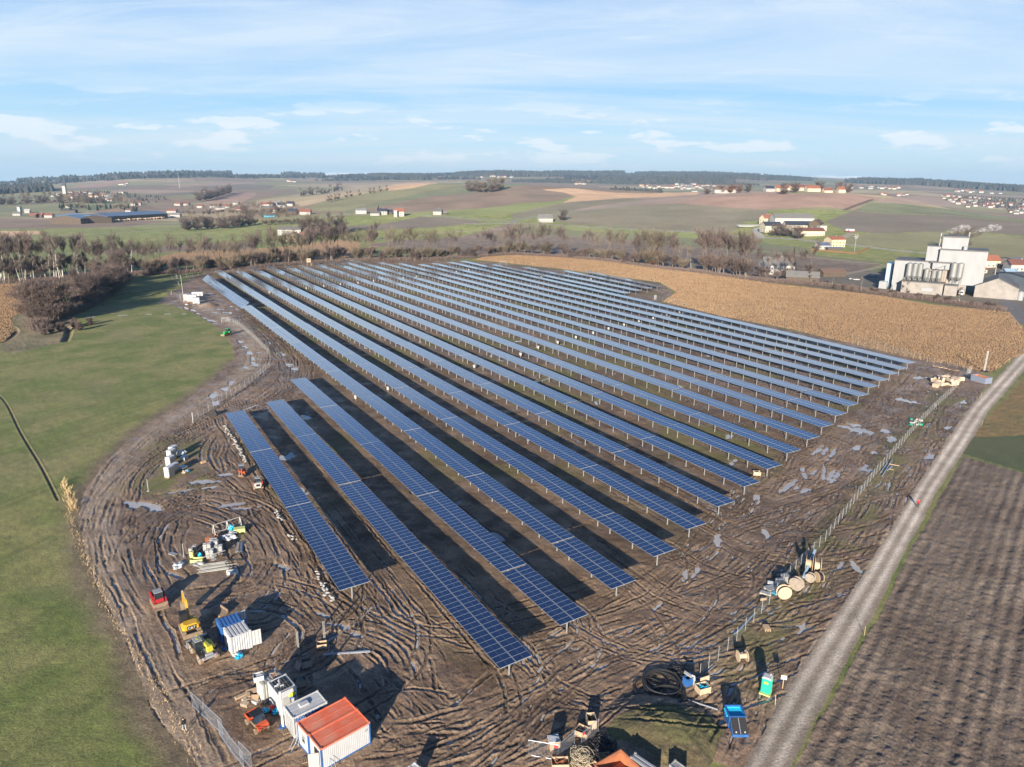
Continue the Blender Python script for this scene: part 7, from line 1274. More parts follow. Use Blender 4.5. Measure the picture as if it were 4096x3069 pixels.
woods([('B', 1690, 230), ('B', 2209, 235), ('C', 980, 228), ('C', 970, 212), ('C', 0, 208), ('B', 1800, 212)], 4200, 26, 'long dark wood across the middle skyline', 7); woods([('C', 740, 265), ('C', 1200, 285), ('C', 1920, 295), ('C', 1900, 270), ('C', 1000, 255), ('C', 750, 250)], 3200, 20, 'blue wood above the far town', 8); woods([('C', 980, 232), ('C', 2209, 268), ('C', 2000, 232), ('C', 1600, 212), ('C', 1100, 212)], 4200, 24, 'long wooded hill right of the middle', 9)
woods([('D', 0, 262), ('D', 380, 270), ('D', 350, 262), ('D', 0, 252)], 900, 22, 'wood on the skyline behind the hilltop farm', 10); woods([('D', 650, 282), ('D', 900, 295), ('D', 1300, 305), ('D', 1800, 340), ('D', 2300, 370), ('D', 2300, 345), ('D', 1800, 312), ('D', 1300, 280), ('D', 900, 272)], 5200, 24, 'dark wooded ridge on the right skyline', 11); woods([('C', 840, 345), ('C', 1300, 372), ('C', 1290, 352), ('C', 900, 335)], 350, 8, 'low hedge bushes behind the middle hill', 12); woods([('C', 0, 280), ('C', 2150, 310), ('C', 2100, 300), ('C', 700, 268), ('C', 0, 262)], 2600, 9, 'scattered gardens of the far valley towns', 13); woods([('D', 1500, 430), ('D', 2300, 560), ('D', 2300, 430), ('D', 1600, 395)], 420, 6, 'garden trees of the town at the right edge', 14); woods([('A', 560, 455), ('A', 1500, 470), ('A', 1480, 420), ('A', 800, 350), ('A', 560, 400)], 220, 6, 'garden trees of the church village', 15)

q_ = np.random.default_rng(5); aa = q_.uniform(az_of(-150), az_of(4250), 30000); dd = q_.uniform(4600, 7600, 30000); xx, yy = np.sin(aa) * dd, np.cos(aa) * dd; kp = (fbm(xx, yy, 700, 3, 301) > .54); xx, yy = xx[kp][:7000], yy[kp][:7000]; k = len(xx); z = terrain(xx, yy) - 3; hh = 16 * q_.uniform(.5, 1.4, k); wv = hh * q_.uniform(.5, .9, k); V = np.empty((k, 4, 3))
for j in range(3): a_ = j * 2.094 + q_.uniform(0, 6, k); V[:, j] = np.c_[xx + np.cos(a_) * wv, yy + np.sin(a_) * wv, z]
V[:, 3] = np.c_[xx, yy, z + hh]; V = V.reshape(-1, 3); b_ = (np.arange(k) * 4)[:, None]; np_mesh('distant_woods', V, np.concatenate([b_ + np.array(t) for t in ((0, 1, 3), (1, 2, 3), (2, 0, 3))]), WOODF, label='patchy blue woods along the whole skyline', kind='stuff')
# ------------------------------------------------------------------ houses
PLAST = mat('white_plaster', (.38, .37, .355), rough=.8, rand=.08); PALEY = mat('pale_yellow_plaster', (.55, .47, .30), rough=.8); CREAM = mat('cream_plaster', (.52, .46, .35), rough=.8); RTILE = mat('red_roof_tiles', (.20, .08, .06), rough=.75, rand=.2, var=.2, vscale=.5); ORT = mat('orange_roof_tiles', (.30, .115, .07), rough=.75, var=.2, vscale=.5)
GTILE = mat('grey_roof_tiles', (.16, .155, .15), rough=.7, rand=.25, var=.2, vscale=.4); DTILE = mat('dark_roof_tiles', (.045, .05, .07), rough=.5); BTILE = mat('brown_roof_tiles', (.13, .085, .065), rough=.8, rand=.2); WINM = mat('window_glass', (.04, .05, .06), rough=.15); DWOOD = mat('dark_boards', (.10, .075, .055), rough=.85, var=.3, vscale=1); PINKW = mat('stained_white_wall', (.30, .275, .255), rough=.8, var=.3, vscale=.25); METALS = mat('silo_metal', (.30, .305, .30), rough=.45, metal=.3, var=.35, vscale=.4, streak=(1, 1, .15)); SHEETR = mat('grey_roof_sheet', (.13, .13, .135), rough=.6, var=.3, vscale=.15); PANW = mat('white_cladding', (.31, .32, .335), rough=.6, var=.16, vscale=.35, streak=(1, 1, .2))
def house(p, rz, L_, W_, hw, hr, wm, rm, label, cat='house', group=None, detail=True, name='house', eave=.5, chimney=True, z=None, windows=True):
    zz = float(terrain(*p)) if z is None else z; o = empty(name, (p[0], p[1], zz - .3), rz, label=label, category=cat, group=group); x, y = L_ / 2, W_ / 2
    q = MB(); q.prism([(-y, 0), (y, 0), (y, hw), (0, hw + hr), (-y, hw)], 'x', -x, x, wm); q.build('wall', o)
    q = MB(); t = .25; s_ = hr / y
    for sg in (-1, 1): q.prism([(0, hw + hr + .03), (sg * (y + eave), hw - s_ * eave + .03), (sg * (y + eave), hw - s_ * eave + t), (0, hw + hr + t + .1)], 'x', -x - eave, x + eave, rm)
    r_ = q.build('roof', o)
    if detail and chimney: q = MB(); q.box((x * .3, y * .25, hw + hr), (.7, .7, 2.0), PLAST); q.build('chimney', r_)
    if detail and windows:
        for fl in range(max(1, int(hw / 2.8))):
            n = max(2, int(L_ / 3.2))
            for sg in (-1, 1):
                for i in range(n): q = MB(); q.box((-x + (i + .5) * L_ / n, sg * y, 1.6 + fl * 2.8), (1.0, .12, 1.2), WINM); q.build('window', o)
            for sg in (-1, 1):
                for i in range(2): q = MB(); q.box((sg * x, (-.5 + i) * y, 1.6 + fl * 2.8), (.12, 1.0, 1.2), WINM); q.build('window', o)
    return o
def hs(key, x, y, rz, L_, W_, hw, hr, wm, rm, label, cap=None, **k): return house(tt(key, x, y, cap), rz, L_, W_, hw, hr, wm, rm, label, **k)
hs('C', 285, 622, .15, 20, 13, 5.5, 5, PLAST, GTILE, 'white barn house with grey roof alone by the road junction')
hs('B', 300, 735, .02, 28, 11, 7, 3.5, PLAST, GTILE, 'long white farmhouse with grey roof behind the pale yellow one'); hs('B', 330, 788, 1.45, 13, 13, 6, 3.6, PALEY, BTILE, 'pale yellow farmhouse with brown gable facing the field'); hs('B', 415, 755, .3, 9, 7, 4, 2.5, DWOOD, RTILE, 'small brown shed right of the pale yellow farmhouse')
hs('B', 910, 550, .1, 17, 10, 5.5, 3, PLAST, GTILE, 'white bungalow with pale roof, leftmost in the roadside hamlet'); hs('B', 1030, 565, .05, 14, 9, 3.5, 2.5, PLAST, GTILE, 'low white house in the roadside hamlet'); hs('B', 1090, 560, .2, 15, 10, 6, 3.5, PLAST, DTILE, 'white house with black roof in the roadside hamlet'); hs('B', 1150, 555, .1, 10, 9, 4, 3, DWOOD, DTILE, 'dark garage right of the black roofed house', chimney=False); hs('B', 1240, 572, .1, 14, 11, 7.5, 4, PLAST, ORT, 'white house with orange hipped roof by the roadside'); hs('B', 1205, 580, .1, 5, 4, 9.5, .6, PLAST, PLAST, 'narrow white tower wall beside the orange roofed house', windows=False, chimney=False)
hs('B', 1570, 560, -.1, 13, 10, 5.5, 4, PLAST, GTILE, 'white house with grey gable alone on the green slope'); hs('B', 1625, 557, .1, 8, 6, 3, 2, DWOOD, GTILE, 'small dark shed beside the lone white house', chimney=False)
for i, (x, y, L_, rm, nm) in enumerate(((75, 490, 14, RTILE, 'red'), (125, 490, 12, RTILE, 'smaller red'), (190, 480, 14, GTILE, 'pale grey'), (220, 495, 14, DTILE, 'flat dark'), (300, 485, 13, DTILE, 'black steep'), (100, 525, 20, GTILE, 'wide grey'), (170, 540, 13, BTILE, 'brown gable'), (230, 550, 22, BTILE, 'broad brown'), (320, 555, 15, DTILE, 'dark pointed'), (430, 560, 17, RTILE, 'dark red'))): hs('B', x, y, .2 * (i % 4) - .2, L_, 10, 5, 4, (PLAST, PLAST, PLAST, PLAST, PLAST, DWOOD, PLAST, DWOOD, DWOOD, PLAST)[i], rm, nm + ' roofed house in the village left of centre', windows=i not in (5, 7, 8))
hs('B', 120, 578, 0, 16, 6, 1.8, 1, TARPB, TARPB, 'turquoise covered heap beside the broad brown roof', windows=False, chimney=False, cat='covered heap', name='covered_heap')
for i, (x, y, L_, rm, nm) in enumerate(((1540, 482, 17, RTILE, 'white house with red roof left of the village'), (1610, 480, 15, RTILE, 'second white house with red roof left of the village'), (1730, 500, 12, RTILE, 'small red roofed house at the copse foot'), (1845, 500, 14, BTILE, 'brown roofed house in the left village'), (1900, 520, 18, GTILE, 'grey roofed barn in the left village'), (1960, 505, 18, RTILE, 'big red roof in the left village'), (2040, 475, 12, GTILE, 'white house on the slope above the left village'), (2080, 530, 14, RTILE, 'red roofed house at the right of the left village'), (1180, 478, 20, RTILE, 'white farm with red roof behind the timber yard'), (1150, 482, 9, BTILE, 'small brown house beside the white farm'), (1120, 540, 14, BTILE, 'brown gable peeping over the timber hall'), (1490, 545, 20, RTILE, 'large dull red roof right of the timber hall'), (1520, 580, 18, GTILE, 'white lorry shed at the end of the timber hall'), (600, 500, 12, GTILE, 'grey house with dark spruce above the halls'), (150, 570, 12, GTILE, 'grey roofed cottage at the left edge'), (300, 585, 15, RTILE, 'red brown wooden house at the left'), (355, 585, 12, RTILE, 'second red brown wooden house at the left'), (430, 585, 14, RTILE, 'white house with red roof beside the halls'), (175, 545, 5, GTILE, 'grey twin silo at the left edge'), (240, 545, 9, PLAST, 'white shed behind the red brown houses'), (1055, 378, 16, PLAST, 'bright white flat house above the village'))): hs('A', x, y, .15 * (i % 5) - .3, L_, 9, 4.5 if i != 18 else 12, 3.2 if i not in (18, 20) else .5, DWOOD if i in (15, 16) else PLAST, rm, nm, windows=i not in (18, 19), detail=i < 18)
# timber yard halls
def hall(key, p, q_, W_, hw, hr, wm, rm, label, **k):
    a_, b_ = tt(key, *p), tt(key, *q_); L_ = math.hypot(*(b_ - a_)); rz = math.atan2(b_[1] - a_[1], b_[0] - a_[0]); c_ = (a_ + b_) / 2 + np.array([-math.sin(rz), math.cos(rz)]) * W_ / 2
    return house(c_, rz, L_, W_, hw, hr, wm, rm, label, detail=False, name='hall', cat='hall', **k)
PVR = mat('roof_solar_sheet', (.12, .15, .22), rough=.3, var=.3, vscale=.1)
hall('A', (930, 622), (1450, 590), 44, 8.5, 4.5, DWOOD, PVR, 'long timber hall with dark solar roof'); hall('A', (700, 640), (915, 622), 46, 8, 4.5, DWOOD, PVR, 'middle timber hall with blue grey roof'); hall('A', (478, 612), (640, 638), 52, 8, 4, DWOOD, PVR, 'left timber hall with slatted side wall'); hall('A', (675, 638), (732, 634), 8, 4, .5, PLAST, PLAST, 'small white cube hut before the timber halls'); hall('A', (520, 545), (650, 545), 15, 5, 1.5, DWOOD, DTILE, 'dark roof behind the left timber hall')
for i in range(22): a_ = tt('A', 940 + i * 23, 621 - i * 1.3); q = MB(); q.box((0, 0, 1.6), (random.uniform(3, 5.5), 3, random.uniform(2.2, 4.2)), WOOD); q.build('timber_stack', loc=(a_[0], a_[1] - 4, 0), rz=.1, label='stack of yellow sawn timber before the long hall', category='timber stack', group='sawn timber stacks along the long hall')
# manor farm, yellow house, hilltop farm
hs('D', 20, 710, .1, 20, 16, 8, 4, CREAM, DTILE, 'cream manor house with dark blue roof'); hs('D', 260, 690, .05, 34, 14, 6, 4, CREAM, DTILE, 'long cream farm wing with black roof'); hs('D', 340, 740, .05, 32, 13, 5.5, 3, CREAM, RTILE, 'cream building with dark red roof at the manor farm'); hs('D', 200, 640, .05, 50, 18, 8, 5, PLAST, GTILE, 'wide grey roofed barn behind the manor farm', windows=False); hs('D', 410, 690, .9, 16, 12, 8, 4, DWOOD, BTILE, 'grey boarded barn gable right of the manor farm', windows=False); hs('D', 460, 700, .1, 8, 8, 6, .3, PLAST, PLAST, 'white cube annex at the manor farm', windows=False); hs('C', 2190, 640, .4, 14, 10, 8, 4, CREAM, ORT, 'cream gable left of the manor house')
hs('C', 2060, 660, .1, 36, 8, 1.2, 1, MINT if False else OFFW, OFFW, 'long pale green covered silage clamp left of the manor', windows=False, chimney=False, cat='silage clamp', name='silage_clamp')
hs('D', 570, 835, .25, 15, 12, 7.5, 2.5, PALEY, ORT, 'yellow house with orange roof by the main road'); hs('D', 465, 855, .2, 12, 8, 4, 2.2, PLAST, PVR, 'white annex with glazed front beside the yellow house'); hs('D', 570, 865, 0, 14, 5, 2.2, .6, DWOOD, PVR, 'low blue roofed pool shed before the yellow house', windows=False, chimney=False)
for i, (x, y) in enumerate(((690, 710), (718, 712))):
    a_ = tt('D', x, y); o = empty('tank_trailer', (a_[0], a_[1], float(terrain(*a_))), .1, label=('left', 'right')[i] + ' of two white tank trailers parked on the field track', category='trailer', group=None); q = MB(); q.cyl((-3, 0, 2.4), (3, 0, 2.4), 1.3, WHITE, 14); q.build('tank', o); q = MB(); q.box((0, 0, .9), (6, 2, .5), RED); q.build('chassis', o)
a_ = tt('D', 745, 880); o = empty('wind_wheel', (a_[0], a_[1], float(terrain(*a_))), 0, label='small wind wheel on a thin mast right of the yellow house', category='wind wheel'); q = MB(); q.tube([(0, 0, 0), (0, 0, 14)], .18, GREYP, 6); q.build('mast', o)
for i in range(6): t = i * math.pi / 3 + .2; q = MB(); q.add([(0, 0, 14), (2.2 * math.cos(t - .12), .05, 14 + 2.2 * math.sin(t - .12)), (2.4 * math.cos(t + .12), -.05, 14 + 2.4 * math.sin(t + .12))], [[0, 1, 2]], WHITE); q.tube([(0, 0, 14), (2.4 * math.cos(t), 0, 14 + 2.4 * math.sin(t))], .05, WHITE, 4); q.build('blade', o)
a_ = [tt('D', 370, 868), tt('D', 760, 900), tt('D', 875, 850)]; q = MB()
for i in range(2):
    for j in range(12): p0 = a_[i] + (a_[i + 1] - a_[i]) * (j + .5) / 12; q.box((p0[0], p0[1], .7 + float(terrain(*p0))), (math.hypot(*(a_[i + 1] - a_[i])) / 12 * 1.02, 1.3, 1.4), mat('brown_hedge', (.20, .11, .05), rough=.9, bump=.1, bscale=2) if (i, j) == (0, 0) else bpy.data.materials['brown_hedge'], rz=math.atan2(*(a_[i + 1] - a_[i])[::-1]), bev=.2)
q.build('hedge', label='clipped brown hedge around the yellow house garden', category='hedge')
for i, (x, y, L_, W_, hw, wm, rm, nm) in enumerate(((110, 345, 22, 14, 6, CREAM, ORT, 'cream gabled house at the left of the hilltop farm'), (200, 350, 20, 12, 6, CREAM, ORT, 'cream wing with orange roof at the hilltop farm'), (290, 350, 44, 16, 6, CREAM, RTILE, 'long red roofed range of the hilltop farm'), (380, 360, 24, 14, 6, CREAM, ORT, 'front cream gable of the hilltop farm'), (30, 338, 26, 14, 6, PLAST, DTILE, 'white barn with teal roof left of the hilltop farm'), (510, 368, 15, 10, 4, CREAM, RTILE, 'low red roofed shed right of the hilltop farm'), (625, 370, 13, 11, 6, CREAM, ORT, 'small cream house at the right end of the hilltop'))): hs('D', x, y, .1, L_, W_, hw, 4.5, wm, rm, nm, cap=1430)
hs('C', 1830, 370, .0, 40, 14, 7, 5, PLAST, BTILE, 'long white barn with brown roof on the hill', cap=1440); hs('C', 1575, 362, .1, 22, 8, 3, .6, PLAST, PLAST, 'low white hut at the edge of the orange field', windows=False, chimney=False)
hs('D', 70, 1065, .0, 22, 13, 7, 5, PLAST, GTILE, 'white farmhouse with grey roof among the trees'); hs('D', 290, 1145, -.35, 20, 11, 4.5, 3, DWOOD, GTILE, 'open grey shed with brown front at the reed field', windows=False, chimney=False); hs('D', 540, 1090, .2, 18, 9, 3.5, 2, DWOOD, BTILE, 'low brown shed behind the scrub', windows=False, chimney=False)
# distant villages
def village(key, pts, n, label, group, seed, big=1.0):
    P = poly_xy([(key, *p) for p in pts], False, 2); rr = random.Random(seed); k = 0; lo, hi = P.min(0), P.max(0); tries = 0
    while k < n and tries < 6000:
        tries += 1; p = np.array([rr.uniform(lo[0], hi[0]), rr.uniform(lo[1], hi[1])])
        if not inside(p[:1], p[1:], P)[0]: continue
        k += 1; d = np.hypot(*p); s_ = big * .62 * (1 + d / 12000); rm = rr.choice([RTILE, RTILE, GTILE, BTILE, ORT, GTILE]); house(p, rr.uniform(-.5, .5), rr.uniform(10, 20) * s_, rr.uniform(9, 12) * s_, rr.uniform(4, 7) * s_, 3.5 * s_, PLAST if rr.random() < .85 else CREAM, rm, label, group=group, detail=False, name='village_house')
village('A', ((440, 405), (600, 370), (780, 372), (1000, 400), (960, 450), (700, 430), (450, 425)), 34, 'small distant white walled house in the church village', 'houses of the church village', 1); village('A', ((980, 300), (1120, 292), (1120, 305), (990, 310)), 5, 'tiny house on the far slope above the church village', 'houses on the far slope', 2); village('A', ((0, 305), (300, 282), (300, 295), (0, 312)), 9, 'tiny white house on the far left ridge slope', 'houses on the far left ridge', 3)
village('C', ((500, 255), (660, 265), (680, 300), (540, 300)), 14, 'tiny white house in the nearer cluster of the far valley', 'houses in the valley cluster', 4, 1.3); village('C', ((1100, 300), (1750, 300), (1750, 345), (1120, 340)), 50, 'tiny house of the far valley town in the middle', 'houses of the far valley town', 5, 1.3); village('D', ((680, 320), (1160, 330), (1150, 345), (680, 335)), 18, 'tiny white house behind the right hill', 'houses behind the right hill', 6, 1.3); village('D', ((1420, 390), (1900, 420), (2300, 480), (2300, 570), (1800, 520), (1500, 430)), 55, 'distant house of the town at the right edge', 'houses of the town at the right edge', 7); village('D', ((1600, 350), (2000, 378), (2000, 390), (1620, 365)), 14, 'tiny house along the far right slope', 'houses along the far right slope', 8, 1.3); village('D', ((980, 375), (1260, 385), (1260, 402), (990, 395)), 9, 'house of the hamlet on the right hill crest', 'houses of the right hill hamlet', 9)
village('B', ((240, 268), (350, 268), (350, 282), (250, 282)), 4, 'tiny house on the far slope left of the copse', 'houses left of the hill copse', 10, 1.5); village('B', ((1930, 228), (2209, 232), (2209, 245), (1940, 243)), 10, 'tiny house on the far middle ridge', 'houses on the far middle ridge', 11, 1.6)
a_ = tt('A', 562, 378); o = house(a_, .1, 9, 9, 24, 9, PLAST, DTILE, 'white church tower with dark pointed roof in the distant village', cat='church', detail=False, name='church_tower')
# snowy hills beyond the horizon
SNOW = mat('snowy_hills', (.75, .80, .85), rough=.9, var=.45, var2=(.25, .35, .45), vscale=.002)
for u0, u1, v0, amp in ((1180, 1900, 695, 8), (3060, 3500, 706, 5), (-100, 420, 728, 6)):
    V = []; n = 90
    for i in range(n + 1):
        u = u0 + (u1 - u0) * i / n; e2 = math.sin(math.pi * i / n) ** .5; y_ = v0 + 6 - (6 + amp * fbm(np.array([u / 60.0]), np.array([1.0]), 1, 4, 3)[0]) * e2; a1, a2, a3 = ray(u, y_); nn = math.hypot(a1, a2)
        for dd, hh in ((10400, 0), (10900, 1), (11400, 0)): V.append((a1 / nn * dd, a2 / nn * dd, (H + 10900 * a3 / nn) if hh else -60 + float(terrain(a1 / nn * dd, a2 / nn * dd))))
    q = MB(); q.add(V, [[i * 3 + k, i * 3 + 3 + k, i * 3 + 4 + k, i * 3 + 1 + k] for i in range(n) for k in (0, 1)], SNOW); q.build('hills', kind='structure', label='pale snowy hills on the horizon')
# ------------------------------------------------------------------ factory
FA, FB = G(*px('Z', 150, 492)), G(*px('Z', 1040, 578)); frz = R(-33.5); e_ = np.array([math.cos(frz), math.sin(frz)]); FK = .0725
fo = empty('factory', (FA[0], FA[1], 0), frz, label='white feed mill with stepped towers, hopper silos and chimneys', category='factory'); fo.scale = (1, 1, 1.07)
def fb(name, x0, x1, v0, v1, z0, z1, m, par=None, **k): q = MB(); q.box(((x0 + x1) / 2 * FK, (v0 + v1) / 2, (z0 + z1) / 2), ((x1 - x0) * FK, v1 - v0, z1 - z0), m); return q.build(name, par or fo, **k)
w1 = fb('hall_block', 18, 282, 0, 24, 0, 17, PANW); fb('block_roof', 16, 284, -.2, 24.2, 17, 17.5, SHEETR, w1); fb('side_block', -45, 0, 6, 22, 0, 14.5, SKYB); fb('side_block', -80, -18, 2, 8, 0, 4.2, PANW)
w2 = fb('middle_block', 283, 335, 2, 24, 0, 16.5, PANW); fb('middle_block', 300, 430, -1.5, 3, 13.5, 17.0, PANW); fb('block_roof', 278, 432, -2, 5, 17, 17.6, SHEETR, w2); fb('recess_wall', 283, 437, .6, 3, 3, 13.5, mat('brown_stained_wall', (.34, .29, .24), rough=.8, var=.3, vscale=.3))
w3 = fb('main_block', 336, 668, 1, 25, 5.5, 24, PANW); fb('main_block', 336, 560, 1, 25, 0, 5.4, PINKW); fb('block_roof', 334, 670, .7, 25.3, 24, 24.6, SHEETR, w3); fb('main_block', 640, 668, 18, 25, 0, 5.4, PINKW)
w4 = fb('penthouse', 340, 520, 5, 20, 24.6, 31, PANW); fb('block_roof', 334, 526, 4.4, 20.6, 31, 31.6, SHEETR, w4); fb('stair_block', 238, 335, 4, 16, 17.5, 25.5, PANW); fb('block_roof', 236, 334, 3.8, 16.2, 25.5, 25.9, SHEETR, fo)
for x, zt in ((318, 33), (516, 34)): q = MB(); q.cyl((x * FK, 8, 24), (x * FK, 8, zt), .45, METALS, 12); q.build('chimney', fo)
q = MB(); q.cyl((505 * FK, 3.2, 24.6), (505 * FK, 3.2, 26.5), 1.0, PANW, 14); q.build('vent_hood', fo)
w5 = fb('front_building', 105, 405, -9, 0, 0, 6.2, PINKW); fb('block_roof', 100, 410, -9.3, 0, 6.2, 6.6, SHEETR, w5); w6 = fb('front_building', 415, 505, -8, 0, 0, 5.4, PINKW); fb('block_roof', 412, 508, -8.2, 0, 5.4, 5.8, SHEETR, w6)
for i, (x, r_, z0, z1, v) in enumerate(((138, 1.55, 9.2, 16, -3), (178, 1.55, 9.2, 16, -3), (218, 1.55, 9.2, 16, -3), (268, 1.4, 9, 13.5, -4), (322, 1.35, 9, 13, -4.5), (362, 1.35, 9, 13, -4.5), (292, 1.0, 8.5, 12, -3), (455, 1.75, 10, 17.5, -3), (500, 1.75, 10, 17.5, -3))):
    q = MB(); q.cyl((x * FK, v, z0), (x * FK, v, z1), r_, METALS, 18); q.cyl((x * FK, v, z1), (x * FK, v, z1 + .6), r_, METALS, 18, r2=.3); q.cyl((x * FK, v, z0 - 2.2), (x * FK, v, z0), .3, METALS, 18, r2=r_)
    so_ = q.build('silo', fo); q = MB()
    for k in range(4): t = k * math.pi / 2 + .6; q.tube([(x * FK + r_ * math.cos(t), v + r_ * math.sin(t), 6.5), (x * FK + r_ * math.cos(t), v + r_ * math.sin(t), z0)], .12, METALS, 4)
    q.build('leg_frame', so_)
q = MB(); q.tube([(395 * FK, -3, 7), (395 * FK, -3, 16), (330 * FK, -4, 14)], .2, METALS, 6); q.build('pipe', fo); fb('window_band', 255, 335, -9.1, -9.0, 1.6, 3.4, GREYP); fb('small_window', 395, 402, -.0 + .95, 1.0, 20.5, 21.3, GREYP); fb('small_window', 420, 432, .93, 1.0, 22.3, 23.1, GREYP)
ax = (755 * FK); q = MB(); P0_ = (FA + e_ * 768 * FK) + np.array([-e_[1], e_[0]]) * 9
house(P0_, frz + math.pi / 2, 26, 290 * FK, 6.5, 5, PINKW, SHEETR, 'white shed with grey gable at the right of the feed mill', cat='shed', detail=False, name='gabled_shed', z=.3)
p_ = FA + e_ * 930 * FK + np.array([-e_[1], e_[0]]) * -3; o = empty('round_tank', (p_[0], p_[1], 0), 0, label='white round tank at the right corner of the gabled shed', category='tank'); q = MB(); q.cyl((0, 0, 0), (0, 0, 4.6), 1.6, PANW, 18); q.cyl((0, 0, 4.6), (0, 0, 5.3), 1.6, PANW, 18, r2=.3); q.build('shell', o)
def vehicle(p, rz, label, body, kind='car', z=0):
    o = empty({'car': 'parked_car', 'van': 'pickup', 'truck': 'truck', 'fire': 'red_truck'}[kind], (p[0], p[1], z), rz, label=label, category={'car': 'car', 'van': 'pickup', 'truck': 'truck', 'fire': 'truck'}[kind])
    if kind in ('car', 'van'): 
        q = MB(); q.prism([(-2.2, .35), (2.1, .35), (2.2, .8), (1.2, .95), (-2.2, .95)], 'y', -.88, .88, body); q.build('body', o); q = MB(); q.prism([(-1.9 if kind == 'car' else -.5, .95), (1.2, .95), (.5, 1.5), (-1.5 if kind == 'car' else -.4, 1.5)], 'y', -.78, .78, GLASS); q.box((-.4 if kind == 'car' else .1, 0, 1.52), (1.9 if kind == 'car' else .9, 1.4, .05), body); q.build('cabin', o); wx = (-1.35, 1.35); r_ = .34; wy = .85
    else:
        q = MB(); q.box((3.6, 0, 1.9), (1.9, 2.4, 2.5), body, bev=.15); q.box((4.57, 0, 2.3), (.05, 2.0, .9), GLASS); q.build('cab', o); q = MB(); q.box((-1.2, 0, 2.3), (7.2, 2.5, 2.4), OFFW if kind == 'truck' else body, bev=.1); q.box((0, 0, .9), (9, 1.2, .3), BLACK)
        if kind == 'fire': q.box((-2.4, 0, 3.55), (4.2, 2.52, .1), OFFW); q.box((-2.4, -1.27, 2.4), (4.2, .04, 2.1), OFFW)
        q.build('cargo_body', o); wx = (-3.8, -2.5, 3.4); r_ = .52; wy = 1.1
    for sx in wx:
        for sy in (-wy, wy): wheel(o, sx, sy, r_, r_, .3, STEEL, DARK)
    return o
p_ = FA + e_ * 538 * FK + np.array([-e_[1], e_[0]]) * -1; vehicle(p_, frz - math.pi / 2 - .05, 'white silo truck standing under the feed mill overhang', WHITE, 'truck'); vehicle(g('D', 760, 1125), .05, 'white pickup parked in the yard left of the feed mill', WHITE, 'van'); vehicle(g('Z', 1165, 490), -.05, 'red fire engine parked at the right edge of the works yard', RED, 'fire'); vehicle(g('Z', 1115, 290), .6, 'white car driving on the street behind the works', WHITE); vehicle(g('Z', 1190, 530), .2, 'dark car near the right edge building', DTILE); vehicle(g('Z', 28, 385), .1, 'white van nose left of the feed mill', WHITE, 'van'); vehicle(g('Z', 1205, 400), .05, 'white car beside the small blue house', WHITE); vehicle(g('D', 715, 1118), .9, 'pale car half hidden by the pickup', OFFW)
hs('Z', 925, 305, -.05, 20, 11, 5.5, 3.5, CREAM, ORT, 'cream house with orange red roof behind the gabled shed'); hs('Z', 855, 355, .1, 14, 9, 3, 2.5, CREAM, RTILE, 'low brown roofed house behind the gabled shed'); hs('Z', 1215, 335, -.05, 16, 10, 5, 3, PLAST, RTILE, 'white house with brown red roof at the right edge'); hs('Z', 1145, 385, -.05, 8, 7, 3.5, 2, SKYB, SKYB, 'small blue house with three windows', chimney=False); hs('Z', 1235, 305, 0, 22, 14, 6, 1, PLAST, GTILE, 'flat roofed grey house at the right edge', windows=False); hs('Z', 840, 310, 0, 8, 6, 3.5, 2, DWOOD, BTILE, 'dark garden shed left of the cream house', windows=False)
p_ = g('Z', 1268, 545); house(p_ + np.array([6, 8]), -.05, 18, 26, 12, .8, mat('blue_grey_cladding', (.25, .29, .34), rough=.5), SHEETR, 'dark blue grey hall cut by the right edge', cat='hall', detail=False, name='cladded_hall')
pa, pb = G(*px('Z', 822, 262)), G(*px('Z', 1290, 312)); d_ = pb - pa; o = empty('conveyor_bridge', (pa[0], pa[1], 0), math.atan2(d_[1], d_[0]), label='long pale conveyor bridge running right from the feed mill', category='conveyor bridge'); Lb = math.hypot(*d_); q = MB(); q.box((Lb / 2, 0, 6.2), (Lb, 2, 1.3), PANW); q.build('gallery', o)
for x in (.05, .35, .62, .92): q = MB(); q.box((x * Lb, 0, 2.8), (.5, 1.5, 5.6), CONC); q.build('pillar', o)
a_ = g('Z', 1013, 460); o = empty('concrete_mast', (a_[0], a_[1], 0), 0, label='tall concrete mast beside the works street', category='mast'); q = MB(); q.tube([(0, 0, 0), (0, 0, 14)], .28, CONC, 8, r2=.16); q.build('shaft', o); a_ = g('Z', 1260, 420); o = empty('concrete_mast', (a_[0], a_[1], 0), 0, label='thin mast before the dark hall at the right edge', category='mast'); q = MB(); q.tube([(0, 0, 0), (0, 0, 13)], .22, CONC, 8, r2=.12); q.build('shaft', o)
a_ = tt('A', 1550, 330); o = empty('lattice_tower', (a_[0], a_[1], float(terrain(*a_))), 0, label='thin red and white lattice tower on the left horizon', category='lattice tower'); q = MB(); q.tube([(0, 0, 0), (0, 0, 55)], 1.1, OFFW, 4, r2=.3); q.build('shaft', o)
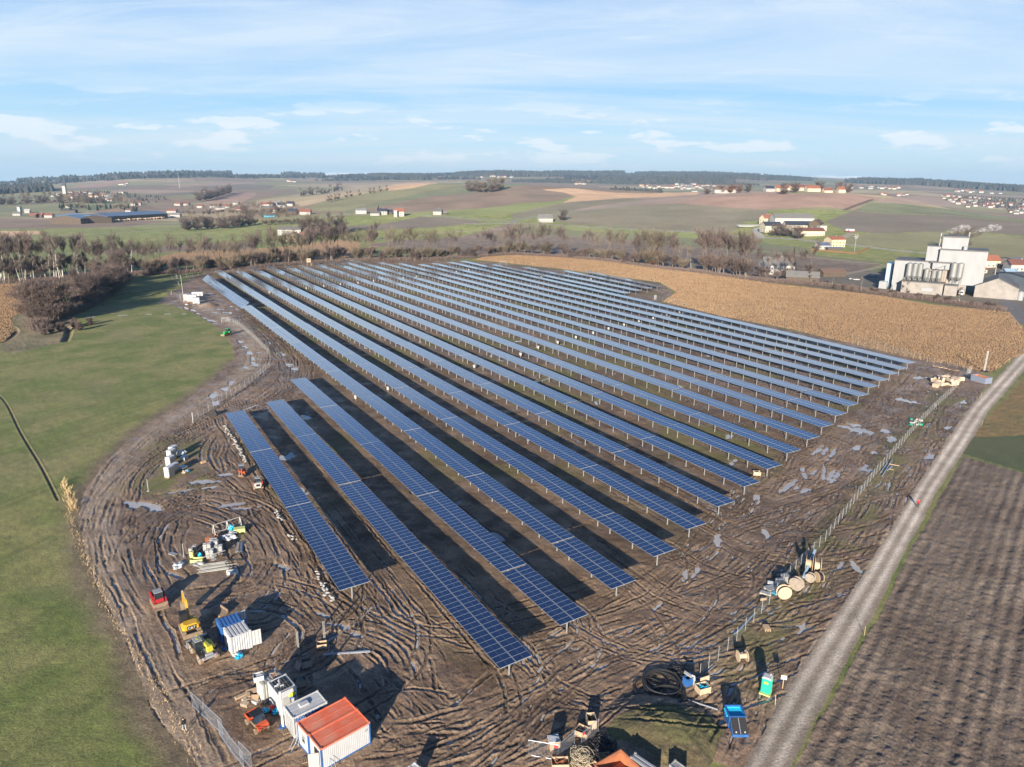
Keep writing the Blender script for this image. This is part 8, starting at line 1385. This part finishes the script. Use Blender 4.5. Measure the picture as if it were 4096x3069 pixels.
# steam from the two chimneys
def steam(x, zt, L_, seed, dens):
    q = bmesh.new(); me = bpy.data.meshes.new('steam'); n = 9; rr = random.Random(seed)
    for i in range(n):
        t = i / (n - 1); bmesh.ops.create_icosphere(q, subdivisions=2, radius=.5 + 2.1 * t ** .8, matrix=Matrix.Translation((L_ * t ** 1.1, rr.uniform(-.5, .5) * t, 5.2 * t ** .55 + rr.uniform(-.5, .5) * t)) @ Matrix.Diagonal((1.6, 1, .8, 1)))
    q.to_mesh(me); q.free(); m = bpy.data.materials.get('steam') or bpy.data.materials.new('steam')
    if not m.use_nodes or 'vol' not in m.node_tree.nodes:
        m.use_nodes = True; t_ = m.node_tree; t_.nodes.clear(); N, Lk = nt(t_); oo = N('ShaderNodeOutputMaterial'); v = N('ShaderNodeVolumePrincipled'); v.name = 'vol'; v.inputs['Color'].default_value = (.95, .96, 1, 1); v.inputs['Anisotropy'].default_value = -.3
        tc_ = N('ShaderNodeTexCoord'); nn = N('ShaderNodeTexNoise', i_Scale=.55, i_Detail=4.0, i_Roughness=.65); Lk(tc_.outputs['Object'], nn.inputs[0]); rr_ = N('ShaderNodeMapRange', i_1=.47, i_2=.62, i_3=0.0, i_4=dens); Lk(nn.outputs[0], rr_.inputs[0]); Lk(rr_.outputs[0], v.inputs['Density']); Lk(v.outputs[0], oo.inputs['Volume'])
    me.materials.append(m); o = bpy.data.objects.new('steam', me); C.objects.link(o); p_ = FA + e_ * x * FK + np.array([-e_[1], e_[0]]) * 8; o.location = (p_[0], p_[1], zt); return o
s1 = steam(318, 33, 13, 1, .16); tag(s1, 'thin steam drifting right from the left chimney', None, None, 'stuff'); s2 = steam(516, 34, 15, 2, .16); tag(s2, 'white steam drifting right from the right chimney', None, None, 'stuff')
# ------------------------------------------------------------------ haze
HAZE = True
if HAZE:
    me = bpy.data.meshes.new('haze'); bm = bmesh.new(); bmesh.ops.create_cube(bm, size=2); bm.to_mesh(me); bm.free(); m = bpy.data.materials.new('haze'); m.use_nodes = True; t_ = m.node_tree; t_.nodes.clear(); N, Lk = nt(t_); oo = N('ShaderNodeOutputMaterial'); v = N('ShaderNodeVolumePrincipled', i_Density=7.5e-5, i_Anisotropy=.1); v.inputs['Color'].default_value = (.44, .71, 1, 1); Lk(v.outputs[0], oo.inputs['Volume'])
    me.materials.append(m); o = bpy.data.objects.new('haze', me); C.objects.link(o); zmin = float(TZ.min()) - 30; zmax = 330.0; o.scale = (12500, 12500, (zmax - zmin) / 2); o.location = (0, 0, (zmax + zmin) / 2); o['kind'] = 'stuff'
